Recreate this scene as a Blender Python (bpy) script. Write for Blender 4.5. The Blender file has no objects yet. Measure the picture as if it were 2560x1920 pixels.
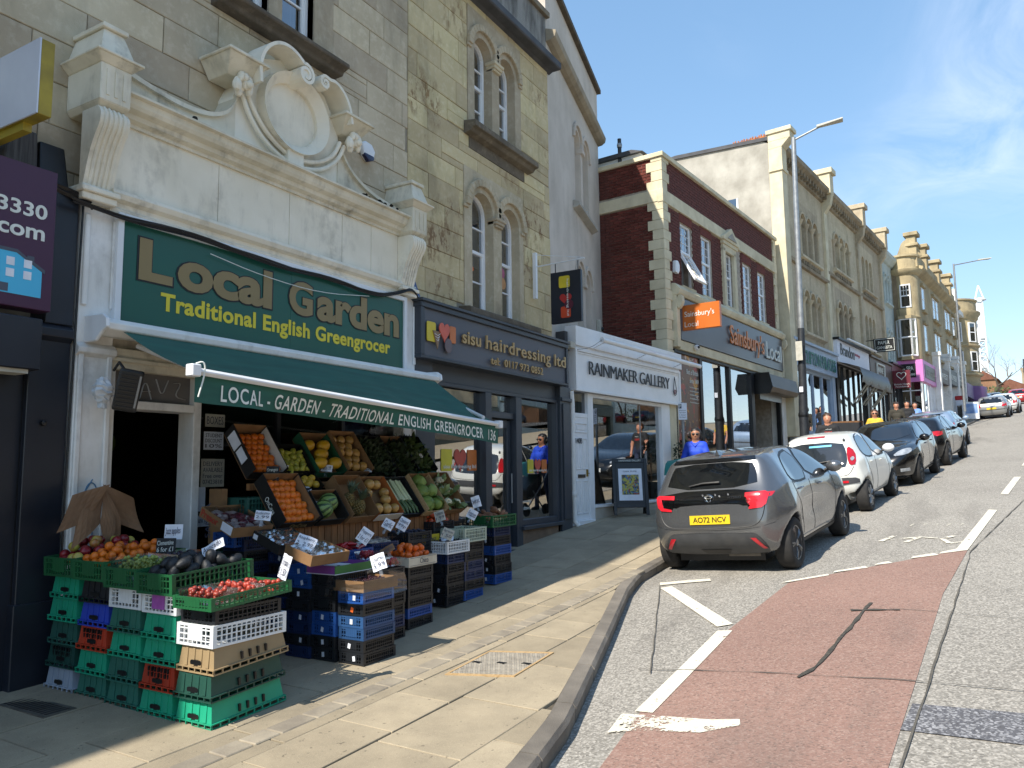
import bpy, bmesh, math, random
import numpy as np
from math import sin, cos, tan, pi, radians, sqrt, hypot, atan2, exp
from mathutils import Vector, Matrix
from mathutils.bvhtree import BVHTree
random.seed(7)
SC = bpy.context.scene
COL = SC.collection
CAMH = 2.05
def make_camera():
 P, R, A = radians(6.4), radians(0.7), radians(30.3)
 fw = Vector((cos(P)*cos(A), cos(P)*sin(A), sin(P)))
 rt = Vector((sin(A), -cos(A), 0))
 up = rt.cross(fw)
 r2 = rt*cos(R) - up*sin(R)
 u2 = up*cos(R) + rt*sin(R)
 m = Matrix((( r2.x, u2.x, -fw.x, 0), (r2.y, u2.y, -fw.y, 0), (r2.z, u2.z, -fw.z, CAMH), (0, 0, 0, 1)))
 cd = bpy.data.cameras.new('camera')
 cd.sensor_width = 36; cd.lens = 1923/2560*36
 cd.clip_start = .05; cd.clip_end = 3000
 o = bpy.data.objects.new('camera', cd); COL.objects.link(o)
 o.matrix_world = m
 SC.camera = o
make_camera()
SUN_S = Vector((.95, -.19, -1.0)).normalized()      # direction the light travels
SUN_EL = math.asin(-SUN_S.z)
def make_light():
 ld = bpy.data.lights.new('sun', 'SUN'); ld.energy = 3.3; ld.angle = radians(.53); ld.color = (1, .93, .82)
 o = bpy.data.objects.new('sun', ld); COL.objects.link(o)
 o.rotation_euler = SUN_S.to_track_quat('-Z', 'Y').to_euler()
 o.location = (-20, 10, 40)
 w = bpy.data.worlds.new('World'); SC.world = w; w.use_nodes = True
 n = w.node_tree.nodes; l = w.node_tree.links; n.clear()
 out = n.new('ShaderNodeOutputWorld'); bg = n.new('ShaderNodeBackground'); bg.inputs[1].default_value = .15
 sky = n.new('ShaderNodeTexSky'); sky.sky_type = 'NISHITA'; sky.sun_disc = False
 sky.sun_elevation = SUN_EL; sky.sun_rotation = atan2(-SUN_S.x, -SUN_S.y)
 sky.air_density = 1.0; sky.dust_density = .15; sky.ozone_density = 3.0; sky.altitude = 50
 hs = n.new('ShaderNodeHueSaturation'); hs.inputs['Saturation'].default_value = 1.5; hs.inputs['Value'].default_value = 1.42
 gm = n.new('ShaderNodeGamma'); gm.inputs[1].default_value = .5; l.new(sky.outputs[0], gm.inputs[0]); l.new(gm.outputs[0], hs.inputs['Color'])
 tc = n.new('ShaderNodeTexCoord'); sep = n.new('ShaderNodeSeparateXYZ'); l.new(tc.outputs['Generated'], sep.inputs[0])
 mz = n.new('ShaderNodeMath'); mz.operation = 'MAXIMUM'; mz.inputs[1].default_value = .06; l.new(sep.outputs[2], mz.inputs[0])
 dv = n.new('ShaderNodeVectorMath'); dv.operation = 'DIVIDE'
 cb = n.new('ShaderNodeCombineXYZ')
 for i in range(3): l.new(mz.outputs[0], cb.inputs[i])
 l.new(tc.outputs['Generated'], dv.inputs[0]); l.new(cb.outputs[0], dv.inputs[1])
 mp = n.new('ShaderNodeMapping'); mp.inputs['Scale'].default_value = (.55, .95, 1); mp.inputs['Rotation'].default_value = (0, 0, .5); mp.inputs['Location'].default_value = (3.1, .35, 0)
 l.new(dv.outputs[0], mp.inputs[0])
 def noise(scale, det, dist):
  t = n.new('ShaderNodeTexNoise'); t.inputs['Scale'].default_value = scale; t.inputs['Detail'].default_value = det
  t.inputs['Distortion'].default_value = dist; t.inputs['Roughness'].default_value = .62; l.new(mp.outputs[0], t.inputs['Vector']); return t
 a = noise(.75, 2, .2); b = noise(2.6, 9, .9)
 ra = n.new('ShaderNodeMapRange'); ra.inputs[1].default_value = .48; ra.inputs[2].default_value = .72; l.new(a.outputs[0], ra.inputs[0])
 rb = n.new('ShaderNodeMapRange'); rb.inputs[1].default_value = .40; rb.inputs[2].default_value = .85; l.new(b.outputs[0], rb.inputs[0])
 mu = n.new('ShaderNodeMath'); mu.operation = 'MULTIPLY'; l.new(ra.outputs[0], mu.inputs[0]); l.new(rb.outputs[0], mu.inputs[1])
 m2 = n.new('ShaderNodeMath'); m2.operation = 'MULTIPLY'; m2.inputs[1].default_value = .6; m2.use_clamp = True; l.new(mu.outputs[0], m2.inputs[0])
 mix = n.new('ShaderNodeMixRGB'); mix.inputs[2].default_value = (3.4, 3.7, 4.3, 1)
 l.new(m2.outputs[0], mix.inputs[0]); l.new(hs.outputs[0], mix.inputs[1])
 l.new(mix.outputs[0], bg.inputs[0]); l.new(bg.outputs[0], out.inputs[0])
make_light()
SC.render.engine = 'CYCLES'
SC.view_settings.view_transform = 'Standard'; SC.view_settings.look = 'None'
SC.view_settings.gamma = 1; SC.view_settings.use_curve_mapping = False
SC.view_settings.exposure = 1.18
def chai(pts, n=2, closed=True):
 for _ in range(n):
  o = []; N = len(pts)
  rng = range(N) if closed else range(N-1)
  if not closed: o.append(pts[0])
  for i in rng:
   a, b = pts[i], pts[(i+1) % N]
   o.append(tuple(.75*p+.25*q for p, q in zip(a, b))); o.append(tuple(.25*p+.75*q for p, q in zip(a, b)))
  if not closed: o.append(pts[-1])
  pts = o
 return pts
class MB:
 def __init__(s): s.v = []; s.f = []
 def add(s, vs, fs):
  o = len(s.v); s.v += [tuple(v) for v in vs]; s.f += [tuple(i+o for i in f) for f in fs]; return s
 def box(s, x0, x1, y0, y1, z0, z1):
  return s.add([(x0,y0,z0),(x1,y0,z0),(x1,y1,z0),(x0,y1,z0),(x0,y0,z1),(x1,y0,z1),(x1,y1,z1),(x0,y1,z1)],
      [(3,2,1,0),(4,5,6,7),(0,1,5,4),(1,2,6,5),(2,3,7,6),(3,0,4,7)])
 def hexa(s, p):   # 8 points bottom loop then top loop
  return s.add(p, [(3,2,1,0),(4,5,6,7),(0,1,5,4),(1,2,6,5),(2,3,7,6),(3,0,4,7)])
 def cbox(s, c, d, rz=0):
  hx, hy, hz = d[0]/2, d[1]/2, d[2]/2; m = MB().box(-hx,hx,-hy,hy,-hz,hz)
  ca, sa = cos(rz), sin(rz)
  return s.add([(c[0]+x*ca-y*sa, c[1]+x*sa+y*ca, c[2]+z) for x,y,z in m.v], m.f)
 def prism(s, poly, a, b, axis='y'):
  N = len(poly)
  def P(p, t): return (p[0], t, p[1]) if axis == 'y' else ((t, p[0], p[1]) if axis == 'x' else (p[0], p[1], t))
  vs = [P(p, a) for p in poly]+[P(p, b) for p in poly]
  fs = [tuple(range(N-1,-1,-1)), tuple(range(N, 2*N))]+[(i,(i+1)%N,(i+1)%N+N,i+N) for i in range(N)]
  return s.add(vs, fs)
 def tube(s, pts, r, n=8, cap=True, sq=1.0):
  pts = [Vector(p) for p in pts]; N = len(pts); R = r if isinstance(r, (list, tuple)) else [r]*N
  vs = []; prev = None
  for i, p in enumerate(pts):
   d = (pts[min(i+1,N-1)]-pts[max(i-1,0)])
   if d.length < 1e-9: d = Vector((0,0,1))
   d.normalize()
   if prev is None:
    a = Vector((0,0,1)) if abs(d.z) < .9 else Vector((1,0,0))
    u = d.cross(a).normalized()
   else:
    u = (prev-d*prev.dot(d))
    u = u.normalized() if u.length > 1e-6 else d.orthogonal().normalized()
   prev = u; w = d.cross(u)
   for k in range(n):
    t = 2*pi*k/n; vs.append(p+u*(cos(t)*R[i])+w*(sin(t)*R[i]*sq))
  fs = [(i*n+k, i*n+(k+1)%n, (i+1)*n+(k+1)%n, (i+1)*n+k) for i in range(N-1) for k in range(n)]
  if cap: fs += [tuple(range(n-1,-1,-1)), tuple(range((N-1)*n, N*n))]
  return s.add(vs, fs)
 def lathe(s, prof, n=16, c=(0,0,0), axis='z'):
  vs = []; N = len(prof)
  for r, z in prof:
   for k in range(n):
    t = 2*pi*k/n; a, b = r*cos(t), r*sin(t)
    p = (a,b,z) if axis == 'z' else ((a,z,b) if axis == 'y' else (z,a,b))
    vs.append((p[0]+c[0], p[1]+c[1], p[2]+c[2]))
  fs = [(i*n+k, i*n+(k+1)%n, (i+1)*n+(k+1)%n, (i+1)*n+k) for i in range(N-1) for k in range(n)]
  fs += [tuple(range(n-1,-1,-1)), tuple(range((N-1)*n, N*n))]
  return s.add(vs, fs)
 def ball(s, c, r, nu=10, nv=6):
  if not isinstance(r, (list, tuple)): r = (r, r, r)
  vs = [(c[0], c[1], c[2]-r[2])]; 
  for j in range(1, nv):
   p = pi*j/nv-pi/2
   for k in range(nu):
    t = 2*pi*k/nu; vs.append((c[0]+r[0]*cos(p)*cos(t), c[1]+r[1]*cos(p)*sin(t), c[2]+r[2]*sin(p)))
  vs.append((c[0], c[1], c[2]+r[2])); L = len(vs)-1
  fs = [(0, 1+(k+1)%nu, 1+k) for k in range(nu)]
  for j in range(nv-2):
   o = 1+j*nu
   fs += [(o+k, o+(k+1)%nu, o+nu+(k+1)%nu, o+nu+k) for k in range(nu)]
  o = 1+(nv-2)*nu; fs += [(o+k, o+(k+1)%nu, L) for k in range(nu)]
  return s.add(vs, fs)
 def arch(s, cx, zs, w, y0, y1, r_out, n=14, zb=None):
  """half-round ring: inner half-width w, outer r_out, springing at zs; legs go down to zb"""
  inn = [(cx+w*cos(t), zs+w*sin(t)) for t in [pi*k/n for k in range(n+1)]]
  out = [(cx+r_out*cos(t), zs+r_out*sin(t)) for t in [pi*k/n for k in range(n+1)]]
  if zb is not None:
   inn = [(cx+w, zb)]+inn+[(cx-w, zb)]; out = [(cx+r_out, zb)]+out+[(cx-r_out, zb)]
  for i in range(len(inn)-1):
   a, b, c_, d = inn[i], out[i], out[i+1], inn[i+1]
   s.hexa([(a[0],y0,a[1]),(b[0],y0,b[1]),(b[0],y1,b[1]),(a[0],y1,a[1]),(d[0],y0,d[1]),(c_[0],y0,c_[1]),(c_[0],y1,c_[1]),(d[0],y1,d[1])])
  return s
 def xf(s, m): s.v = [tuple(m @ Vector(v)) for v in s.v]; return s
 def mesh(s, name='mesh', smooth=False):
  me = bpy.data.meshes.new(name); me.from_pydata(s.v, [], s.f); me.validate()
  if smooth: me.polygons.foreach_set('use_smooth', [True]*len(me.polygons))
  return me
def fixn(me):
 bm = bmesh.new(); bm.from_mesh(me); bmesh.ops.recalc_face_normals(bm, faces=bm.faces); bm.to_mesh(me); bm.free()
def link(name, me, mat=None, parent=None):
 o = bpy.data.objects.new(name, me); COL.objects.link(o)
 if mat is not None:
  for m in (mat if isinstance(mat, (list, tuple)) else [mat]): me.materials.append(m)
 if parent is not None: o.parent = parent
 return o
def ob(name, mb, mat, parent=None, smooth=False, bev=0, seg=1, fix=True):
 me = mb.mesh(name)
 bm = bmesh.new(); bm.from_mesh(me)
 if fix: bmesh.ops.recalc_face_normals(bm, faces=bm.faces)
 if bev:
  ed = [e for e in bm.edges if len(e.link_faces) == 2 and e.calc_face_angle(0) > .5]
  bmesh.ops.bevel(bm, geom=ed, offset=bev, segments=seg, affect='EDGES', clamp_overlap=True, profile=.6)
 if smooth:
  for f in bm.faces: f.smooth = True
 bm.to_mesh(me); bm.free()
 if smooth and smooth != 2:
  try: me.set_sharp_from_angle(angle=radians(38))
  except Exception: pass
 return link(name, me, mat, parent)
def tag(o, label=None, cat=None, group=None, kind=None):
 if label: o['label'] = label
 if cat: o['category'] = cat
 if group: o['group'] = group
 if kind: o['kind'] = kind
 return o
def thing(name, label, cat, loc=(0,0,0), rz=0, group=None, rot=None):
 o = bpy.data.objects.new(name, None); COL.objects.link(o); o.location = loc
 o.rotation_euler = rot if rot else (0, 0, rz); o.empty_display_size = .1
 return tag(o, label, cat, group)
def copytree(root, parent=None):
 c = root.copy(); COL.objects.link(c)
 if parent is not None: c.parent = parent
 for ch in root.children: copytree(ch, c)
 return c
def lin(h):
 if isinstance(h, (tuple, list)): return tuple(h[:3])+(1,)
 h = h.lstrip('#'); r = [int(h[i:i+2], 16)/255 for i in (0, 2, 4)]
 return tuple((c/12.92 if c <= .04045 else ((c+.055)/1.055)**2.4) for c in r)+(1,)
class N:
 def __init__(s, name):
  s.m = bpy.data.materials.new(name); s.m.use_nodes = True; s.t = s.m.node_tree; s.n = s.t.nodes; s.l = s.t.links
  s.b = s.n['Principled BSDF']; s.tc = s.n.new('ShaderNodeTexCoord')
 def noise(s, scale=5, det=4, rough=.55, stretch=None, coord='Object', dist=0, loc=None):
  t = s.n.new('ShaderNodeTexNoise'); t.inputs['Scale'].default_value = scale; t.inputs['Detail'].default_value = det
  t.inputs['Roughness'].default_value = rough; t.inputs['Distortion'].default_value = dist
  mp = s.n.new('ShaderNodeMapping'); mp.inputs['Scale'].default_value = stretch or (1,1,1)
  if loc: mp.inputs['Location'].default_value = loc
  s.l.new(s.tc.outputs[coord], mp.inputs[0]); s.l.new(mp.outputs[0], t.inputs['Vector']); return t.outputs[0]
 def ramp(s, x, a, b, c0=0, c1=1):
  r = s.n.new('ShaderNodeMapRange'); r.inputs[1].default_value = a; r.inputs[2].default_value = b
  r.inputs[3].default_value = c0; r.inputs[4].default_value = c1; s.l.new(x, r.inputs[0]); return r.outputs[0]
 def mix(s, f, a, b, mode='MIX'):
  m = s.n.new('ShaderNodeMixRGB'); m.blend_type = mode
  for i, v in ((0, f), (1, a), (2, b)):
   if hasattr(v, 'links') or hasattr(v, 'is_linked'): s.l.new(v, m.inputs[i])
   elif i == 0: m.inputs[0].default_value = v
   else: m.inputs[i].default_value = v if not isinstance(v, str) else lin(v)
  return m.outputs[0]
 def math(s, op, a, b=None, clamp=False):
  m = s.n.new('ShaderNodeMath'); m.operation = op; m.use_clamp = clamp
  for i, v in ((0, a), (1, b)):
   if v is None: continue
   if hasattr(v, 'is_linked'): s.l.new(v, m.inputs[i])
   else: m.inputs[i].default_value = v
  return m.outputs[0]
 def rnd(s):
  o = s.n.new('ShaderNodeObjectInfo'); return o.outputs['Random']
 def hsv(s, c, h=.5, sa=1, v=1):
  m = s.n.new('ShaderNodeHueSaturation')
  for k, x in (('Hue', h), ('Saturation', sa), ('Value', v)):
   if hasattr(x, 'is_linked'): s.l.new(x, m.inputs[k])
   else: m.inputs[k].default_value = x
  s.l.new(c, m.inputs['Color']); return m.outputs[0]
 def col(s, c):
  if hasattr(c, 'is_linked'): s.l.new(c, s.b.inputs['Base Color'])
  else: s.b.inputs['Base Color'].default_value = lin(c)
  return s
 def set(s, rough=None, metal=None, spec=None, coat=None, alpha=None, trans=None, sub=None):
  for k, v in (('Roughness', rough), ('Metallic', metal), ('Specular IOR Level', spec), ('Coat Weight', coat), ('Alpha', alpha), ('Transmission Weight', trans)):
   if v is None: continue
   if hasattr(v, 'is_linked'): s.l.new(v, s.b.inputs[k])
   else: s.b.inputs[k].default_value = v
  if coat: s.b.inputs['Coat Roughness'].default_value = .04
  return s
 def bump(s, h, st=.3, dist=.01):
  b = s.n.new('ShaderNodeBump'); b.inputs['Strength'].default_value = st; b.inputs['Distance'].default_value = dist
  s.l.new(h, b.inputs['Height']); s.l.new(b.outputs[0], s.b.inputs['Normal']); return s
def pm(name, c1, c2=None, scale=4, rough=.6, bump=0, bscale=40, metal=0, spec=.5, rand=0, coat=0, stretch=None, dirt=0, dirtc='#2a2622', lo=.35, hi=.65):
 """plain procedural material: two-tone noise, fine bump, per-object value jitter, streaked dirt"""
 k = N(name); a = lin(c1)
 b = lin(c2) if c2 else tuple(v*.78 for v in a[:3])+(1,)
 c = k.mix(k.ramp(k.noise(scale, 5, stretch=stretch), lo, hi), a, b)
 if dirt:
  d = k.math('MULTIPLY', k.ramp(k.noise(2.2, 6, .65, stretch=(1.6, 1.6, .35)), .5, .8), k.ramp(k.noise(11, 5), .35, .6))
  c = k.mix(k.math('MULTIPLY', d, dirt, True), c, lin(dirtc))
 if rand:
  c = k.hsv(c, v=k.ramp(k.rnd(), 0, 1, 1-rand, 1+rand))
 k.col(c).set(rough, metal, spec, coat)
 if bump: k.bump(k.noise(bscale, 4), bump, .01)
 return k.m
def glassmat(name, tint=(.9,.95,.95), base=.06, gain=1.0, rough=.0):
 """thin pane: see-through plus a mirror layer that grows towards grazing"""
 k = N(name); n, l = k.n, k.l; n.remove(k.b)
 out = n['Material Output']; tr = n.new('ShaderNodeBsdfTransparent'); tr.inputs[0].default_value = (*tint, 1)
 gl = n.new('ShaderNodeBsdfGlossy'); gl.inputs['Roughness'].default_value = rough; gl.inputs[0].default_value = (.95, .97, 1, 1)
 fr = n.new('ShaderNodeFresnel'); fr.inputs[0].default_value = 1.5
 m1 = n.new('ShaderNodeMath'); m1.operation = 'MULTIPLY_ADD'; m1.inputs[1].default_value = gain; m1.inputs[2].default_value = base; m1.use_clamp = True
 l.new(fr.outputs[0], m1.inputs[0])
 mx = n.new('ShaderNodeMixShader'); l.new(m1.outputs[0], mx.inputs[0]); l.new(tr.outputs[0], mx.inputs[1]); l.new(gl.outputs[0], mx.inputs[2])
 l.new(mx.outputs[0], out.inputs[0]); return k.m
M = {}
def mats():
 m = M
 def stone(name, c1, c2, c3, soot, pit):
  k = N(name)
  c = k.mix(k.ramp(k.noise(1.3, 6, .6), .32, .68), lin(c1), lin(c2))
  c = k.mix(k.math('MULTIPLY', k.ramp(k.noise(9, 6, .7), .5, .66), .55), c, lin(c3))
  st = k.math('MULTIPLY', k.ramp(k.noise(1.1, 5, .65, stretch=(1.3, 1, .5), loc=(4, 1, 2)), .53, .74), soot, True)
  c = k.mix(st, c, lin('#4a443b'))
  if pit:
   f = k.math('MULTIPLY', k.ramp(k.noise(.75, 4, .6, loc=(7, 3, 9)), .52, .62), k.ramp(k.noise(7, 7, .75, stretch=(1.4, 1, .7)), .5, .57))
   c = k.mix(k.math('MULTIPLY', f, pit, True), c, lin('#7a5b3c'))
  c = k.hsv(c, h=k.ramp(k.rnd(), 0, 1, .494, .506), v=k.ramp(k.rnd(), 0, 1, .82, 1.14))
  k.col(c).set(.9, spec=.25).bump(k.noise(60, 6, .7), .35, .01); return k.m
 m['stoneA'] = stone('stone_grey_buff', '#c6b89f', '#b0a28a', '#d0c4ae', .4, 0)
 m['stoneB'] = stone('stone_yellow', '#ccbb95', '#b8a984', '#d3c7a8', .42, .8)
 m['stoneT'] = stone('stone_trim', '#c2b49a', '#aa9d84', '#cdc2ab', .5, 0)
 m['stoneD'] = stone('stone_dark_sill', '#7a7061', '#5c544a', '#8d8271', 1.0, 0)
 m['mortar'] = pm('mortar', '#a39a88', '#8d8474', 6, .95, .3)
 m['rough'] = pm('roughcast', '#8d8b86', '#5f5d59', 3, .95, .9, 55, stretch=(1.5,1.5,.4), lo=.4, hi=.6)
 m['slate'] = pm('slate_cornice', '#4d4e52', '#3a3b3f', 3, .7, .2)
 m['render'] = pm('grey_render', '#c9c0b5', '#b6ada1', 1.2, .9, .2, 25, dirt=.25)
 m['cream'] = pm('cream_render', '#d9cfb2', '#c2b79a', 2, .88, .25, 20, dirt=.35, dirtc='#6a6355')
 m['conc'] = pm('weathered_render', '#b4b0a6', '#918d83', 1.1, .92, .3, 18, dirt=.35, dirtc='#6d6a61')
 m['paint'] = pm('old_cream_paint', '#eee8d8', '#e0d9c6', 1.6, .62, .12, 14, dirt=.55, dirtc='#5a5446')
 m['paint2'] = pm('grimy_cream_paint', '#e4ddca', '#cbc3ad', 2.2, .65, .15, 14, dirt=.9, dirtc='#443f34')
 m['white'] = pm('white_gloss_paint', '#eeeff0', '#e2e4e5', 2, .35, .05, 20, dirt=.12, dirtc='#77736b')
 m['whiteold'] = pm('chipped_white_paint', '#ececea', '#dad9d4', 2.5, .5, .15, 16, dirt=.6, dirtc='#4b463e')
 m['whitem'] = pm('white_metal', '#e6e8ea', '#dadcde', 2, .3, 0)
 m['greym'] = pm('grey_metal', '#8f9396', '#7d8184', 3, .35, 0, metal=.6)
 m['galv'] = pm('galvanised_steel', '#9a9d9e', '#84878a', 7, .45, .05, 30, metal=.5)
 m['navy'] = pm('dark_navy_paint', '#20252f', '#1a1e27', 2, .38, .06, 30)
 m['slatep'] = pm('slate_grey_paint', '#3a4048', '#343a42', 2, .4, .03, 30)
 m['slates'] = pm('slate_grey_sign', '#575a62', '#52555d', 1, .5)
 m['black'] = pm('black_paint', '#17181a', '#111214', 3, .4)
 m['blackp'] = pm('black_plastic', '#1b1c1f', '#121316', 6, .45, .1, 30)
 m['rubber'] = pm('rubber', '#1c1c1d', '#2a2928', 12, .85, .2, 50)
 m['green'] = pm('sign_green', '#1c5a4d', '#1b5448', 1.2, .32)
 m['canvas'] = pm('green_canvas', '#245e52', '#1f5248', 1.5, .75, .2, 120, stretch=(1,6,6))
 m['gold'] = pm('flat_gold_vinyl', '#8d7b53', '#88764e', 2, .45)
 m['yellow'] = pm('yellow_vinyl', '#dccb3a', '#d6c433', 2, .45)
 m['wtext'] = pm('white_lettering', '#dfe3dd', '#cfd4cd', 20, .6)
 m['ktext'] = pm('dark_lettering', '#3c3f42', '#34373a', 20, .45)
 m['otext'] = pm('bronze_lettering', '#b79a6b', '#a98b5c', 5, .35, metal=.4)
 m['ink'] = pm('marker_ink', '#454a5c', '#3a3f50', 30, .6)
 m['plum'] = pm('plum_sign', '#45233f', '#42213c', 1, .35)
 m['cyan'] = pm('cyan_print', '#4db8e0', '#49b2da', 1, .4)
 m['dkgrey'] = pm('dark_grey_print', '#4d5360', '#484e5a', 1, .5)
 m['paper'] = pm('paper_card', '#e3e7f0', '#d6dae4', 12, .6)
 m['paperd'] = pm('aged_paper', '#b9b6aa', '#a9a699', 10, .7)
 m['chalk'] = pm('chalkboard', '#1a1c20', '#25272b', 5, .7)
 m['kraft'] = pm('brown_paper', '#8a6b4f', '#765940', 5, .8, .3, 18)
 m['card'] = pm('cardboard', '#8b6a46', '#765738', 5, .85, .15, 40, rand=.12)
 m['wood'] = pm('rough_wood', '#8a6039', '#6d4727', 3, .75, .3, 30, stretch=(14,14,1.2), rand=.15)
 m['boardw'] = pm('pale_wood', '#b99d74', '#a4875e', 4, .75, .2, 30, stretch=(1,14,14))
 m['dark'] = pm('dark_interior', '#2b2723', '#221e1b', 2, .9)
 m['inwall'] = pm('interior_wall', '#8e8a80', '#7c786f', 2, .9)
 m['inwhite'] = pm('gallery_interior', '#c9cfce', '#bcc3c2', 1, .8)
 m['infloor'] = pm('interior_floor', '#6e6457', '#5c5348', 4, .6)
 m['curtain'] = pm('net_curtain', '#b9bcbd', '#8d9295', 3, .9, .4, 12, stretch=(14,14,.6))
 m['glass'] = glassmat('window_glass', (.80,.86,.88), .05, 1.15)
 m['glassd'] = glassmat('dark_window_glass', (.25,.28,.30), .10, 1.3)
 m['glassm'] = glassmat('shop_window_glass', (.6,.66,.67), .30, 1.6)
 m['glassu'] = glassmat('upper_window_glass', (.30,.34,.38), .22, 1.5)
 m['clear'] = glassmat('clear_plastic_film', (.93,.95,.96), .03, .7, .25)
 k = N('red_brick'); c = k.mix(k.ramp(k.noise(5, 4), .3, .7), lin('#6e3a31'), lin('#542a25'))
 c = k.hsv(c, v=k.ramp(k.rnd(), 0, 1, .72, 1.3)); k.col(c).set(.88, spec=.25).bump(k.noise(70, 4), .4, .006); m['brick'] = k.m
 m['brick2'] = pm('red_brick_mass', '#6b382f', '#4c2822', 9, .88, .4, 70, lo=.3, hi=.7)
 m['bmortar'] = pm('brick_mortar', '#b5aa9c', '#968c7f', 8, .95, .3)
 m['gauged'] = pm('orange_red_gauged_brick', '#74362a', '#5c2a22', 9, .85, .3, 60)
 k = N('paving_slab'); c = k.mix(k.ramp(k.noise(2.4, 6, .65), .32, .68), lin('#a3967f'), lin('#8a7f6c'))
 c = k.mix(k.math('MULTIPLY', k.ramp(k.noise(180, 2), .5, .72), .4), c, lin('#c2b69c'))
 c = k.mix(k.math('MULTIPLY', k.ramp(k.noise(26, 3), .66, .72), .6), c, lin('#4b453c'))
 c = k.hsv(c, v=k.ramp(k.rnd(), 0, 1, .84, 1.1)); k.col(c).set(.88, spec=.3).bump(k.noise(160, 4), .3, .004); m['slab'] = k.m
 m['slabj'] = pm('paving_joint', '#5c5446', '#463f35', 12, .95, .3)
 m['kerb'] = pm('kerb_stone', '#7d766c', '#655f57', 3, .85, .5, 90, rand=.1)
 def asphalt(name, a, b, c3, lo, chip):
  k = N(name); c = k.mix(k.ramp(k.noise(.45, 6, .65), .3, .7), lin(a), lin(b))
  v = k.n.new('ShaderNodeTexVoronoi'); v.inputs['Scale'].default_value = 70; k.l.new(k.tc.outputs['Object'], v.inputs['Vector'])
  sp = k.n.new('ShaderNodeSeparateColor'); k.l.new(v.outputs['Color'], sp.inputs[0])
  c = k.mix(k.math('MULTIPLY', k.ramp(sp.outputs[0], lo, 1), chip), c, lin(c3))
  c = k.mix(k.math('MULTIPLY', k.ramp(sp.outputs[1], .75, 1), .45), c, lin('#3f3c38'))
  c = k.mix(k.math('MULTIPLY', k.ramp(k.noise(.8, 4, .6, stretch=(.25, 1.6, 1), loc=(3, 8, 0)), .55, .72), .35), c, lin('#5b5752'))
  c = k.mix(k.math('MULTIPLY', k.ramp(k.noise(13, 5, .7), .68, .74), .7), c, lin('#3b3834'))
  k.col(c).set(.86, spec=.3).bump(v.outputs['Distance'], .5, .006); return k.m
 m['road'] = asphalt('asphalt', '#8a867e', '#78746d', '#c4beb4', .3, .62)
 m['roadd'] = asphalt('asphalt_patch', '#5e5e62', '#525256', '#c4c4c6', .45, .55)
 m['redroad'] = asphalt('red_surfacing', '#94766a', '#84695f', '#b09a8e', .5, .4)
 def worn(name, th):
  k = N(name); n, l = k.n, k.l; k.col(k.mix(k.ramp(k.noise(30, 4), .35, .7), lin('#e6e0ce'), lin('#c3bcab'))).set(.75)
  f = k.ramp(k.math('ADD', k.math('MULTIPLY', k.noise(5, 4, .6), .55), k.math('MULTIPLY', k.noise(45, 5, .7), .45)), th, th+.04)
  k.set(alpha=f); return k.m
 m['line'] = worn('road_paint', .36); m['lineworn'] = worn('worn_road_paint', .455); m['lineghost'] = worn('nearly_gone_road_paint', .53)
 m['tar'] = pm('tar_seam', '#37352f', '#4d483f', 20, .8, .4, 60)
 m['cover'] = pm('worn_cover', '#a29b8e', '#8b8479', 10, .6, .3, 60)
 m['sett'] = pm('worn_sett', '#978d7b', '#81786a', 5, .85, .3, 60, rand=.1)
 m['crack'] = pm('fine_crack', '#5f5b53', '#4f4b44', 20, .9)
 m['iron'] = pm('cast_iron', '#716b62', '#5a554e', 10, .6, .3, 60, metal=.3)
 m['earth'] = pm('far_ground', '#7b7768', '#67655a', .3, .95)
mats()
def textmb(s, off=0, ext=.0, spacing=1.0, res=5):
 cu = bpy.data.curves.new('lettering', 'FONT'); cu.body = s; cu.offset = off; cu.extrude = ext; cu.space_character = spacing
 cu.resolution_u = res; cu.align_x = 'LEFT'
 o = bpy.data.objects.new('lettering', cu); COL.objects.link(o)
 dg = bpy.context.evaluated_depsgraph_get(); me = bpy.data.meshes.new_from_object(o.evaluated_get(dg))
 vs = [tuple(v.co) for v in me.vertices]; fs = [tuple(p.vertices) for p in me.polygons]
 bpy.data.objects.remove(o); bpy.data.curves.remove(cu); bpy.data.meshes.remove(me)
 b = MB(); b.v = vs; b.f = fs; return b
def text(name, s, mat, parent, o, ux, uz, w, h, off=0, ext=.004, spacing=1.0, res=4, depth=None):
 """lettering stretched to a w x h box: o lower-left corner, ux/uz unit axes; outward is ux x uz"""
 b = textmb(s, off, .05 if ext else 0, spacing, res)
 if not b.v: return None
 xs = [v[0] for v in b.v]; ys = [v[1] for v in b.v]; x0, x1, y0, y1 = min(xs), max(xs), min(ys), max(ys)
 o, ux, uz = Vector(o), Vector(ux), Vector(uz); n = ux.cross(uz)
 b.v = [tuple(o+ux*((x-x0)/(x1-x0)*w)+uz*((y-y0)/(y1-y0)*h)+n*((z/.05*.5+.5)*ext if ext else 0)) for x, y, z in b.v]
 return ob(name, b, mat, parent, fix=False)
def ftext(name, s, mat, parent, x0, x1, z0, z1, y, off=0, ext=.006, spacing=1.0, res=4):
 """on a facade in its own frame (local x along it, -y outward)"""
 return text(name, s, mat, parent, (x0, y, z0), (1,0,0), (0,0,1), x1-x0, z1-z0, off, ext, spacing, res)
KP = [(-40,1.7),(0,1.75),(2.6,1.93),(3.77,2.11),(4.51,2.26),(6.0,2.70),(8.46,3.43),(9.26,3.60),(10.2,3.62),(14,3.27),(44,.55),(50,-.2),(54,-.65),(62,-1.1),(140,-8.2)]
KX, KY = [p[0] for p in KP], [p[1] for p in KP]
def kerb(x): return float(np.interp(x, KX, KY))
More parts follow.
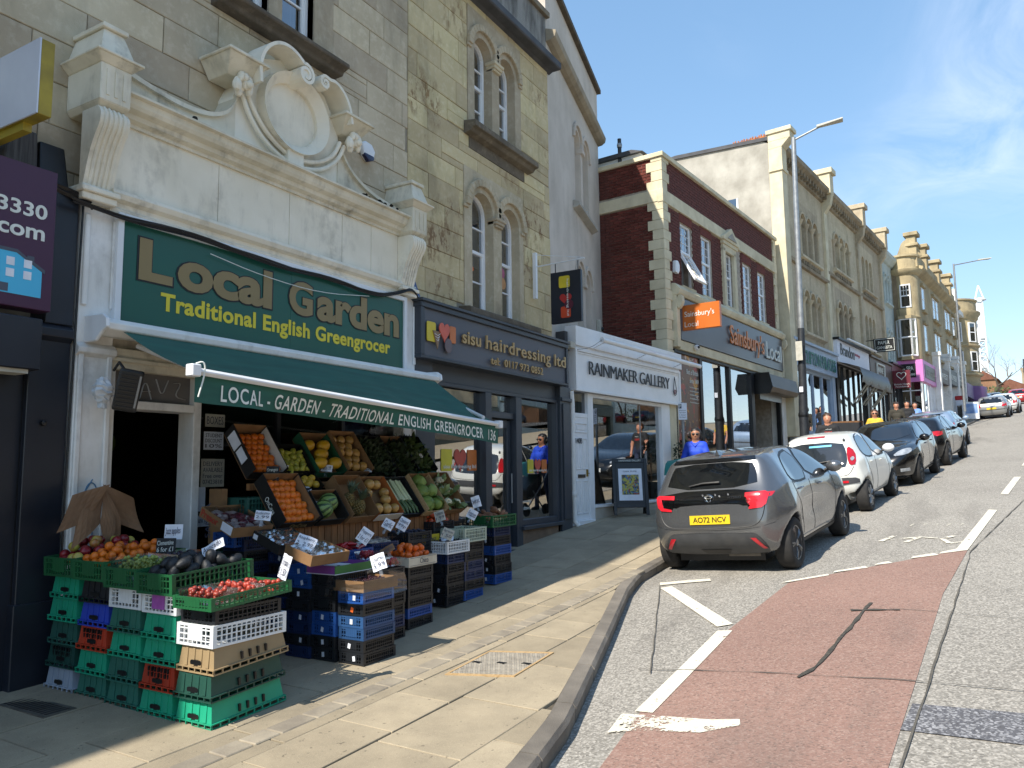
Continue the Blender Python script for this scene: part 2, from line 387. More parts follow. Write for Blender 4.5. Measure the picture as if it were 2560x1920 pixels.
def zg(x): return .34+.007*max(x,-1)+.0034*max(x,-1)**2 if x < 10 else (.75+.083*(x-10) if x < 30 else (2.41+.0925*(x-30) if x < 96 else 8.515+.03*(x-96)))
def pave(x, y): return zg(x)+.05+.018*(y-kerb(x))
def road(x, y): return zg(x)-.08+.2*(1-exp(-max(kerb(x)-y, 0)/1.9))
# ================================================================ SETTING
def sheet(name, xs, ysf, zf, mat, kind='structure', label=None, parent=None, dz=0):
 """ruled sheet: for each x a list of y values"""
 b = MB(); n = None
 for x in xs:
  ys = ysf(x); n = len(ys)
  for y in ys: b.v.append((x, y, zf(x, y)+dz))
 for i in range(len(xs)-1):
  for j in range(n-1): b.f.append((i*n+j, (i+1)*n+j, (i+1)*n+j+1, i*n+j+1))
 o = ob(name, b, mat, parent, smooth=2); 
 if kind and parent is None: o['kind'] = kind
 return o
def setting():
 gb = MB(); xs = [-600,-60,-20,10,30,60,96,140,300,900,2500]; ys = [-1500,-300,-60,-14,14,60,300,1500]
 for x in xs:
  for y in ys: gb.v.append((x, y, (zg(x) if x < 150 else zg(150)+(x-150)*.002)-.45 if x > -60 else -4.95))
 n = len(ys)
 for i in range(len(xs)-1):
  for j in range(n-1): gb.f.append((i*n+j, (i+1)*n+j, (i+1)*n+j+1, i*n+j+1))
 tag(ob('ground', gb, M['earth']), kind='structure')
 rx = [-40,-20,-8]+[-4+.5*i for i in range(42)]+[18+2*i for i in range(25)]+[70+4*i for i in range(12)]
 ro = sheet('road', rx, lambda x: [kerb(x)+.06-d for d in (0,.25,.5,.9,1.4,2,2.8,3.8,5.5,8,11)], road, M['road'])
 pv = sheet('pavement', rx, lambda x: [kerb(x)+.12, kerb(x)+1.2, kerb(x)+2.6, 7.6 if x < 12 else kerb(x)+5.0], pave, M['slabj'], dz=-.022)
 far = sheet('far_pavement', [15.9+i*1.5 for i in range(30)]+[62+4*i for i in range(14)], lambda x: [kerb(x)+.125, kerb(x)+1.2, kerb(x)+2.6, kerb(x)+4.9], pave, M['slab'], dz=-.002)
 slabs = []
 y = 7.0; row = 0
 while y > 1.9:
  d = .45 if 3.3 < y < 4.6 else .6
  y0 = y-d
  x = -1.5+random.uniform(0, .6)
  while x < 16:
   w = random.choice((.6, .75, .9)); x1 = x+w
   k = min(kerb(x), kerb((x+x1)/2), kerb(x1))+.15
   if y > k+.06: slabs.append((x, x1, y0, y))
   x = x1
  y = y0; row += 1
 def slabmesh(x0, x1, y0, y1):
  g = .005; nx = 3; b = MB(); top = []; bot = []
  tz = random.uniform(-.003, .003); tx, ty = random.uniform(-.004, .004), random.uniform(-.004, .004)
  loop = [(x0+g+(x1-x0-2*g)*i/nx, y0+g) for i in range(nx+1)]+[(x1-g-(x1-x0-2*g)*i/nx, y1-g) for i in range(nx+1)]
  cl = []
  for px, py in loop: cl.append((px, max(py, kerb(px)+.135)))
  cx, cy = (x0+x1)/2, (y0+y1)/2
  N_ = len(cl)
  for px, py in cl: b.v.append((px, py, pave(px, py)-.03))
  for px, py in cl: b.v.append((px, py, pave(px, py)+tz-.004))
  for px, py in cl:
   qx, qy = px+(cx-px)*.012, py+(cy-py)*.012
   b.v.append((qx, qy, pave(qx, qy)+tz+tx*(qx-cx)+ty*(qy-cy)))
  for r in range(2): b.f += [(r*N_+i, r*N_+(i+1)%N_, (r+1)*N_+(i+1)%N_, (r+1)*N_+i) for i in range(N_)]
  m_ = nx+1; t = 2*N_
  for i in range(nx): b.f.append((t+i, t+i+1, t+N_-2-i, t+N_-1-i))
  return b
 vis = [s for s in slabs if s[0] > 2.0]
 key = lambda s: hypot((s[0]+s[1])/2, (s[2]+s[3])/2)
 vis.sort(key=key)
 for s in vis[:290]: ob('paving_slab', slabmesh(*s), M['slab'], pv)
 rest = MB()
 for s in vis[290:]+[s for s in slabs if s[0] <= 2.0]:
  q = slabmesh(*s); rest.add(q.v, q.f)
 tag(ob('paving_slabs', rest, M['slab'], pv), kind='stuff')
 ax, ay, bx, by = 2.8, 3.75, 9.3, 3.68
 x = ax
 while x < bx:
  L = random.uniform(.18, .3); y_ = ay+(by-ay)*(x-ax)/(bx-ax); b = MB()
  P = [(x+.006, y_-.075), (x+L-.006, y_-.075), (x+L-.006, y_+.075), (x+.006, y_+.075)]
  b.hexa([(p[0], p[1], pave(*p)-.02) for p in P]+[(p[0], p[1], pave(*p)+.006+random.uniform(0,.003)) for p in P])
  ob('sett', b, M['sett'], pv, bev=.006); x += L
 kb = bpy.data.objects.new('kerb', None); COL.objects.link(kb); kb['kind'] = 'structure'
 x = -2.0
 kr = MB()
 while x < 120:
  L = .85 if x < 24 else 3.0
  t = [x+L*i/3 for i in range(4)]; b = MB()
  for i, px in enumerate(t):
   px2 = px+(.006 if i == 0 else (-.006 if i == 3 else 0)); k = kerb(px2); sl = (kerb(px2+.1)-kerb(px2-.1))/.2
   nx_, ny_ = -sl, 1; q = hypot(nx_, ny_); nx_, ny_ = nx_/q, ny_/q
   zt = pave(px2, k)+.004; zb = road(px2, k)-.12; jit = random.uniform(-.002, .003)
   for dy, z in ((.012, zb), (-.004+jit, zt-.035), (.02, zt-.004), (.13, zt), (.13, zb)): b.v.append((px2+nx_*dy, k+ny_*dy, z))
  for i in range(3):
   for j in range(5): b.f.append((i*5+j, (i+1)*5+j, (i+1)*5+(j+1)%5, i*5+(j+1)%5))
  b.f += [(0,1,2,3,4), (19,18,17,16,15)]
  if x < 24: ob('kerb_stone', b, M['kerb'], kb)
  else: kr.add(b.v, b.f)
  x += L
 tag(ob('kerb_stones', kr, M['kerb'], kb), kind='stuff')
 def flat(name, poly, mat, dz, cell=.35, parent=ro, thick=True):
  bm = bmesh.new(); vs = [bm.verts.new((p[0], p[1], 0)) for p in poly]; f = bm.faces.new(vs)
  bmesh.ops.triangulate(bm, faces=[f])
  for _ in range(6):
   ed = [e for e in bm.edges if e.calc_length() > cell]
   if not ed: break
   bmesh.ops.subdivide_edges(bm, edges=ed, cuts=1); bmesh.ops.triangulate(bm, faces=[f for f in bm.faces if len(f.verts) > 3])
  for v in bm.verts: v.co.z = road(v.co.x, v.co.y)+dz
  bmesh.ops.recalc_face_normals(bm, faces=bm.faces)
  for f in bm.faces:
   if f.normal.z < 0: f.normal_flip()
   f.smooth = True
  me = bpy.data.meshes.new(name); bm.to_mesh(me); bm.free(); return link(name, me, mat, parent)
 def band(name, pts, w, mat, dz, jit=0):
  L, R = [], []
  for i, p in enumerate(pts):
   a = pts[max(i-1,0)]; b_ = pts[min(i+1,len(pts)-1)]; d = Vector((b_[0]-a[0], b_[1]-a[1])).normalized(); n_ = (-d.y, d.x)
   e = w*(.5+random.uniform(-jit, jit)); L.append((p[0]+n_[0]*e, p[1]+n_[1]*e)); R.append((p[0]-n_[0]*e, p[1]-n_[1]*e))
  for i in range(len(pts)-1): flat(name, [L[i], L[i+1], R[i+1], R[i]], mat, dz)
 def band1(name, pts, w, mat, dz, jit=0):
  b = MB()
  for i, p in enumerate(pts):
   a = pts[max(i-1,0)]; b_ = pts[min(i+1,len(pts)-1)]; d = Vector((b_[0]-a[0], b_[1]-a[1])).normalized(); n_ = (-d.y, d.x)
   e = w*(.5+random.uniform(-jit, jit))
   for s in (1, -1): b.v.append((p[0]+s*n_[0]*e, p[1]+s*n_[1]*e, road(p[0]+s*n_[0]*e, p[1]+s*n_[1]*e)+dz))
  for i in range(len(pts)-1): b.f.append((2*i, 2*i+2, 2*i+3, 2*i+1))
  return ob(name, b, mat, ro)
 red = [(11.55,.12),(11.5,.05),(9.0,.28),(7.0,.36),(4.6,.45),(2.0,.55),(1.0,1.75),(3.0,1.84),(4.17,1.89),(5.40,2.03),(7.30,1.96),(9.26,1.82),(9.76,1.48),(10.25,1.1),(10.71,.74)]
 flat('red_surfacing', red, M['redroad'], .005)
 flat('road_patch', [(5.16,.43),(5.65,.39),(5.78,-3.0),(5.08,-3.0)], M['roadd'], .006)
 flat('marking_line', [(9.27,3.34),(9.47,2.78),(9.33,2.72),(9.13,3.29)], M['line'], .010)
 flat('marking_line', [(8.97,3.23),(9.06,3.12),(7.41,1.97),(7.30,2.09)], M['line'], .010)
 flat('marking_line', [(7.16,2.05),(7.19,1.92),(5.05,1.90),(5.06,2.03)], M['line'], .010)
 flat('marking_line', [(5.0,2.10),(5.01,1.5),(5.06,1.33),(4.96,1.30),(4.78,1.5),(4.73,1.89),(4.66,2.06)], M['lineworn'], .010)
 flat('marking_line', [(11.5,.18),(11.5,.05),(15.34,-.41),(15.39,-.29)], M['line'], .010)
 for i in range(4):
  x = 17.6+i*6.4; y = -.54-(x-17.6)*.112
  flat('marking_line', [(x,y),(x,y-.13),(x+3.4,y-.13-.4),(x+3.4,y-.4)], M['line'], .010)
 for q in ([(9.25,1.9),(9.29,1.82),(9.72,1.45),(9.80,1.47),(9.39,1.82)], [(9.88,1.43),(10.22,1.08),(10.31,1.13),(9.98,1.42)], [(10.38,1.03),(10.54,.84),(10.64,.9),(10.5,1.0)],
    [(10.86,.66),(11.13,.36),(11.24,.42),(10.99,.64)], [(11.21,.36),(11.5,.06),(11.6,.16),(11.35,.33)]): flat('marking_dash', q, M['line'], .011)
 for i in range(9):   # row of small dashes further up the lane
  x = 27+i*1.7; y = -1.85-.105*(x-27); flat('marking_dash', [(x,y),(x,y-.14),(x+.7,y-.22),(x+.7,y-.08)], M['lineworn'], .010)
 for pts in ([(12.25,.98),(12.5,.62),(12.38,.35),(12.0,.25)], [(12.5,.62),(12.05,.78)], [(12.38,.35),(12.62,.2)], [(12.1,1.1),(12.6,.95)], [(12.0,.25),(12.2,.02)]):
  band1('marking_symbol', pts, .07, M['lineworn'], .010)
 for i in range(7): band1('marking_letter', [(13.4+.03*i,1.15-.17*i),(13.7+.03*i,1.1-.17*i)], .03, M['lineghost'], .010)
 def wob(a, b, n_, j): return [(a[0]+(b[0]-a[0])*i/n_+random.uniform(-j,j), a[1]+(b[1]-a[1])*i/n_+random.uniform(-j,j)) for i in range(n_+1)]
 band1('crack_seam', wob((5.96,2.36),(6.11,.39),16,.008)+wob((6.11,.3),(6.05,-4),14,.008), .012, M['crack'], .013, .3)
 band1('sealed_seam', wob((5.97,1.14),(6.26,1.06),3,.004)+wob((6.4,1.05),(8.44,.89),12,.006), .03, M['tar'], .014, .25)
 band1('sealed_seam', wob((8.1,1.03),(8.2,.62),4,.01), .05, M['tar'], .014, .3)
 band1('crack_seam', wob((8.25,.7),(8.1,-.6),8,.008), .008, M['crack'], .013, .3)
 band1('crack_seam', wob((9.15,3.3),(7.25,2.67),8,.006)+wob((7.1,2.62),(5.87,2.22),6,.006), .008, M['crack'], .013, .3)
 band1('crack_seam', wob((17.2,-.95),(11.5,.0),20,.008)+wob((11.3,.02),(4.2,.42),22,.008), .012, M['crack'], .013, .3)
 def cover(name, label, P, raised=True):
  t = thing(name, label, 'manhole cover', (0,0,0)); cx = sum(p[0] for p in P)/4; cy = sum(p[1] for p in P)/4
  t.location = (cx, cy, pave(cx, cy))
  L = lambda p, dz: (p[0]-cx, p[1]-cy, pave(*p)-pave(cx, cy)+dz)
  inn = [(p[0]+(cx-p[0])*.09, p[1]+(cy-p[1])*.07) for p in P]; b = MB()
  for i in range(4):
   j = (i+1) % 4; b.hexa([L(P[i],-.02),L(P[j],-.02),L(inn[j],-.02),L(inn[i],-.02),L(P[i],.009),L(P[j],.009),L(inn[j],.009),L(inn[i],.009)])
  ob('frame', b, M['boardw'] if raised else M['iron'], t)
  b = MB(); b.hexa([L(p,-.02) for p in inn]+[L(p,.005) for p in inn]); pl = ob('plate', b, M['cover'], t)
  n_ = 26; tr = MB()
  for i in range(n_):
   for j in range(16):
    u, v = (i+.5)/n_, (j+.5)/16; a = [inn[0][k]*(1-u)+inn[1][k]*u for k in (0,1)]; c_ = [inn[3][k]*(1-u)+inn[2][k]*u for k in (0,1)]
    p = [a[k]*(1-v)+c_[k]*v for k in (0,1)]; q = L(p, .0065); s = .006
    tr.box(q[0]-s,q[0]+s,q[1]-s*(1.8 if (i+j)%2 else .6),q[1]+s*(1.8 if (i+j)%2 else .6),q[2]-.004,q[2]+.002)
  tag(ob('tread_pattern', tr, M['cover'], t), kind='stuff')
  for u, v in ((.1,.5),(.9,.5),(.5,.5)):
   p = [inn[0][k]*(1-u)*(1-v)+inn[1][k]*u*(1-v)+inn[2][k]*u*v+inn[3][k]*(1-u)*v for k in (0,1)]; q = L(p, .007)
   ob('lifting_slot', MB().box(q[0]-.02,q[0]+.02,q[1]-.035,q[1]+.035,q[2]-.003,q[2]+.003), M['black'], t)
 cover('manhole_cover', 'rectangular chequered metal cover in the sunlit paving near the kerb', [(4.90,3.48),(5.10,2.99),(5.80,3.02),(5.60,3.52)])
 t = thing('coal_hole_cover', 'dark oblong iron grate in the paving beside the green crate stack', 'drain cover', (3.02,5.5,pave(3.02,5.5)))
 ob('frame', MB().box(-.11,.11,-.28,.28,-.02,.006), M['iron'], t)
 for i in range(12): ob('slot', MB().box(-.08,.08,-.25+i*.045,-.235+i*.045,.0065,.0085), M['black'], t)
setting()
# ================================================================ BUILDINGS: shared helpers
def arch_panel(b, x0, x1, z0, z1, ops, y0, y1, n=12):
 """solid slab with round-headed openings (cx, w, zs, zb); flat-headed if w given with zs as (zs,)"""
 c = x0
 for cx, w, zs, zb in sorted(ops, key=lambda o: o[0]):
  b.box(c, cx-w, y0, y1, z0, z1)
  if zb > z0: b.box(cx-w, cx+w, y0, y1, z0, zb)
  P = [(cx-w*cos(pi*k/n), zs+w*sin(pi*k/n)) for k in range(n+1)]
  for (xa, za), (xb, zb2) in zip(P, P[1:]):
   b.hexa([(xa,y0,za),(xb,y0,zb2),(xb,y1,zb2),(xa,y1,za),(xa,y0,z1),(xb,y0,z1),(xb,y1,z1),(xa,y1,z1)])
  c = cx+w
 b.box(c, x1, y0, y1, z0, z1); return b
def rect_panel(b, x0, x1, z0, z1, ops, y0, y1):
 """slab with rectangular openings (xa, xb, za, zb), openings share no x-range overlap"""
 c = x0
 cols = {}
 for o in ops: cols.setdefault((o[0], o[1]), []).append(o)
 for (xa, xb) in sorted(cols):
  b.box(c, xa, y0, y1, z0, z1); zc = z0
  for o in sorted(cols[(xa, xb)], key=lambda o: o[2]):
   if o[2] > zc: b.box(xa, xb, y0, y1, zc, o[2])
   zc = o[3]
  if zc < z1: b.box(xa, xb, y0, y1, zc, z1)
  c = xb
 b.box(c, x1, y0, y1, z0, z1); return b
def cut(rects, ex):
 out = []
 for (a, b, c, d) in rects:
  L = [(a, b, c, d)]
  for (ea, eb, ec, ed) in ex:
   nl = []
   for (p, q, r, s) in L:
    if q <= ea or p >= eb or s <= ec or r >= ed: nl.append((p, q, r, s)); continue
    if r < ec: nl.append((p, q, r, ec))
    if s > ed: nl.append((p, q, ed, s))
    r2, s2 = max(r, ec), min(s, ed)
    if p < ea: nl.append((p, ea, r2, s2))
    if q > eb: nl.append((eb, q, r2, s2))
   L = nl
  out += [t for t in L if t[1]-t[0] > .06 and t[3]-t[2] > .05]
 return out
def ashlar(parent, x0, x1, z0, z1, h, ex, mat, yf, seed, wmin=.5, wmax=1.0, depth=.09):
 rd = random.Random(seed); R = []; z = z0
 while z < z1-.05:
  hh = h*rd.uniform(.92, 1.1); zt = min(z+hh, z1); x = x0-rd.uniform(0, .5)
  while x < x1:
   w = rd.uniform(wmin, wmax); a, b_ = max(x, x0), min(x+w, x1)
   if b_-a > .08: R.append((a, b_, z, zt))
   x += w
  z = zt
 for (a, b_, c, d) in cut(R, ex):
  g = .0035; y = yf+rd.uniform(-.004, .004); m = MB()
  e = .006
  m.v = [(a+g,yf+depth,c+g),(b_-g,yf+depth,c+g),(b_-g,yf+depth,d-g),(a+g,yf+depth,d-g),
    (a+g,y+e,c+g),(b_-g,y+e,c+g),(b_-g,y+e,d-g),(a+g,y+e,d-g),
    (a+g+e,y,c+g+e),(b_-g-e,y,c+g+e),(b_-g-e,y,d-g-e),(a+g+e,y,d-g-e)]
  m.f = [(0,1,5,4),(1,2,6,5),(2,3,7,6),(3,0,4,7),(4,5,9,8),(5,6,10,9),(6,7,11,10),(7,4,8,11),(8,9,10,11)]
  ob('stone_block', m, mat, parent)
def sash(parent, x0, x1, z0, z1, y, mat='white', zs=None, bars=1, mid=None, glass='glassu', back='curtain', fr=.05, depth=.07):
 """vertical sliding window; zs set = round head springing at zs"""
 cx, w = (x0+x1)/2, (x1-x0)/2; f = MB()
 if zs is None:
  f.box(x0,x0+fr,y,y+depth,z0,z1).box(x1-fr,x1,y,y+depth,z0,z1).box(x0+fr,x1-fr,y,y+depth,z1-fr,z1)
 else:
  f.arch(cx, zs, w-fr, y, y+depth, w, 12, z0)
 f.box(x0+fr,x1-fr,y,y+depth,z0,z0+fr*1.4)
 wn = ob('window', f, M[mat], parent, bev=.004)
 mid = mid or z0+(z1-z0)*.5; s = MB()
 s.box(x0+fr,x1-fr,y+.01,y+.055,mid-.025,mid+.025)
 for k in range(bars):
  for (a, b_) in ((z0+fr, mid), (mid, z1-fr if zs is None else z1-.12)):
   zz = a+(b_-a)*(k+1)/(bars+1); s.box(x0+fr,x1-fr,y+.025,y+.05,zz-.011,zz+.011)
 s.box(x0+fr,x0+fr+.03,y+.02,y+.05,z0+fr,mid).box(x1-fr-.03,x1-fr,y+.02,y+.05,z0+fr,mid)
 ob('sash_bar', s, M[mat], wn)
 g = MB(); 
 if zs is None: g.add([(x0+fr*.5,y+.045,z0+fr*.5),(x1-fr*.5,y+.045,z0+fr*.5),(x1-fr*.5,y+.045,z1-fr*.5),(x0+fr*.5,y+.045,z1-fr*.5)], [(0,1,2,3)])
 else:
  P = [(x0+.02,z0+.02),(x1-.02,z0+.02)]+[(cx+(w-.02)*cos(pi*k/12), zs+(w-.02)*sin(pi*k/12)) for k in range(13)]
  g.add([(p[0],y+.045,p[1]) for p in P], [tuple(range(len(P)))])
 ob('pane', g, M[glass], wn, fix=False)
 if back:
  bk = MB(); n_ = 14; yy = y+.32
  if back == 'curtain':
   for a, b_ in ((x0, x0+.28*(x1-x0)), (x1-.28*(x1-x0), x1)):
    for i in range(n_): bk.v += [(a+(b_-a)*i/(n_-1), yy-.15+.02*(i%2), z0), (a+(b_-a)*i/(n_-1), yy-.15+.02*(i%2), z1)]
   for s_ in range(2): bk.f += [(s_*2*n_+2*i, s_*2*n_+2*i+2, s_*2*n_+2*i+3, s_*2*n_+2*i+1) for i in range(n_-1)]
   ob('curtain', bk, M['curtain'], wn, fix=False)
  if back == 'blind':
   ob('blind', MB().box(x0,x1,yy-.18,yy-.175,z0+(z1-z0)*.42,z1), M['paper'], wn)
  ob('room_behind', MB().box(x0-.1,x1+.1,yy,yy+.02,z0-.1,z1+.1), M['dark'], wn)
 return wn
# ================================================================ A: stone house over the greengrocer (frame: x along street, y inward, z world)
YF = 6.1
def building_A():
 t = thing('stone_house', 'grey buff ashlar stone house with twin sash windows above the greengrocer', 'building', (0,YF,0))
 ex = [(4.9,6.5,6.7,9.6)]
 wl = ob('wall', rect_panel(MB(), -.9, 7.9, 4.2, 11.3, [(5.0,5.46,6.88,8.9),(5.65,6.14,6.88,8.9)], .115, .5).box(-.9,3.24,.115,.5,-.6,4.2).box(-.9,7.9,.5,5,10.4,11.3), M['mortar'], t)  # unseen top of this wall is raised to throw the shadow on the pavement
 ashlar(wl, 1.3, 7.9, 4.2, 9.9, .345, [(4.74,6.52,6.72,6.9),(4.86,6.45,6.9,9.6)], M['stoneA'], .1, 3, .55, 1.05)
 s = MB(); rect_panel(s, 4.86, 6.45, 6.9, 9.0, [(5.0,5.46,6.9,8.9),(5.65,6.14,6.9,8.9)], .085, .3)
 ob('window_surround', s, M['stoneT'], t, bev=.006)
 s = MB(); s.prism([(-.14,6.79),(-.14,6.84),(.1,6.9),(.2,6.9),(.2,6.72),(-.03,6.72),(-.05,6.76)], 4.74, 6.5, 'x'); ob('window_sill', s, M['stoneD'], t, bev=.01)
 sash(t, 5.0, 5.46, 6.9, 8.9, .2, zs=None, mid=7.9, bars=1, back='curtain'); sash(t, 5.65, 6.14, 6.9, 8.9, .2, mid=7.9, bars=1, back='curtain')
 ob('roof', MB().prism([(.3,11.25),(5,13.2),(5,11.25)], -.9, 7.9, 'x'), M['slate'], t)
 t2 = thing('stone_house', 'unseen plain buff stone house past the plum sign and dark shopfront', 'building', (0,YF,0))
 ob('wall', MB().box(-16,-.91,.115,5,-1.5,10.15), M['stoneA'], t2)  # out-of-view house, parapet height set to cast the pavement's shadow edge
 ob('roof', MB().prism([(.1,10.15),(2.5,10.9),(5,10.15)], -16, -.91, 'x'), M['slate'], t2)
def alarm_boxes():
 t = thing('alarm_box', 'white hexagonal alarm box with navy lower tip on the stone wall', 'alarm box', (7.04,YF+.1,6.02))
 P = [(-.12,.06),(-.06,.11),(.06,.1),(.13,.02),(.1,-.1),(.0,-.14),(-.09,-.08)]
 b = MB(); b.prism(P, -.07, 0, 'y'); ob('case', b, M['whitem'], t, bev=.025, seg=3, smooth=True)
 b = MB(); b.prism([(-.085,-.05),(.095,-.05),(.1,-.1),(0,-.145),(-.09,-.08)], -.076, -.02, 'y'); ob('lens', b, pm('navy_lens','#1c2048',None,3,.25), t, bev=.015, seg=2, smooth=True)
 t = thing('alarm_box', 'blue wedge-shaped alarm box over the left end of the hairdresser fascia', 'alarm box', (7.93,YF+.08,4.27))
 b = MB(); b.hexa([(-.13,-.1,0),(.15,-.1,0),(.15,0,0),(-.13,0,0),(-.03,-.04,.33),(.05,-.04,.33),(.05,0,.33),(-.03,0,.33)]); ob('case', b, pm('blue_plastic','#2f4f86','#2a4577',3,.3), t, bev=.012, seg=2)
 ob('base', MB().box(-.15,.17,-.12,0,-.045,-.002), pm('navy_plastic','#171b33',None,3,.35), t, bev=.01)
 ax = Vector((1,0,0)); uz = Vector((0,.06,.33)).normalized()
 text('lettering','Chubb',M['wtext'],t,(-.07,-.095,.03),ax,uz,.17,.06,.02,.004); text('emblem','G',M['wtext'],t,(-.025,-.078,.12),ax,uz,.075,.085,.02,.004)
def cable(name, pts, r, mat, label=None, cat='cable', parent=None, n=6):
 o = ob(name, MB().tube(pts, r, n), mat, parent, smooth=True)
 if label: tag(o, label, cat)
 return o
# ================================================================ greengrocer shopfront
def greengrocer_front():
 t = thing('greengrocer_shopfront', 'chipped cream and white greengrocer shopfront with scrolled plaster pediment', 'shopfront', (0,YF,0))
 W, P, P2 = M['whiteold'], M['paint'], M['paint2']
 for nm, x0, x1 in (('l', 3.44, 3.74), ('r', 7.51, 7.78)):
  zb = pave(x0, YF)-.05; b = MB().box(x0,x1,-.12,.3,zb,4.24)
  p = ob('pilaster', b, W, t, bev=.006)
  f = MB()
  for a in (x0+.01, x1-.055): f.box(a,a+.045,-.145,-.12,zb+.12,3.05 if nm == 'l' else 3.2).box(a,a+.045,-.145,-.12,3.4,4.15)
  f.box(x0,x1,-.155,-.12,zb,zb+.12); ob('fillet', f, W, p, bev=.008)
  ob('capital', MB().prism([(-.12,2.99),(-.17,3.02),(-.17,3.06),(-.13,3.1),(-.12,3.1)], x0-.01, x1+.01, 'x'), W, p, bev=.005)
 gm = pm('blue_marker','#5b86a6',None,9,.6); 
 for pts in ([(3.47,1.92),(3.53,2.02)], [(3.40,1.86),(3.48,1.72),(3.46,1.9),(3.5,2.0),(3.56,1.98),(3.58,1.85),(3.52,1.78),(3.46,1.86)], [(3.40,1.86),(3.45,1.66),(3.5,1.6),(3.55,1.68),(3.54,1.5)],
    [(3.38,1.28),(3.43,1.42),(3.47,1.26)], [(3.40,1.33),(3.46,1.34)], [(3.5,1.42),(3.52,1.28),(3.58,1.3),(3.6,1.45)], [(3.40,1.55),(3.46,1.62),(3.44,1.5),(3.39,1.48),(3.40,1.55)]):
  ob('graffiti_line', MB().tube([(x+.09,-.122,z) for x, z in chai(pts,2,False)], .005, 5), gm, t)
 def console(x0, x1):
  S = [(-.12,4.36),(-.17,4.36),(-.2,4.46),(-.235,4.6),(-.30,4.74),(-.37,4.84),(-.38,4.93),(-.33,4.985),(-.12,4.985)]
  S = [S[0]]+chai(S[1:8],2,False)+[S[8]]
  c = ob('console', MB().prism(S, x0, x1, 'x'), P, t)
  r = MB(); n = 5; w = (x1-x0-.05)/n
  for i in range(n):
   xc = x0+.025+w*(i+.5); r.tube([(xc, y-.002, z) for y, z in S[1:-3]], w*.36, 6)
  ob('flute', r, P, c, smooth=True)
  m = MB(); m.box(x0-.02,x1+.02,-.22,.1,4.24,4.30).box(x0-.035,x1+.035,-.245,.1,4.30,4.345).box(x0-.015,x1+.015,-.2,.1,4.345,4.37); ob('base_moulding', m, P, c, bev=.008)
 console(3.39, 3.64); console(7.42, 7.68)
 def finial(x0, x1):
  xc = (x0+x1)/2; hw = (x1-x0)/2; b = MB()
  def fr(z0, h0, d0, z1, h1, d1):
   b.hexa([(xc-h0,-d0,z0),(xc+h0,-d0,z0),(xc+h0,.1,z0),(xc-h0,.1,z0),(xc-h1,-d1,z1),(xc+h1,-d1,z1),(xc+h1,.1,z1),(xc-h1,.1,z1)])
  fr(4.985,hw*.75,.3,5.03,hw,.37); fr(5.03,hw,.37,5.34,hw,.37); fr(5.34,hw,.37,5.4,hw+.065,.43); fr(5.4,hw+.07,.44,5.425,hw+.07,.44)
  fr(5.425,hw+.02,.39,5.66,hw-.045,.31); fr(5.66,hw-.02,.34,5.70,hw-.02,.34); fr(5.70,hw-.02,.34,5.73,.04,.2)
  f = ob('finial', b, P2, t, bev=.006)
  r = MB()
  for i in range(3):
   a = x0+.06+i*(x1-x0-.12)/2; r.box(a-.014,a+.014,-.378,-.37,5.08,5.3)
  ob('flute', r, P2, f)
 finial(3.38, 3.64); finial(7.41, 7.70)
 js = [3.64, 4.72, 5.62, 6.42, 6.92, 7.42]
 for a, b_ in zip(js, js[1:]): ob('frieze_board', MB().box(a+.003,b_-.003,-.12-.004*random.random(),.1,4.36,5.02), P, t, bev=.003)
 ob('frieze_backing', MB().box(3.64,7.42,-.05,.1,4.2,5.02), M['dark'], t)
 ob('lower_moulding', MB().prism([(.1,4.2),(-.16,4.2),(-.17,4.25),(-.14,4.27),(-.14,4.31),(-.19,4.33),(-.21,4.37),(-.2,4.4),(-.16,4.405),(-.13,4.43),(-.1,4.43)], 3.63, 7.43, 'x'), P, t)
 ob('cornice', MB().prism([(.1,5.0),(-.15,5.0),(-.15,5.03),(-.2,5.05),(-.21,5.09),(-.27,5.11),(-.29,5.14),(-.3,5.19),(-.34,5.2),(-.34,5.22),(-.12,5.235),(.1,5.235)], 3.62, 7.42, 'x'), P2, t)
 L = chai([(3.64,5.5),(3.9,5.44),(4.3,5.40),(4.6,5.44),(4.8,5.56),(4.88,5.76)],3,False); R_ = chai([(6.32,5.78),(6.42,5.62),(6.62,5.47),(6.9,5.38),(7.2,5.335),(7.42,5.32)],3,False)
 for pts in (L, R_):
  b = MB()
  for (xa,za),(xb,zb) in zip(pts, pts[1:]): b.hexa([(xa,-.13,5.2),(xb,-.13,5.2),(xb,.1,5.2),(xa,.1,5.2),(xa,-.13,za),(xb,-.13,zb),(xb,.1,zb),(xa,.1,za)])
  w_ = ob('pediment_sweep', b, P2, t)
  c = MB()
  for (xa,za),(xb,zb) in zip(pts, pts[1:]): c.hexa([(xa,-.17,za-.03),(xb,-.17,zb-.03),(xb,.1,zb-.03),(xa,.1,za-.03),(xa,-.17,za+.012),(xb,-.17,zb+.012),(xb,.1,zb+.012),(xa,.1,za+.012)])
  ob('coping', c, P2, w_)
 c = MB().prism([(4.85,5.2),(6.35,5.2),(6.36,5.7),(6.3,6.0),(6.1,6.28),(5.85,6.38),(5.45,6.4),(5.2,6.3),(5.0,6.05),(4.86,5.75)], -.12, .1, 'y')
 ct = ob('cartouche', c, P, t)
 def oval(cx, cz, rx, rz, n=36): return [(cx+rx*cos(2*pi*k/n), cz+rz*sin(2*pi*k/n)) for k in range(n)]
 ring = MB(); A, B = oval(5.60,5.84,.36,.33), oval(5.60,5.84,.46,.43)
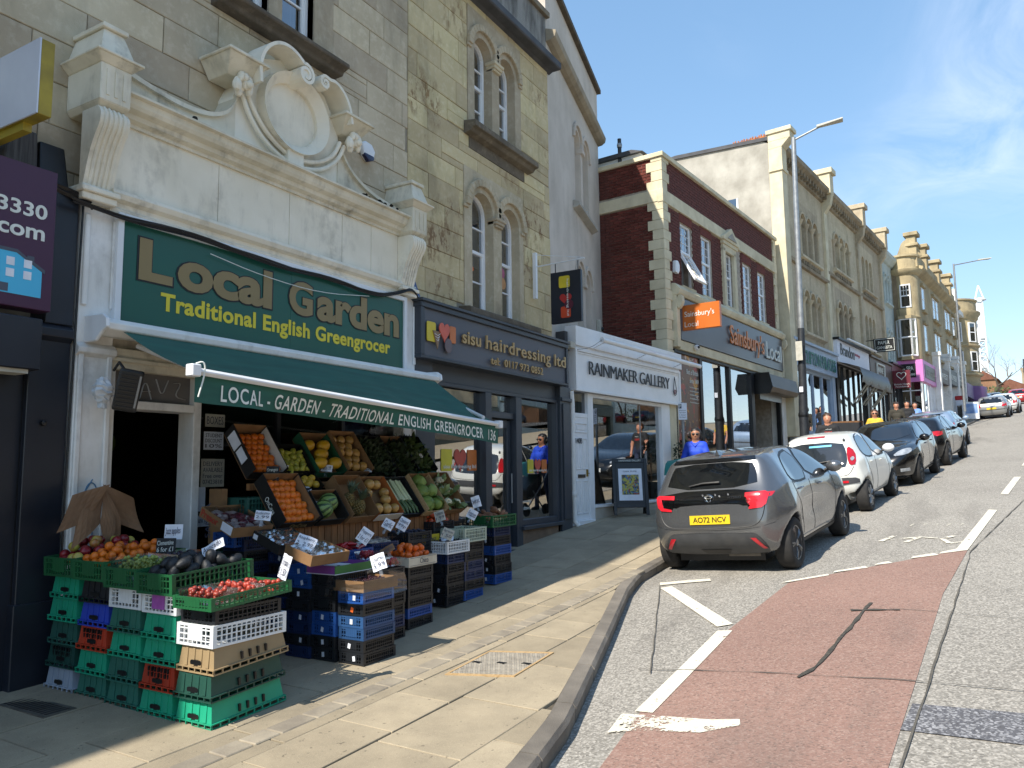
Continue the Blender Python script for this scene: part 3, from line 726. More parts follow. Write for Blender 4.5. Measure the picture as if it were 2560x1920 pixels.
 for i in range(36):
  j = (i+1)%36; a, b_, c_, d = A[i], B[i], B[j], A[j]
  ring.hexa([(a[0],-.16,a[1]),(b_[0],-.25,b_[1]),(b_[0],-.1,b_[1]),(a[0],-.1,a[1]),(d[0],-.16,d[1]),(c_[0],-.25,c_[1]),(c_[0],-.1,c_[1]),(d[0],-.16+.06,d[1])])
 ob('oval_rim', ring, P, ct, smooth=True)
 def ribbon(path, th=.035, y0=-.36, y1=-.08, mat=P):
  b = MB(); n = len(path); pr = []
  for i, p in enumerate(path):
   a, q = path[max(i-1,0)], path[min(i+1,n-1)]; d = Vector((q[0]-a[0], q[1]-a[1])).normalized(); pr.append((p, (-d.y*th, d.x*th)))
  for (p, m0), (q, m1) in zip(pr, pr[1:]):
   b.hexa([(p[0],y0,p[1]),(p[0]+m0[0],y0,p[1]+m0[1]),(p[0]+m0[0],y1,p[1]+m0[1]),(p[0],y1,p[1]),(q[0],y0,q[1]),(q[0]+m1[0],y0,q[1]+m1[1]),(q[0]+m1[0],y1,q[1]+m1[1]),(q[0],y1,q[1])])
  return ob('ribbon_scroll', b, mat, ct, smooth=True)
 def spiral(cx, cz, r0, a0, turns, sgn, n=26): return [(cx+(r0*(1-.8*k/n))*cos(a0+sgn*2*pi*turns*k/n), cz+(r0*(1-.8*k/n))*sin(a0+sgn*2*pi*turns*k/n)) for k in range(n+1)]
 lp = chai([(5.02,5.9),(5.0,6.1),(5.08,6.3),(5.25,6.42),(5.42,6.42),(5.56,6.34)],3,False)+spiral(5.60,6.25,.095,1.9,1.6,-1)
 rp = chai([(6.33,5.98),(6.3,6.15),(6.2,6.3),(6.05,6.38),(5.95,6.36)],3,False)+spiral(5.88,6.28,.095,1.2,1.6,1)
 ribbon(lp); ribbon(rp)
 for cx, cz in ((5.60,6.25),(5.88,6.28)): ob('scroll_roll', MB().lathe([(.0,-.35),(.06,-.345),(.075,-.33),(.08,-.08)], 16, (cx,0,cz), 'y'), P, ct, smooth=True)
 for cx, s in ((4.85,-1),(6.44,1)):
  b = MB(); z = 6.0
  b.hexa([(cx-.13,-.2,z-.1),(cx+.13,-.2,z-.1),(cx+.13,.08,z-.1),(cx-.13,.08,z-.1),(cx-.23,-.36,z+.06),(cx+.22,-.36,z+.06),(cx+.22,.08,z+.06),(cx-.23,.08,z+.06)])
  b.box(cx-.25,cx+.24,-.38,.08,z+.06,z+.09); ob('abacus', b, P2, ct, bev=.006)
  lf = MB(); rd = random.Random(5)
  for i in range(16):
   a = rd.uniform(0,2*pi); rr = rd.uniform(.02,.1); lf.ball((cx+s*.0+rr*cos(a)*1.2,-.2-rd.uniform(0,.08),5.84+rr*sin(a)*.75), (rd.uniform(.03,.05),rd.uniform(.03,.05),rd.uniform(.04,.07)), 8, 5)
  ob('carved_leaves', lf, P, ct, smooth=True)
 for path in ([(4.92,5.78),(5.0,5.62),(5.15,5.45),(5.35,5.34),(5.55,5.29)], [(4.99,5.8),(5.08,5.66),(5.22,5.52),(5.4,5.42),(5.57,5.37)], [(6.38,5.78),(6.28,5.58),(6.1,5.42),(5.9,5.33),(5.68,5.29)], [(6.31,5.8),(6.22,5.62),(6.06,5.49),(5.88,5.41),(5.68,5.37)]):
  ob('crossing_reed', MB().tube([(x,-.17,z) for x, z in chai(path,2,False)], .024, 8), P, ct, smooth=True)
 ob('tie_block', MB().box(5.5,5.72,-.22,-.1,5.22,5.44), P, ct, bev=.01)
 ms = MB(); rd = random.Random(11)   # moss in the cornice gutter
 for i in range(60):
  x = rd.choice((rd.gauss(6.95,.13), rd.gauss(6.95,.13), rd.gauss(7.25,.05), rd.gauss(4.35,.05), rd.gauss(6.7,.05))); ms.ball((x,-.16-rd.uniform(0,.1),5.24+rd.uniform(0,.05)), rd.uniform(.012,.03), 6, 4)
 ob('moss', ms, pm('dark_moss','#2a2517','#1d1a12',20,.95,.5), t)
 J = MB(); zb = zg(4.2)+.02
 J.box(3.74,3.79,-.1,.12,zb,2.92).box(4.55,4.63,-.1,.12,zb,2.92).box(3.79,4.55,-.11,.12,2.60,2.67)
 ob('door_frame', J, W, t, bev=.006)
 ob('lintel', MB().box(3.74,7.51,-.1,.2,2.92,3.1).box(3.74,7.51,-.13,.2,2.985,3.02), P2, t, bev=.006)
 ob('soffit_board', MB().box(3.74,7.51,-.02,.2,3.1,4.2), P2, t)
 ob('transom_panel', MB().box(3.79,4.55,-.03,0,2.67,2.92), pm('grey_perspex','#6d6a68','#5d5a58',3,.4), t)
 gp = pm('pale_spray_paint','#b5b2ae',None,5,.6)
 for pts in ([(3.9,2.72),(3.93,2.86),(4.0,2.86),(4.0,2.74)],[(4.05,2.7),(4.1,2.88),(4.16,2.7)],[(4.07,2.76),(4.15,2.77)],[(4.2,2.88),(4.26,2.72),(4.32,2.88)],[(4.38,2.86),(4.46,2.87),(4.38,2.74),(4.5,2.72)]):
  ob('graffiti_line', MB().tube([(x,-.031,z) for x, z in chai(pts,2,False)], .016, 6, sq=.2), gp, t)
 ob('sliding_door_edge', MB().box(3.79,3.86,.06,.1,zb,2.6).box(3.87,3.885,.09,.12,zb,2.6), M['whitem'], t, bev=.004)
 ob('window_mullion', MB().box(5.6,5.65,-.03,.05,1.0,2.92).box(6.55,6.6,-.03,.05,1.0,2.92).box(4.63,7.51,-.05,.05,.95,1.05), M['blackp'], t)
 ob('stall_riser', MB().box(4.63,7.51,-.02,.1,zg(4.6)-.1,.95), M['navy'], t)
 ob('shop_window', MB().add([(4.63,0,1.05),(7.51,0,1.05),(7.51,0,2.92),(4.63,0,2.92)],[(0,1,2,3)]), M['glass'], t, fix=False)
 r = MB(); x0, x1, y1, z0, z1 = 3.45, 7.75, 3.6, .3, 3.0
 r.add([(x0,.3,z0),(x1,.3,z0),(x1,y1,z0),(x0,y1,z0)],[(0,1,2,3)]); ob('shop_floor', r, M['infloor'], t)
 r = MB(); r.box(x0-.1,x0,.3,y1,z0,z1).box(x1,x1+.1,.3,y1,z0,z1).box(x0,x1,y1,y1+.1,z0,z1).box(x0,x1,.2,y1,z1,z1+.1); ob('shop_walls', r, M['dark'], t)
 r = MB()
 for z in (.9,1.3,1.7): r.box(3.6,5.6,2.7,3.4,z,z+.03)
 for x in (3.6,4.6,5.58): r.box(x,x+.03,2.7,3.4,.3,1.75)
 sh = ob('back_shelves', r, M['wood'], t)
 rd = random.Random(4); pal = [pm('dim_orange_fruit','#c8672a',None,5,.5),pm('dim_green_fruit','#7f8c33',None,5,.5),pm('dim_red_fruit','#9e3326',None,5,.5),M['paperd']]
 for ci, mt in enumerate(pal):
  b = MB()
  for i in range(70):
   z = rd.choice((.93,1.33,1.73)); x = rd.uniform(3.65,5.5); 
   if mt is M['paperd']: b.box(x,x+.1,2.68,2.69,z-.09,z-.01)
   else: b.ball((x,rd.uniform(2.75,3.2),z+.05), rd.uniform(.04,.06), 7, 5)
  tag(ob('shelf_produce', b, mt, sh, smooth=True), kind='stuff')
 b = MB()
 for i in range(26): x = rd.uniform(3.7,5.4); z = rd.uniform(2.05,2.75); b.ball((x,rd.uniform(2.3,3.3),z), (rd.uniform(.04,.08),)*2+(rd.uniform(.07,.13),), 7, 5)
 tag(ob('hanging_produce', b, pal[0], sh, smooth=True), kind='stuff')
 b = MB()
 for i in range(14): x = rd.uniform(4.1,5.4); z = rd.uniform(2.1,2.7); b.ball((x,rd.uniform(2.0,3.0),z), (.05,.05,rd.uniform(.07,.12)), 7, 5)
 tag(ob('hanging_produce', b, pal[1], sh, smooth=True), kind='stuff')
def greengrocer_sign():
 t = thing('fascia_sign', 'green fascia sign with gold and yellow lettering in a white frame', 'sign', (0,YF,0))
 x0, x1, z0, z1 = 3.755, 7.49, 3.315, 4.17
 ob('panel', MB().box(x0,5.63,-.155,-.02,z0,z1).box(5.633,x1,-.155,-.02,z0,z1), M['green'], t)
 f = MB(); e = .055
 f.box(x0-e,x0,-.185,0,z0-e,z1+e).box(x1,x1+e,-.185,0,z0-e,z1+e).box(x0,x1,-.185,0,z0-e,z0).box(x0,x1,-.185,0,z1,z1+e); ob('frame', f, M['whitem'], t, bev=.006)
 y = -.157
 for s, a, b_, za, zb in (('L',3.91,4.235,3.70,4.065), ('ocal',4.285,5.37,3.69,4.075), ('G',5.60,5.935,3.70,4.06), ('arden',6.0,7.40,3.69,4.075)):
  if s == 'ocal': za, zb = 3.69, 4.075
  ftext('lettering_outline', s, M['black'], t, a-.018, b_+.018, za-.014, zb+.014, y, .055, .003)
  ftext('lettering', s, M['gold'], t, a, b_, za, zb, y-.004, .04, .003)
 ftext('tagline_lettering', 'Traditional English Greengrocer', M['yellow'], t, 4.13, 7.24, 3.42, 3.63, y, .03, .003, 1.05)
def awning():
 t = thing('awning', 'dark green canvas shop awning with white front bar and lettered valance', 'awning', (0,YF,0))
 c = MB().prism([(-.1,3.17),(-.3,3.15),(-.4,3.19),(-.41,3.24),(-.36,3.28),(-.1,3.3)], 3.52, 7.93, 'x'); ob('cassette', c, M['whiteold'], t, bev=.006)
 for x in (3.49, 7.93): ob('end_cap', MB().prism([(-.08,3.1),(-.28,3.1),(-.36,3.17),(-.43,3.2),(-.42,3.27),(-.36,3.31),(-.08,3.32)], x, x+.03, 'x'), M['whitem'], t, bev=.008)
 nx, ny = 40, 14; b = MB()
 y0, z0, y1 = -.36, 3.195, -1.36
 def fb(u): return 3.58+u*(7.78-3.58)
 def fz(u): return 2.79-.2*u
 for i in range(nx+1):
  u = i/nx
  for j in range(ny+1):
   v = j/ny; x = (3.66+u*(7.86-3.66))*(1-v)+fb(u)*v
   b.v.append((x, y0+(y1-y0)*v, z0+(fz(u)-z0)*v-.05*sin(pi*v)*(.6+.4*sin(u*9))-.006*sin(u*60)*v))
 for i in range(nx):
  for j in range(ny): b.f.append((i*(ny+1)+j,(i+1)*(ny+1)+j,(i+1)*(ny+1)+j+1,i*(ny+1)+j+1))
 ob('canopy', b, M['canvas'], t, smooth=2)
 ob('front_bar', MB().tube([(3.56,y1-.01,fz(0)),(7.8,y1-.01,fz(1))], .034, 4, sq=.9), M['whitem'], t, bev=.008)
 for u in (0,1): ob('bar_end', MB().box(fb(u)-.05,fb(u)+.03,y1-.05,y1+.03,fz(u)-.045,fz(u)+.045), M['whitem'], t, bev=.008)
 v = MB(); n = 90
 def vy(u, w): return y1+.012+w*(.10*sin(pi*min(max((u-.12)/.5,0),1))+.012*sin(u*40))
 for i in range(n+1):
  u = i/n
  for j in range(6):
   w = j/5; v.v.append((fb(u)+.02, vy(u,w), fz(u)-.02-w*(.205-.03*sin(pi*u))))
 for i in range(n):
  for j in range(5): v.f.append((i*6+j,(i+1)*6+j,(i+1)*6+j+1,i*6+j+1))
 va = ob('valance', v, M['canvas'], t, smooth=2)
 b = textmb('LOCAL - GARDEN - TRADITIONAL ENGLISH GREENGROCER', .012, 0, 1.12, 4); e = textmb('136', .012, 0, 1.1, 4); mm = MB()
 for q, ua, ub in ((b,.055,.915),(e,.945,.985)):
  xs = [p[0] for p in q.v]; ys = [p[1] for p in q.v]
  mx0, mx1, my0, my1 = min(xs), max(xs), min(ys), max(ys); vs = []
  for p in q.v:
   u = ua+(ub-ua)*(p[0]-mx0)/(mx1-mx0); w = .88-.62*(p[1]-my0)/(my1-my0)
   vs.append((fb(u)+.02, vy(u,w)-.006, fz(u)-.02-w*(.205-.03*sin(pi*u))))
  mm.add(vs, q.f)
 ob('lettering', mm, M['wtext'], va, fix=False)
 for x in (3.9, 7.5): ob('folding_arm', MB().tube([(x,-.2,3.12),(x+.35,-.75,2.85),(x,y1+.03,2.66)], .022, 8), M['whitem'], t, smooth=True)
 ob('cord', MB().tube(chai([(3.58,y1-.02,2.84),(3.62,y1-.06,2.86),(3.64,y1-.05,2.78),(3.6,y1-.03,2.6)],2,False), .006, 5), M['wtext'], t)
building_A(); alarm_boxes(); greengrocer_front(); greengrocer_sign(); awning()
# ================================================================ dark shop on the left
def left_shop():
 t = thing('dark_shopfront', 'dark navy panelled shopfront with black sign box, left of the greengrocer', 'shopfront', (.25,YF,0))
 z0 = zg(2)-.1; K = M['navy']
 ob('pilaster', MB().box(2.86,3.165,-.08,.2,z0,3.2), K, t, bev=.005)
 ob('pilaster_base', MB().box(2.84,3.168,-.1,.0,z0,1.12), K, t, bev=.006)
 ob('capital', MB().prism([(-.08,3.08),(-.12,3.12),(-.12,3.18),(-.08,3.22)], 2.83, 3.168, 'x'), K, t, bev=.004)
 ob('fascia_end', MB().box(2.95,3.165,-.1,.2,3.22,4.28), K, t, bev=.005)
 ob('door_reveal', MB().box(2.3,2.86,.25,.3,z0,3.2).box(2.60,2.86,-.02,.25,z0,2.9), K, t)
 ob('reveal_groove', MB().box(2.855,2.862,-.03,-.02,z0+.8,2.9), M['black'], t)
 ob('shutter_box', MB().box(1.2,2.83,-.3,.1,2.82,3.2), K, t, bev=.008)
 ob('shutter_rail', MB().box(1.2,2.76,-.27,-.1,2.79,2.82), M['paperd'], t)
 ob('side_wall', MB().box(.3,2.3,.3,.4,z0,3.3), K, t)
 ob('bolt', MB().lathe([(.0,-.12),(.02,-.115),(.022,-.08)], 10, (2.98,0,2.45), 'y'), M['black'], t, smooth=True)
 s = thing('shop_sign', 'plum sign panel with white phone number, web address and blue house drawing', 'sign', (.19,YF,0))
 y = -.26
 ob('panel', MB().box(.6,2.96,y,-.1,3.27,4.35), M['plum'], s, bev=.004)
 ftext('lettering', '0 3330', M['wtext'], s, 2.40, 2.895, 3.955, 4.065, y-.001, .02, .004); ftext('lettering', 'y.com', M['wtext'], s, 2.42, 2.885, 3.755, 3.875, y-.001, .02, .004)
 hs = ob('house_drawing', MB().prism([(1.9,3.36),(2.88,3.36),(2.88,3.56),(2.70,3.67),(1.9,3.67)], y-.004, y, 'y'), M['cyan'], s)
 ob('house_roof_line', MB().prism([(2.90,3.545),(2.90,3.575),(2.82,3.62),(2.82,3.66),(2.77,3.66),(2.77,3.645),(2.70,3.69),(1.9,3.69),(1.9,3.665),(2.695,3.665)], y-.006, y-.001, 'y'), M['dkgrey'], hs)
 for i in range(6):
  for z in (3.48, 3.565):
   if z > 3.5 and i > 5: continue
   x = 2.15+i*.12; ob('house_window', MB().box(x,x+.055,y-.007,y-.003,z,z+.06), M['paper'], hs)
 ob('house_door', MB().box(2.55,2.65,y-.007,y-.003,3.37,3.43), M['dkgrey'], hs)
 ob('speech_square', MB().box(2.2,2.40,y-.005,y,3.76,3.9), M['cyan'], hs)
 b = thing('projecting_sign', 'white projecting box sign with mustard yellow metal edges', 'sign', (2.78,0,0))
 ob('case', MB().box(-.04,.055,5.38,6.05,4.55,5.1), pm('mustard_metal','#a8952f','#8c7b28',5,.5,.2,20,dirt=.5), b, bev=.004)
 ob('face', MB().box(-.052,-.041,5.375,6.05,4.55,5.1), pm('white_acrylic','#cfd6e2','#c3cad8',2,.25), b)
 ob('bracket', MB().box(-.02,.04,5.6,6.2,4.49,4.55), pm('mustard_bracket','#a8952f',None,5,.5), b)
 t1 = thing('weathered_panel', 'weathered grey timber plate on the wall under the projecting sign', 'panel', (3.0,YF+.08,4.33))
 ob('plate', MB().prism([(-.13,-.02),(.13,-.04),(.11,.38),(-.1,.4)], -.1, 0, 'y'), pm('grey_weathered_wood','#5b5b5c','#3b3b3c',4,.8,.3,20,stretch=(16,4,.8)), t1, bev=.01)
 t2 = thing('black_box', 'black plastic junction box above the dark shop fascia', 'junction box', (3.22,YF+.08,4.33))
 ob('case', MB().hexa([(-.1,-.14,0),(.13,-.14,-.01),(.13,0,-.01),(-.1,0,0),(-.09,-.1,.33),(.1,-.1,.33),(.1,0,.33),(-.09,0,.33)]), M['blackp'], t2, bev=.012, seg=2)
 rd = random.Random(3)
 def bundle(label, pts, n, r, sp):
  t = thing('cable_bundle', label, 'cables', (0,0,0))
  for i in range(n):
   q = [(p[0]+rd.uniform(-sp,sp)*.6, p[1]+rd.uniform(-sp,sp)*.3, p[2]+rd.uniform(-sp,sp)) for p in pts]
   ob('cable', MB().tube(chai(q,2,False), r*rd.uniform(.7,1.3), 5), M['black'], t, smooth=True)
 bundle('tangle of black cables over the plum sign', [(2.5,6.02,4.42),(2.8,6.0,4.36),(3.1,6.0,4.33),(3.3,6.0,4.29),(3.4,5.94,4.24),(3.46,5.92,4.2)], 11, .009, .035)
 bundle('black cables sagging across the top of the green sign', [(3.3,5.9,4.2),(3.7,5.9,4.17),(4.3,5.89,4.2),(5.0,5.89,4.17),(5.6,5.89,4.14),(6.2,5.89,4.17),(6.9,5.89,4.13),(7.3,5.89,4.22),(7.55,5.84,4.33),(7.75,5.9,4.27)], 7, .008, .028)
 bundle('black cable running over the hairdresser fascia', [(7.75,5.92,4.27),(8.1,5.98,4.2),(8.6,6.02,4.19),(9.1,6.02,4.26),(9.6,6.0,4.35),(10.4,6.0,4.33),(11.1,6.03,4.34),(11.5,6.05,4.24),(12.0,6.05,4.3)], 4, .009, .02)
 cable('drip_cable', [(3.43,5.97,4.2),(3.43,5.99,3.4),(3.425,6.0,2.6),(3.42,6.0,1.9),(3.42,6.0,1.2)], .008, M['black'], 'black cables running down beside the white pilaster', 'cable')
 cable('white_cord', chai([(4.6,5.91,4.08),(5.2,5.9,4.0),(6.0,5.9,3.98),(6.8,5.9,4.1)],2,False), .004, M['wtext'], 'thin white cord looped across the green sign', 'cord')
 f = thing('floodlight', 'black LED floodlight on the white pilaster under the awning', 'floodlight', (3.72,5.72,2.72), rot=(.2,.15,-.5))
 ob('body', MB().box(-.09,.09,-.03,.03,-.17,.17), M['blackp'], f, bev=.02, seg=2)
 fin = MB()
 for i in range(9): fin.box(-.08,.05,-.045,-.03,-.14+i*.032,-.13+i*.032)
 ob('cooling_fins', fin, M['black'], f); ob('led_strip', MB().box(.06,.075,-.035,-.03,-.13,.13), M['greym'], f)
 ob('bracket', MB().tube([(-.02,.02,.12),(-.1,.12,.2),(-.12,.25,.12)], .012, 6), M['black'], f)
 cr = MB(); rd = random.Random(8); nx, nz = 12, 14
 for j in range(nz+1):
  for i in range(nx):
   a = 2*pi*i/nx; w = .035+.05*sin(pi*min(j/nz*1.15,1)); cr.v.append((w*cos(a)*rd.uniform(.7,1.2), w*.7*sin(a)*rd.uniform(.7,1.2), .15-.24*j/nz+rd.uniform(-.008,.008)))
 for j in range(nz):
  for i in range(nx): cr.f.append((j*nx+i, j*nx+(i+1)%nx, (j+1)*nx+(i+1)%nx, (j+1)*nx+i))
 pb = ob('plastic_bag', cr, pm('white_plastic_bag','#c9cdd0','#b5babd',6,.3,.3,20), None); pb.location = (3.55,5.78,2.66); tag(pb, 'crumpled white plastic bag hung beside the floodlight', 'bag')
 pbk = thing('paper_bags', 'bunch of brown paper bags hanging at the greengrocer doorway', 'paper bags', (3.62,5.80,1.98))
 for i, (ax, az, w) in enumerate(((-.9,0,.30),(-.55,.05,.28),(.05,.1,.16),(.3,.12,.12),(.75,.0,.30))):
  dx, dn = sin(ax), -cos(ax); pts = []
  n_ = 5; b = MB()
  for r in range(n_+1):
   for c in range(n_+1):
    u, v = r/n_, c/n_; a0, a1 = ax-.42*w/.3, ax+.42*w/.3
    p = Vector((sin(a0),0,-cos(a0)))*(.30*u)+Vector((sin(a1),0,-cos(a1)))*(.30*v)
    b.v.append((p.x, .03*i-.06+.03*sin(3*u+2*v+i)-.03*u*v, p.z))
  for r in range(n_):
   for c in range(n_): b.f.append((r*6+c,(r+1)*6+c,(r+1)*6+c+1,r*6+c+1))
  ob('bag', b, M['kraft'], pbk)
left_shop()
# ================================================================ B: yellow stone house over the hairdresser
def building_B():
 t = thing('stone_house', 'yellowish flaking stone house with paired arched windows above the hairdresser', 'building', (0,YF,0))
 up, lo = (9.36,11.0,7.33,9.26), (9.24,11.02,4.44,6.62)
 ops_u = [(9.80,.26,8.62,7.33),(10.54,.26,8.62,7.33)]; ops_l = [(9.755,.305,6.02,4.44),(10.60,.29,6.02,4.44)]
 w = MB(); w.box(7.905,9.36,.115,.5,3.3,9.4).box(11.0,12.05,.115,.5,3.3,9.4).box(9.36,11.0,.115,.5,6.62,7.33).box(9.36,11.0,.115,.5,9.26,9.4).box(9.36,11.0,.115,.5,3.3,4.44)
 wl = ob('wall', w, M['mortar'], t)
 ashlar(wl, 7.905, 12.05, 4.17, 9.4, .335, [(9.36,11.0,7.33,9.26),(9.26,11.24,7.16,7.33),(9.40,11.1,6.95,7.16),(9.24,11.02,4.44,6.62),(9.1,11.24,4.28,4.44)], M['stoneB'], .1, 21, .5, .95)
 for nm, (x0,x1,z0,z1), ops in (('u',up,ops_u),('l',lo,ops_l)):
  s = ob('window_surround', arch_panel(MB(), x0, x1, z0, z1, ops, .085, .34), M['stoneT'], t)
  h = MB()
  for cx, wd, zs, zb in ops: h.arch(cx, zs, wd+.09, .03, .09, wd+.2, 14)
  h.box(x0-.03,x0+.09,.055,.09,zs-.05,zs+.0) ; h.box(x1-.09,x1+.03,.055,.09,zs-.05,zs)
  ob('hood_mould', h, M['stoneT'], s, bev=.008)
  cxm = (ops[0][0]+ops[0][1]+ops[1][0]-ops[1][1])/2; c = MB()
  c.box(cxm-.125,cxm+.125,.02,.2,zs-.1,zs-.02).box(cxm-.145,cxm+.145,.0,.2,zs-.05,zs+.01).box(cxm-.11,cxm+.11,.04,.2,zs-.14,zs-.1); ob('capital', c, M['stoneT'], s, bev=.01)
  for i, (cx, wd, zs_, zb) in enumerate(ops):
   sash(t, cx-wd, cx+wd, z0, zs_+wd, .24, zs=zs_, bars=1, mid=z0+(zs_+wd-z0)*(.52), glass='glassu', back='curtain' if nm == 'u' else 'blind', fr=.045)
 ob('window_sill', MB().prism([(.1,7.33),(-.1,7.3),(-.12,7.29),(-.12,7.2),(-.06,7.19),(-.02,7.14),(.1,7.12)], 9.26, 11.24, 'x'), M['stoneD'], t, bev=.008)
 ob('apron', MB().box(9.40,11.1,.09,.12,6.95,7.12), M['stoneD'], t)
 ob('window_sill', MB().prism([(.1,4.44),(-.1,4.42),(-.12,4.40),(-.12,4.32),(-.05,4.30),(.1,4.28)], 9.1, 11.24, 'x'), M['stoneD'], t, bev=.008)
 ob('cornice', MB().prism([(.12,9.36),(.04,9.4),(-.12,9.4),(-.14,9.42),(-.14,9.53),(-.1,9.55),(.12,9.58)], 7.9, 12.15, 'x'), M['slate'], t, bev=.006)
 ob('parapet', MB().box(7.9,12.04,.12,.45,9.55,10.45).box(7.9,12.04,.45,6,9.4,9.6), M['rough'], t)
 ob('coping', MB().box(7.9,12.1,.05,.5,10.45,10.56), M['stoneD'], t, bev=.01)
 st = [('#b0365a',9.56,5.32,.05),('#c23b30',9.62,5.24,.045),('#d86f3a',9.72,5.15,.04)]
 for i, (c, x, z, r) in enumerate(st): ob('window_sticker', MB().lathe([(0,.262),(r,.262),(r,.264),(0,.264)], 8, (x,0,z), 'y'), pm('sticker_%d'%i,c,None,3,.5), t)
 for i, (c, x, z, r) in enumerate((('#c06f8f',10.46,5.38,.06),('#b4607f',10.6,5.27,.09),('#d09a6a',10.62,5.1,.1))): ob('window_sticker', MB().lathe([(0,.262-.002*i),(r,.262-.002*i),(r,.263-.002*i),(0,.263-.002*i)], 14, (x,0,z), 'y'), pm('round_sticker_%d'%i,c,None,3,.5), t)
def rrect(x0, x1, z0, z1, r=.03, n=4):
 P = []
 for cx, cz, a in ((x1-r,z0+r,-pi/2),(x1-r,z1-r,0),(x0+r,z1-r,pi/2),(x0+r,z0+r,pi)):
  P += [(cx+r*cos(a+pi/2*k/n), cz+r*sin(a+pi/2*k/n)) for k in range(n+1)]
 return P
def heart(cx, cz, w, h, n=28):
 P = []
 for k in range(n):
  a = 2*pi*k/n; x = 16*sin(a)**3; z = 13*cos(a)-5*cos(2*a)-2*cos(3*a)-cos(4*a); P.append((cx+x/32*w, cz+(z+2)/29*h))
 return P
def hairdresser():
 t = thing('hairdresser_shopfront', 'slate grey hairdresser shopfront with large plate glass windows', 'shopfront', (0,YF,0))
 K = M['slatep']; zb = .62
 ob('pilaster', MB().box(7.80,8.2,-.1,.2,zb-.1,3.5), K, t, bev=.006); ob('pilaster', MB().box(11.92,12.32,-.1,.2,zb+.1,3.5), K, t, bev=.006)
 ob('pilaster_panel', MB().box(11.99,12.25,-.125,-.1,1.2,3.2).box(11.92,12.32,-.14,-.1,3.24,3.3), K, t, bev=.008)
 ob('lintel', MB().box(8.2,11.92,-.02,.2,3.22,3.52).box(8.2,11.92,-.05,-.02,3.2,3.26), K, t, bev=.006)
 f = MB(); f.box(8.2,8.30,-.06,.08,zb,3.2).box(9.53,9.70,-.08,.1,zb,3.2).box(10.42,10.6,-.08,.1,zb,3.2).box(11.84,11.92,-.06,.08,zb,3.2).box(9.70,10.42,-.04,.08,2.84,2.94).box(8.3,9.53,-.05,.08,1.18,1.27).box(10.6,11.84,-.05,.08,1.18,1.27)
 ob('window_frame', f, K, t, bev=.006)
 ob('sill', MB().box(10.55,11.95,-.13,.08,1.12,1.18).box(8.2,9.6,-.13,.08,1.12,1.18), K, t, bev=.006)
 ob('stall_riser', MB().box(8.2,9.6,-.06,.1,zb-.1,1.12).box(10.55,11.92,-.06,.1,zb,1.12), pm('stained_stone_riser','#8a7460','#6e5b4a',3,.9,.3,20), t)
 d = MB(); d.box(9.72,9.80,.02,.07,.86,2.82).box(10.31,10.40,.02,.07,.86,2.82).box(9.8,10.31,.02,.07,2.7,2.82).box(9.8,10.31,.02,.07,.86,1.15); dr = ob('door', d, K, t, bev=.005)
 ob('handle', MB().tube([(10.345,-.03,1.55),(10.345,-.03,2.0)], .012, 8), M['galv'], dr); ob('pane', MB().add([(9.8,.045,1.15),(10.31,.045,1.15),(10.31,.045,2.7),(9.8,.045,2.7)],[(0,1,2,3)]), M['glassm'], dr, fix=False)
 ob('door_step', MB().box(9.6,10.55,-.16,.3,.7,.86), K, t)
 for x0, x1, z0, z1 in ((8.3,9.53,1.27,3.2),(10.6,11.84,1.27,3.2),(9.7,10.42,2.94,3.2)): ob('shop_window', MB().add([(x0,.03,z0),(x1,.03,z0),(x1,.03,z1),(x0,.03,z1)],[(0,1,2,3)]), M['glassm'], t, fix=False)
 r = MB(); r.box(7.95,8.0,.3,3.5,.8,3.3).box(12.05,12.1,.3,3.5,.8,3.3).box(8,12.05,3.5,3.55,.8,3.3).box(8,12.05,.3,3.5,3.3,3.35); ob('salon_walls', r, M['inwall'], t); ob('salon_floor', MB().box(8,12.05,.1,3.5,.78,.85), M['infloor'], t)
 def decal(x, z, s):
  for nm, pl, c in (('yellow_square', rrect(x,x+.26*s,z,z+.3*s,.02), '#d8c93a'), ('red_heart', heart(x+.46*s,z+.15*s,.3*s,.32*s), '#c2503d'), ('orange_square', rrect(x+.64*s,x+.88*s,z,z+.3*s,.02), '#c9702f')):
   ob('window_decal', MB().prism(pl, .022, .026, 'y'), pm('decal_'+nm+str(x),c,None,3,.5), t)
  ftext('window_lettering', 'sisu hairdressing ltd', M['wtext'], t, x+.05*s, x+.86*s, z+.02*s, z+.09*s, .020, .01, .001)
 decal(8.55, 2.05, 1.0); decal(10.95, 2.0, .75)
 ftext('window_lettering', 'beauty', M['wtext'], t, 10.75, 11.05, 1.52, 1.58, .026, 0, .001); ftext('window_lettering', 'above', M['wtext'], t, 10.8, 11.0, 1.42, 1.48, .026, 0, .001)
 s = thing('fascia_sign', 'slate grey fascia with bronze raised hairdresser lettering and coloured shapes', 'sign', (0,YF,0))
 ob('panel', MB().box(7.82,11.9,-.22,.05,3.53,4.15), M['slates'], s, bev=.003)
 f = MB(); f.box(7.74,11.96,-.26,.05,4.15,4.22).box(7.74,11.96,-.25,.05,3.49,3.53).box(7.74,7.82,-.25,.05,3.53,4.15).box(11.9,11.96,-.25,.05,3.53,4.15).box(7.72,11.98,-.29,.05,4.22,4.26); ob('frame', f, K, s, bev=.006)
 y = -.245
 ftext('lettering', 'sisu', M['otext'], s, 8.66, 9.13, 3.795, 3.97, y, .018, .02, 1.05); ftext('lettering', 'hairdressing', M['otext'], s, 9.27, 11.28, 3.735, 3.99, y, .012, .02, 1.1); ftext('lettering', 'ltd', M['otext'], s, 11.42, 11.84, 3.79, 3.98, y, .012, .02, 1.05)
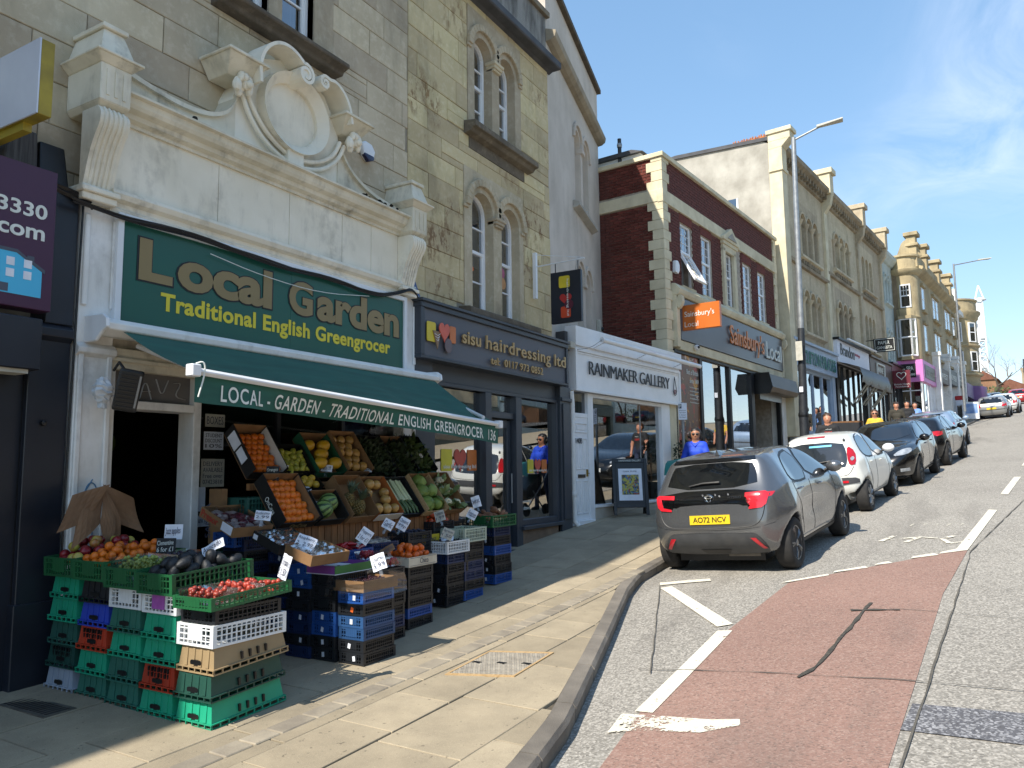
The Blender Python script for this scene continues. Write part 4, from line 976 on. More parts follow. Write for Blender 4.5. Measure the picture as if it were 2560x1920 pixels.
 ftext('phone_lettering', 'tel:  0117 973 0852', M['otext'], s, 9.40, 11.0, 3.585, 3.70, y, .012, .02, 1.05)
 for nm, pl, c, dy in (('yellow_square', rrect(7.87,8.06,3.72,3.98,.025), '#d7c033', 0), ('bronze_cone', [(7.98,3.87),(8.16,3.87),(8.08,3.63)], '#8a6d50', -.014), ('coral_heart', heart(8.22,3.87,.24,.26), '#d2604c', -.028), ('plum_disc', [(8.33+.085*cos(a),3.71+.1*sin(a)) for a in [2*pi*k/20 for k in range(20)]], '#6f5f62', -.014), ('orange_square', rrect(8.38,8.52,3.76,3.99,.025), '#d8793c', 0)):
  ob('emblem_shape', MB().prism(pl, -.25+dy, -.235+dy, 'y'), pm('emblem_'+nm,c,None,3,.35), s, bev=.003)
 for k in range(3): ob('cone_wave', MB().tube([(8.01+.02*k,-.266,3.83-.035*k),(8.08,-.266,3.81-.035*k),(8.14-.02*k,-.266,3.845-.04*k)], .004, 5), M['paper'], s)
 h = thing('hanging_sign', 'dark hanging sign with heart and rounded shapes on an iron bracket', 'sign', (11.32,0,0))
 ob('bracket', MB().box(-.03,.03,6.1,6.16,4.95,5.75).tube([(0,6.15,5.5),(0,5.2,5.52)], .012, 6).tube([(0,6.15,5.72),(0,5.2,5.53)], .005, 5), M['whitem'], h)
 for y in (5.32,5.74): ob('chain', MB().tube([(0,y,5.5),(0,y,5.33)], .008, 5), M['black'], h)
 ob('board', MB().box(-.035,.035,5.26,5.82,4.47,5.34), M['navy'], h, bev=.005)
 X = -.037
 def sh(pl, c, nm, dx=0): ob('emblem_shape', MB().prism(pl, X-.006-dx, X-dx, 'x'), pm('hang_'+nm,c,None,3,.4), h)
 F = lambda P: [(5.54-(p[0]), p[1]) for p in P]
 sh(F(rrect(-.12,.08,5.06,5.26,.03)),'#d9c12f','yellow'); sh(F(heart(.0,4.86,.22,.2)),'#b32f2c','heart'); sh(F([(.06+.08*cos(a),4.77+.08*sin(a)) for a in [2*pi*k/16 for k in range(16)]]),'#5c1f33','disc',.004); sh(F(rrect(-.09,.09,4.55,4.74,.03)),'#cf4a26','orange',.002)
 text('lettering','hairdressing ltd',M['wtext'],h,(X-.012,5.525,5.2),(0,0,-1),(0,-1,0),.62,.05,.0,.002)
building_B(); hairdresser()
# ================================================================ Rainmaker: single-storey white shop; grey house set back behind it
P2, A2 = (12.35, 6.1), radians(-5.5)
def fr2(u, d=0):   # point on the second facade line, d outward
 return (P2[0]+u*cos(A2)+d*sin(A2), P2[1]+u*sin(A2)-d*cos(A2))
def gallery():
 t = thing('gallery_shopfront', 'white single-storey art gallery shopfront with plate glass window', 'shopfront', (P2[0],P2[1],0), A2)
 W = M['white']; zb = 1.0
 ob('roof', MB().box(.05,4.85,.0,1.6,4.2,4.3).box(.0,.1,.0,.9,3.4,4.55), M['slate'], t)
 ob('upper_fascia', MB().box(.16,4.86,-.14,.1,4.30,4.66), W, t, bev=.006)
 f = MB(); f.box(.16,4.80,-.1,.15,3.48,4.30); ob('fascia_box', f, W, t, bev=.004)
 e = MB(); e.box(.16,4.80,-.13,-.1,4.2,4.26).box(.16,4.80,-.115,-.1,4.16,4.19).box(.16,4.80,-.13,-.1,3.47,3.52).box(.16,.22,-.13,-.1,3.52,4.2).box(4.74,4.80,-.13,-.1,3.52,4.2); ob('fascia_moulding', e, W, t, bev=.005)
 ftext('lettering', 'RAINMAKER GALLERY', M['ktext'], t, .62, 4.17, 3.80, 4.05, -.125, -.012, .02, .92)
 dp = MB(); dp.tube([(4.46,-.13,4.10),(4.40,-.13,3.9),(4.37,-.13,3.78),(4.41,-.13,3.70),(4.46,-.13,3.68),(4.51,-.13,3.70),(4.55,-.13,3.78),(4.52,-.13,3.9),(4.46,-.13,4.10)], .008, 5); em = ob('teardrop_emblem', dp, M['ktext'], t)
 for r in (.05,.03): ob('emblem_ring', MB().tube([(4.46+r*cos(a),-.131,3.765+r*sin(a)) for a in [2*pi*k/14 for k in range(15)]], .006, 5), pm('maroon_%d'%int(r*100),'#7b3038',None,3,.5), em)
 ob('light_tube', MB().tube([(.62,-.42,4.42),(5.25,-.42,4.40)], .05, 12), M['whitem'], t, smooth=True)
 for x in (.8,2.6,4.4): ob('light_bracket', MB().tube([(x,-.1,4.3),(x,-.4,4.41)], .012, 6), M['whitem'], t)
 ob('light_wire', MB().tube(chai([(.2,-.12,4.22),(.4,-.3,4.25),(.62,-.42,4.42)],2,False), .006, 5), M['greym'], t)
 j = MB(); j.box(.12,.24,-.02,.2,zb,3.47).box(.74,.93,-.02,.2,zb+.1,3.47).box(3.95,4.62,-.02,.3,zb+.2,3.47).box(.24,.74,-.01,.15,3.0,3.08).box(.93,3.95,-.01,.15,3.40,3.47)
 ob('frame', j, W, t, bev=.005)
 ob('stall_riser', MB().box(.93,3.95,-.03,.2,zb+.05,1.34), pm('pale_riser','#b7b1a4','#a49d90',3,.9,.2,20), t); ob('sill', MB().box(.93,3.97,-.06,.1,1.34,1.39), W, t, bev=.004)
 ob('shop_window', MB().add([(.93,.06,1.39),(3.95,.06,1.39),(3.95,.06,3.40),(.93,.06,3.40)],[(0,1,2,3)]), M['glassm'], t, fix=False)
 ob('window_joint', MB().box(3.02,3.045,.05,.075,1.39,3.40), M['greym'], t); ob('pull_handle', MB().box(3.12,3.2,.0,.02,2.15,2.42).box(3.1,3.22,.0,.03,2.13,2.16), M['galv'], t)
 d = MB().box(.25,.735,.0,.05,1.14,3.0); dr = ob('door', d, W, t, bev=.004); p = MB()
 for (a, b_, c, e_) in ((.29,.46,1.25,1.85),(.53,.70,1.25,1.85),(.29,.46,2.05,2.62),(.53,.70,2.05,2.62),(.29,.70,2.72,2.9)):
  p.box(a,b_,-.014,0,c,c+.02).box(a,b_,-.014,0,e_-.02,e_).box(a,a+.02,-.014,0,c+.02,e_-.02).box(b_-.02,b_,-.014,0,c+.02,e_-.02).box(a+.05,b_-.05,-.01,0,c+.05,e_-.05)
 ob('door_panel', p, W, dr, bev=.003); br = pm('brass','#a58a3f',None,4,.3,metal=.8)
 ob('handle', MB().box(.66,.70,-.02,0,1.92,2.05).tube([(.68,-.02,1.98),(.68,-.05,1.98),(.62,-.05,1.98)],.01,6), br, dr); ob('letter_slot', MB().box(.36,.6,-.018,0,1.9,1.96), pm('dark_bronze','#4d4335',None,4,.4), dr)
 ftext('house_number','140B',M['ktext'],t,.28,.5,2.52,2.62,-.016,.0,.006)
 ob('fanlight', MB().add([(.24,.05,3.08),(.74,.05,3.08),(.74,.05,3.47),(.24,.05,3.47)],[(0,1,2,3)]), M['glassd'], t, fix=False)
 ob('doorstep', MB().box(.2,.8,-.1,.1,1.0,1.14), W, t, bev=.008)
 r = MB(); r.box(.8,.85,.2,3,1.2,3.5).box(4.6,4.65,.2,3,1.2,3.5).box(.85,4.6,3,3.05,1.2,3.5).box(.85,4.6,.2,3,3.5,3.55); ob('gallery_walls', r, M['inwhite'], t); ob('gallery_floor', MB().box(.8,4.6,.1,3,1.2,1.3), pm('pale_floor','#9aa09f',None,3,.5), t)
 for i,(x,w,c) in enumerate(((1.3,.5,'#5a6d70'),(2.2,.35,'#3c4a4c'),(2.9,.6,'#8a938f'))): ob('picture', MB().box(x,x+w,2.95,2.99,1.9,2.7), pm('picture_%d'%i,c,None,7,.6), t)
 dpz = thing('downpipe', 'white cast downpipe between the hairdresser and the gallery door', 'downpipe', (P2[0],P2[1],0), A2)
 ob('pipe', MB().tube([(.02,-.1,3.45),(.05,-.1,3.2),(.07,-.08,2.0),(.08,-.08,1.14),(.12,-.14,1.06)], .045, 10), M['whiteold'], dpz, smooth=True)
 for z in (2.95,1.62): ob('collar', MB().lathe([(.055,-.03),(.06,0),(.055,.03)], 10, (.065,-.09,z)), M['whiteold'], dpz, smooth=True)
 ob('hopper', MB().box(-.06,.1,-.16,.0,4.22,4.34), M['paperd'], dpz, bev=.006)
def building_C():
 a = radians(12.8); t = thing('rendered_house', 'tall grey rendered house with blind arched windows, set back behind the gallery', 'building', (12.05,6.22,0), a)
 L = 4.95; R = M['render']; pl = MB()
 ops1 = [(2.55,.30,9.05,7.62),(3.35,.30,9.05,7.62)]; ops2 = [(2.55,.30,6.05,4.5),(3.35,.30,6.05,4.5)]
 arch_panel(pl, 0, L, 7.35, 9.75, ops1, 0, .3); arch_panel(pl, 0, L, 4.3, 6.6, ops2, 0, .3); pl.box(0,L,0,.3,6.6,7.35).box(0,L,0,.3,9.75,11.35).box(0,L,.3,.5,1.0,11.35).box(0,L,.16,.3,4.3,9.75)
 ob('wall', pl, R, t)
 for ops in (ops1, ops2):
  h = MB()
  for cx, w, zs, zb in ops: h.arch(cx, zs, w+.08, -.05, .0, w+.17, 12)
  ob('hood_mould', h, R, t, bev=.006)
  xm = 2.95; ob('capital', MB().box(xm-.12,xm+.12,-.06,.1,zs-.1,zs), R, t, bev=.01)
 ob('window_sill', MB().prism([(0,7.62),(-.14,7.58),(-.15,7.5),(0,7.44)], 2.0, 3.95, 'x'), M['conc'], t, bev=.006)
 ob('cornice', MB().prism([(0,9.98),(-.1,10.0),(-.18,10.06),(-.2,10.14),(-.2,10.18),(0,10.24)], -.02, L+.02, 'x'), pm('buff_cornice','#9b907c','#857b69',3,.85,.2,20,dirt=.5), t, bev=.006)
 ob('coping', MB().box(-.05,L+.05,-.1,.5,11.35,11.46), pm('dark_coping','#5d5446','#463f35',4,.9,.3), t, bev=.008)
 ob('rear_block', MB().box(0,L,.5,7,1,11.3), R, t)
 ob('vent', MB().box(1.95,2.02,-.06,0,5.6,5.75), M['whitem'], t); 
 s = thing('wall_siren', 'small white security box with dark lens on the grey rendered wall', 'alarm box', (12.05+4.3*cos(a),6.22+4.3*sin(a),5.0), a)
 ob('case', MB().prism([(-.12,.5),(.12,.42),(.12,-.0),(-.02,-.1),(-.12,0)], -.1, 0, 'y'), M['paperd'], s, bev=.015); ob('lens', MB().ball((0,-.11,.28),.05,8,6), M['black'], s)
gallery(); building_C()
# ================================================================ D: red brick supermarket
def lay_bricks(parent, rects_fn, nobj, axis_pts):
 pass
def brick_house():
 t = thing('brick_building', 'two-storey dark red brick building with cream quoins and white lattice windows', 'building', (P2[0],P2[1],0), A2)
 U0, U1 = 4.41, 12.95; CR = M['cream']
 b = MB(); ops = [(5.40,6.12,6.42,8.0),(6.70,7.41,6.42,8.0),(8.29,8.95,6.42,7.92),(9.80,10.50,6.42,7.95),(11.10,11.82,6.42,7.95)]
 rect_panel(b, U0+.02, U1, 4.8, 9.32, ops, .02, .3); b.box(U0+.02,U0+.3,.3,6,1.2,9.32).box(U0+.3,U1,.3,6,9.0,9.2).box(U1-.3,U1,.3,6,2,9.2).box(U0+.3,U1,5.8,6,2,9.2)
 w = ob('wall', b, M['bmortar'], t)
 bm_ = MB().box(0,.215,0,.05,0,.065); me = None
 def brick_at(x, y, z, L, rot):
  nonlocal me
  o = bpy.data.objects.new('brick', me); COL.objects.link(o); o.parent = w; o.location = (x,y,z); o.rotation_euler = (0,0,rot); o.scale = (L/.215,1,1)
 e = .004
 sm = MB(); sm.v = [(0,.04,0),(.215,.04,0),(.215,.04,.065),(0,.04,.065),(0,e,0),(.215,e,0),(.215,e,.065),(0,e,.065),(e,0,e),(.215-e,0,e),(.215-e,0,.065-e),(e,0,.065-e)]
 sm.f = [(0,1,5,4),(1,2,6,5),(2,3,7,6),(3,0,4,7),(4,5,9,8),(5,6,10,9),(6,7,11,10),(7,4,8,11),(8,9,10,11)]
 me = sm.mesh('brick'); me.materials.append(M['brick'])
 mass = MB(); rd = random.Random(2); n = 0
 z = 4.7; r = 0; glist = []
 while z < 9.3:                       # gable (faces downhill): y runs inward from the corner
  if not (8.2 < z+.03 < 8.56):
   y = .28-(.1125 if r % 2 else 0)
   while y < 1.95:
    a, b_ = max(y, .26), min(y+.215, 1.95)
    if b_-a > .03: glist.append((a, b_, z))
    y += .225
  z += .075; r += 1
 glist.sort(key=lambda g: g[1])
 for i, (a, b_, z) in enumerate(glist):
  off = rd.uniform(-.002,.002)
  if i < 295: brick_at(U0+off, b_, z, b_-a, -pi/2)
  else: mass.box(U0+off,U0+.04,a,b_,z,z+.065)
 z = 6.32; r = 0; ex = [(o[0]-.01,o[1]+.01,o[2]-.1,8.24) for o in ops]+[(8.1,9.62,6.2,8.3)]
 R = []
 while z < 9.28:
  if not (8.2 < z+.03 < 8.53):
   x = U0+.3-(.1125 if r % 2 else 0)
   while x < U1-.3:
    a, b_ = max(x, U0+.27), min(x+.215, U1-.3)
    if b_-a > .03: R.append((a, b_, z, z+.065))
    x += .225
  z += .075; r += 1
 for (a, b_, c, d) in cut([q for q in R if q[1]-q[0] > .06], ex): mass.box(a,b_,rd.uniform(-.002,.002),.03,c,d)
 tag(ob('bricks', mass, M['brick2'], w), kind='stuff')
 z = 4.75; i = 0
 while z < 9.3:
  h = min(.235, 9.31-z); a = .37 if i % 2 else .25
  q = MB().prism([(U0-.03,-.03),(U0+a,-.03),(U0+a,.03),(U0+.03,.03),(U0+.03,(.25 if i%2 else .37)),(U0-.03,(.25 if i%2 else .37))], z+.003, z+h-.003, 'z'); ob('quoin', q, CR, t, bev=.006)
  a2 = .3 if i % 2 else .2; ob('quoin', MB().box(U1-a2,U1+.02,-.03,.05,z+.003,z+h-.003), CR, t, bev=.006)
  z += h; i += 1
 ob('corner_pier', MB().box(U0-.03,U0+.42,-.03,.1,1.2,4.75).box(U0-.03,U0+.05,.1,.45,1.2,4.75), CR, t, bev=.005)
 ob('string_course', MB().box(U0-.045,U1,-.045,.1,8.22,8.53).box(U0-.045,U0+.1,.1,2.3,8.24,8.53), CR, t, bev=.006)
 ob('coping', MB().box(U0-.07,U1+.03,-.08,.4,9.31,9.42).box(U0-.07,U0+.36,.4,6,9.31,9.42), CR, t, bev=.008)
 for i, (x0,x1,z0,z1) in enumerate(ops):
  f = MB(); y = .06; e = .05; mid = z0+(z1-z0)*.56
  f.box(x0,x0+e,y,y+.06,z0,z1).box(x1-e,x1,y,y+.06,z0,z1).box(x0+e,x1-e,y,y+.06,z1-e,z1).box(x0+e,x1-e,y,y+.06,z0,z0+e).box(x0+e,x1-e,y,y+.06,mid-.03,mid+.03)
  wn = ob('window', f, M['white'], t, bev=.004)
  def lattice(za, zb, rows):
   s = MB(); 
   for k in (1,2): xx = x0+e+(x1-x0-2*e)*k/3; s.box(xx-.006,xx+.006,y+.02,y+.04,za,zb)
   for k in range(1, rows): zz = za+(zb-za)*k/rows; s.box(x0+e,x1-e,y+.02,y+.04,zz-.006,zz+.006)
   return s
  ob('glazing_bar', lattice(mid+.03, z1-e, 3), M['white'], wn); ob('pane', MB().add([(x0+e,y+.03,mid),(x1-e,y+.03,mid),(x1-e,y+.03,z1-e),(x0+e,y+.03,z1-e)],[(0,1,2,3)]), M['glassu'], wn, fix=False)
  low = lattice(z0+e, mid-.03, 4); pn = MB().add([(x0+e,y+.03,z0+e),(x1-e,y+.03,z0+e),(x1-e,y+.03,mid-.03),(x0+e,y+.03,mid-.03)],[(0,1,2,3)])
  if i == 0:   # top-hung lower light standing open
   low.box(x0+.01,x0+e+.02,y-.01,y+.04,z0,mid).box(x1-e-.02,x1-.01,y-.01,y+.04,z0,mid).box(x0+.01,x1-.01,y-.01,y+.04,z0,z0+e).box(x0+.01,x1-.01,y-.01,y+.04,mid-e,mid)
   m = Matrix.Translation((0,y,mid-.02)) @ Matrix.Rotation(radians(-28),4,'X') @ Matrix.Translation((0,-y,-(mid-.02))); low.xf(m); pn.xf(m)
  ob('glazing_bar', low, M['white'], wn); ob('pane', pn, M['glassu'], wn, fix=False)
  ob('net_curtain', MB().box(x0,x1,y+.2,y+.205,z0,z1), M['curtain'], wn)
  ob('window_sill', MB().box(x0-.04,x1+.04,-.05,.06,z0-.09,z0-.0), CR, t, bev=.005)
  if i != 2:
   g = MB(); n_ = 11
   for k in range(n_): xa = x0-.03+(x1-x0+.06)*k/n_; g.box(xa+.004,xa+(x1-x0+.06)/n_-.004,-.004,.04,z1+.005,8.215)
   ob('gauged_arch', g, M['gauged'], t)
 sd = MB(); sd.box(8.13,8.29,-.06,.05,6.32,8.0).box(8.95,9.11+.02,-.06,.05,6.32,8.0).box(8.13,9.13,-.06,.05,7.92,8.1).box(8.08,9.2,-.09,.05,8.1,8.2)
 su = ob('window_surround', sd, CR, t, bev=.006); ob('pediment', MB().prism([(8.02,8.2),(9.25,8.2),(9.25,8.28),(8.64,8.62),(8.02,8.28)], -.13, .05, 'y'), CR, su, bev=.008); ob('pediment_panel', MB().prism([(8.3,8.27),(8.98,8.27),(8.64,8.46)], -.15, -.12, 'y'), M['conc'], su)
 ob('shop_cornice', MB().prism([(.05,6.06),(-.16,6.06),(-.2,6.12),(-.22,6.2),(-.16,6.26),(-.1,6.34),(.05,6.36)], 4.75, 12.95, 'x'), CR, t, bev=.005)
 ob('fascia_surround', MB().box(4.76,4.93,-.12,.1,4.85,6.06).box(12.8,12.95,-.12,.1,4.85,6.06).box(4.93,12.8,-.1,.1,4.8,5.02), CR, t, bev=.006)
 for x in (4.78, 12.82): ob('console', MB().prism(chai([(-.12,5.7),(-.26,5.85),(-.24,6.05),(-.12,6.06)],1), x, x+.13, 'x'), CR, t)
 z0 = 1.4
 K = M['blackp']
 f = MB(); f.box(4.72,4.80,-.03,.1,z0,4.8).box(6.2,6.36,-.04,.1,z0,4.8).box(8.2,8.34,-.04,.1,z0,4.8).box(9.95,10.2,-.04,.1,z0,4.8).box(12.6,12.75,-.02,.1,z0,4.8).box(4.72,12.75,-.05,.1,4.72,4.8).box(6.36,9.95,-.03,.1,z0,1.9)
 ob('shop_frame', f, K, t, bev=.004)
 for a, b_ in ((6.36,8.2),(8.34,9.95)): ob('shop_window', MB().add([(a,.02,1.9),(b_,.02,1.9),(b_,.02,4.72),(a,.02,4.72)],[(0,1,2,3)]), M['glassm'], t, fix=False)
 ob('entrance_tiles', MB().box(10.2,11.35,.9,.95,z0,4.4), pm('white_tile','#c9cac6',None,3,.3), t); g = MB()
 for k in range(12): g.box(10.2,11.35,.895,.9,1.7+k*.23,1.707+k*.23)
 for k in range(6): g.box(10.3+k*.2,10.305+k*.2,.894,.9,z0,4.4)
 ob('tile_joint', g, M['dkgrey'], t); ob('entrance_dark', MB().box(11.35,12.6,1.2,1.25,z0,4.4), M['navy'], t)
 ob('shop_interior', MB().box(6.2,9.9,2.5,2.55,z0,4.8).box(6.2,6.25,.1,2.5,z0,4.8).box(6.2,9.9,.1,2.5,4.8,4.85), M['dark'], t)
 sh = ob('shutter_box', MB().prism([(.05,4.22),(-.42,4.22),(-.5,4.34),(-.42,4.72),(.05,4.72)], 10.35, 13.1, 'x'), pm('taupe_metal','#6c655d','#625b54',3,.45), t, bev=.006); ob('shutter_end', MB().prism([(.06,4.15),(-.44,4.15),(-.53,4.34),(-.44,4.76),(.06,4.76)], 10.32, 10.35, 'x'), M['black'], sh)
 ob('shutter_slats', MB().box(10.5,12.6,-.1,-.06,4.02,4.22), M['greym'], t)
 ob('side_pier', MB().box(12.75,13.15,-.05,.3,1.8,4.85), M['whiteold'], t, bev=.006)
 s = thing('fascia_sign', 'grey supermarket fascia with orange and white lettering', 'sign', (P2[0],P2[1],0), A2)
 ob('panel', MB().box(4.94,12.79,-.13,.0,5.03,6.03), pm('warm_grey_sign','#57555a','#514f54',1,.3), s, bev=.004)
 og = pm('orange_letter','#c9762f','#c06c27',3,.35)
 ftext('lettering', "Sainsbury's", og, s, 8.05, 10.85, 5.18, 5.86, -.16, .005, .025); ftext('lettering', 'Local', M['wtext'], s, 11.05, 12.5, 5.27, 5.78, -.16, .005, .025)
 p = thing('projecting_sign', 'orange projecting box sign on a dark bracket above the supermarket', 'sign', (*fr2(5.1),0), A2)
 ob('case', MB().box(-.06,.06,-1.03,-.1,5.25,5.84), pm('orange_acrylic','#c46a2c','#bb6226',2,.3), p, bev=.006)
 ob('backing', MB().box(-.05,.05,-.1,.02,5.2,5.9), M['black'], p)
 text('lettering',"Sainsbury's",M['wtext'],p,(-.062,-.18,5.52),(0,-1,0),(0,0,1),.72,.17,.0,.004); text('lettering','Local',M['wtext'],p,(-.062,-.18,5.32),(0,-1,0),(0,0,1),.33,.12,-.01,.004)
 k = N('food_poster'); c = k.mix(k.ramp(k.noise(1.6,5,.6,dist=1.2),.42,.5), lin('#4a3c3a'), lin('#6e4a33')); c = k.mix(k.ramp(k.noise(2.3,4,.6,dist=1.5,loc=(5,2,1)),.58,.6), c, lin('#a03b2c')); c = k.mix(k.ramp(k.noise(2.6,4,.6,dist=1.3,loc=(1,7,4)),.6,.62), c, lin('#c08a2f')); c = k.mix(k.ramp(k.noise(3.1,4,.6,dist=1.2,loc=(8,3,3)),.62,.64), c, lin('#c9b0a0')); c = k.mix(k.ramp(k.noise(2.9,4,.6,dist=1.2,loc=(2,9,6)),.63,.65), c, lin('#51602f')); k.col(c).set(.35)
 po = thing('window_poster', 'dark food photograph poster covering the first supermarket window', 'poster', (P2[0],P2[1],0), A2)
 ob('print', MB().box(4.80,6.2,.0,.02,z0,4.72), k.m, po)
 ftext('lettering','Best of British',M['wtext'],po,5.45,6.15,4.28,4.40,-.004,.0,.003); ftext('lettering','since 1869',M['wtext'],po,5.62,6.15,4.08,4.19,-.004,.0,.003)
 for k_ in range(5): ftext('lettering','Our British farmers grow',M['wtext'],po,5.6,6.15,3.95-k_*.09,3.99-k_*.09,-.004,.0,.003)
 cc = thing('cctv_dome', 'small white dome camera under the supermarket fascia', 'camera', (*fr2(5.75,.16),4.93)); ob('dome', MB().ball((0,0,0),.075,12,8), M['whitem'], cc, smooth=True); ob('lens', MB().ball((-.03,-.055,0),.035,8,6), M['black'], cc, smooth=True)
 al = thing('alarm_box', 'white hexagonal alarm box beside the open lattice window', 'alarm box', (*fr2(4.95),6.75), A2); ob('case', MB().prism([(-.1,-.12),(.06,-.14),(.14,-.05),(.14,.1),(.05,.18),(-.08,.16)], -.09, 0, 'y'), M['whitem'], al, bev=.02, seg=2)
 rl = thing('roof_lantern', 'low white roof lantern with grey lid on the brick building', 'roof lantern', (P2[0],P2[1],0), A2)
 ob('sides', MB().box(4.6,6.6,.6,2.4,9.4,9.62), M['white'], rl); ob('lid', MB().prism([(.5,9.62),(.8,9.72),(2.2,9.72),(2.5,9.62)], 4.5, 6.7, 'x'), M['slate'], rl)
 fl = thing('flue_pipe', 'thin black flue pipe on the brick building roof', 'flue', (*fr2(4.6,-1.16),9.4)); ob('pipe', MB().tube([(0,0,0),(0,0,.72)], .05, 8), M['black'], fl); ob('cap', MB().lathe([(.06,.5),(.07,.55),(.06,.6)],8), M['greym'], fl)
brick_house()
# ================================================================ E/F: three-bay stone terrace
AE = radians(-7); PE = (12.35+13.2*cos(A2), 6.1+13.2*sin(A2))
def frE(u, d=0): return (PE[0]+u*cos(AE)+d*sin(AE), PE[1]+u*sin(AE)-d*cos(AE))
def arcade(t, x0, x1, zb, zs, z0, z1, n, mat, cols=True, sill=True):
 """n arched lights between x0 and x1 in a wall slab z0..z1"""
 p = (x1-x0)/n; w = p*.5-.075; ops = [(x0+p*(i+.5), w, zs, zb) for i in range(n)]
 ob('wall', arch_panel(MB(), x0-.12, x1+.12, z0, z1, ops, .0, .35, 8), mat, t)
 for cx, w_, zs_, zb_ in ops:
  f = MB().arch(cx, zs_, w_-.045, .25, .3, w_, 8, zb_); f.box(cx-w_,cx+w_,.25,.3,(zb_+zs_)/2-.02,(zb_+zs_)/2+.03).box(cx-w_,cx+w_,.25,.3,zb_,zb_+.05)
  wn = ob('window', f, M['white'], t); ob('pane', MB().box(cx-w_,cx+w_,.28,.285,zb_,zs_+w_), M['glassu'], wn); ob('room_behind', MB().box(cx-w_,cx+w_,.5,.52,zb_,zs_+w_), M['dark'], wn)
 if cols:
  h = MB()
  for cx, w_, zs_, zb_ in ops: h.arch(cx, zs_, w_+.02, -.06, .0, w_+.1, 8)
  ob('hood_mould', h, mat, t)
  for i in range(n+1):
   xx = x0+p*i; c = MB().lathe([(.07,zb),(.06,zb+.08),(.055,zs-.22),(.06,zs-.2),(.08,zs-.14),(.13,zs-.04),(.14,zs),(.0,zs+.01)], 10, (xx,-.02,0)); ob('colonnette', c, mat, t, smooth=True)
 if sill: ob('window_sill', MB().prism([(.02,zb),(-.14,zb-.03),(-.15,zb-.12),(.02,zb-.2)], x0-.18, x1+.18, 'x'), mat, t)
def stone_terrace():
 S = M['stoneT']; S2 = pm('sooty_stone','#9d907a','#7d715d',1.5,.9,.3,20,dirt=.8,dirtc='#4a4338')
 t = thing('stone_terrace_house', 'three-storey stone house with arcaded windows and a lit cream corner pier', 'building', (*PE,0), AE)
 ob('gable_wall', MB().box(0,.3,.05,7,2,12.7).prism([(.05,12.7),(.3,12.85),(3.4,13.05),(5.5,12.9),(7,12.7)], 0, .3, 'x'), M['conc'], t)
 ob('gable_coping', MB().prism([(.1,12.83),(.1,12.95),(3.4,13.17),(7,12.85),(7,12.7),(3.4,13.04)], -.06, .35, 'x'), M['slate'], t)
 ob('gable_window', MB().box(-.02,.05,1.2,1.75,10.3,11.1), M['glassu'], t); ob('gable_window_frame', MB().box(-.03,.0,1.2,1.26,10.3,11.1).box(-.03,.0,1.69,1.75,10.3,11.1).box(-.03,0,1.26,1.69,10.68,10.73), M['white'], t)
 CR = M['cream']
 pr = MB(); pr.box(-.05,.45,-.32,.1,3,11.7).box(-.1,.5,-.36,.1,11.7,11.82).box(-.05,.42,-.34,.1,11.82,12.5); pr.hexa([(-.05,-.34,12.5),(.42,-.34,12.5),(.42,.1,12.5),(-.05,.1,12.5),(-.05,-.6,12.75),(.42,-.6,12.75),(.42,.1,12.75),(-.05,.1,12.75)]); pr.box(-.05,.42,-.62,.1,12.75,13.0).box(-.1,.5,-.68,.15,13.0,13.14)
 ob('corner_pier', pr, CR, t, bev=.01)
 def bay(tt, u0, u1, w0, w1, lo, hi, cols=True, S=S):
  um, uM = u0, u1
  ob('wall', MB().box(um,w0-.12,0,.35,6.2,12.5).box(w1+.12,uM,0,.35,6.2,12.5).box(w0-.12,w1+.12,0,.35,8.95 if not hi else lo[1]+.9,hi[0]-.2).box(w0-.12,w1+.12,0,.35,6.2,lo[0]-.2).box(w0-.12,w1+.12,0,.35,hi[1]+.7,12.5).box(um,uM,.35,6,2.5,12.6), S, tt)
  arcade(tt, w0, w1, lo[0], lo[1], lo[0]-.2, lo[1]+.9, 3, S, cols); arcade(tt, w0, w1, hi[0], hi[1], hi[0]-.2, hi[1]+.7, 3, S, cols)
  ob('string_course', MB().prism([(.02,hi[0]-.5),(-.1,hi[0]-.48),(-.12,hi[0]-.38),(.02,hi[0]-.34)], um, uM, 'x'), S2, tt)
  dt = MB()
  for k in range(9): xx = w0+(w1-w0)*(k+.5)/9; dt.box(xx-.05,xx+.05,-.1,.02,hi[0]-.33,hi[0]-.18)
  ob('dentil_course', dt, S2, tt)
  cn = MB().prism([(.02,12.2),(-.08,12.24),(-.1,12.4),(-.26,12.5),(-.34,12.56),(-.36,12.68),(-.3,12.72),(.05,12.9)], um, uM, 'x'); ob('cornice', cn, S2, tt)
  br = MB(); k = um+.25
  while k < uM-.1: br.box(k,k+.09,-.24,.02,12.3,12.5); k += .34
  ob('cornice_bracket', br, S2, tt); ob('parapet', MB().box(um,uM,.05,.3,12.85,13.12).box(um,uM,-.02,.35,13.12,13.2), S2, tt)
  ob('roof', MB().prism([(.3,12.4),(3,12.9),(6,12.4)], um, uM, 'x'), M['slate'], tt)
  if uM < 16: pp = MB(); pp.box(uM-.28,uM+.22,-.4,.3,12.5,13.3).box(uM-.34,uM+.28,-.5,.35,13.3,13.5).prism([(-.4,12.5),(-.32,12.1),(-.1,11.8),(.02,11.7),(.02,12.5)], uM-.15, uM+.12, 'x').box(uM-.2,uM+.16,-.1,.02,6.3,11.8); ob('party_pier', pp, CR if uM < 6 else S, tt, bev=.008)
 bay(t, .45, 5.75, 2.55, 4.75, (6.75,7.95), (9.5,10.75))
 t2 = thing('stone_terrace_house', 'three-storey sooty stone house with arcaded windows over the white property banner', 'building', (*PE,0), AE); bay(t2, 5.75, 10.9, 6.95, 9.3, (7.0,8.25), (9.9,11.05))
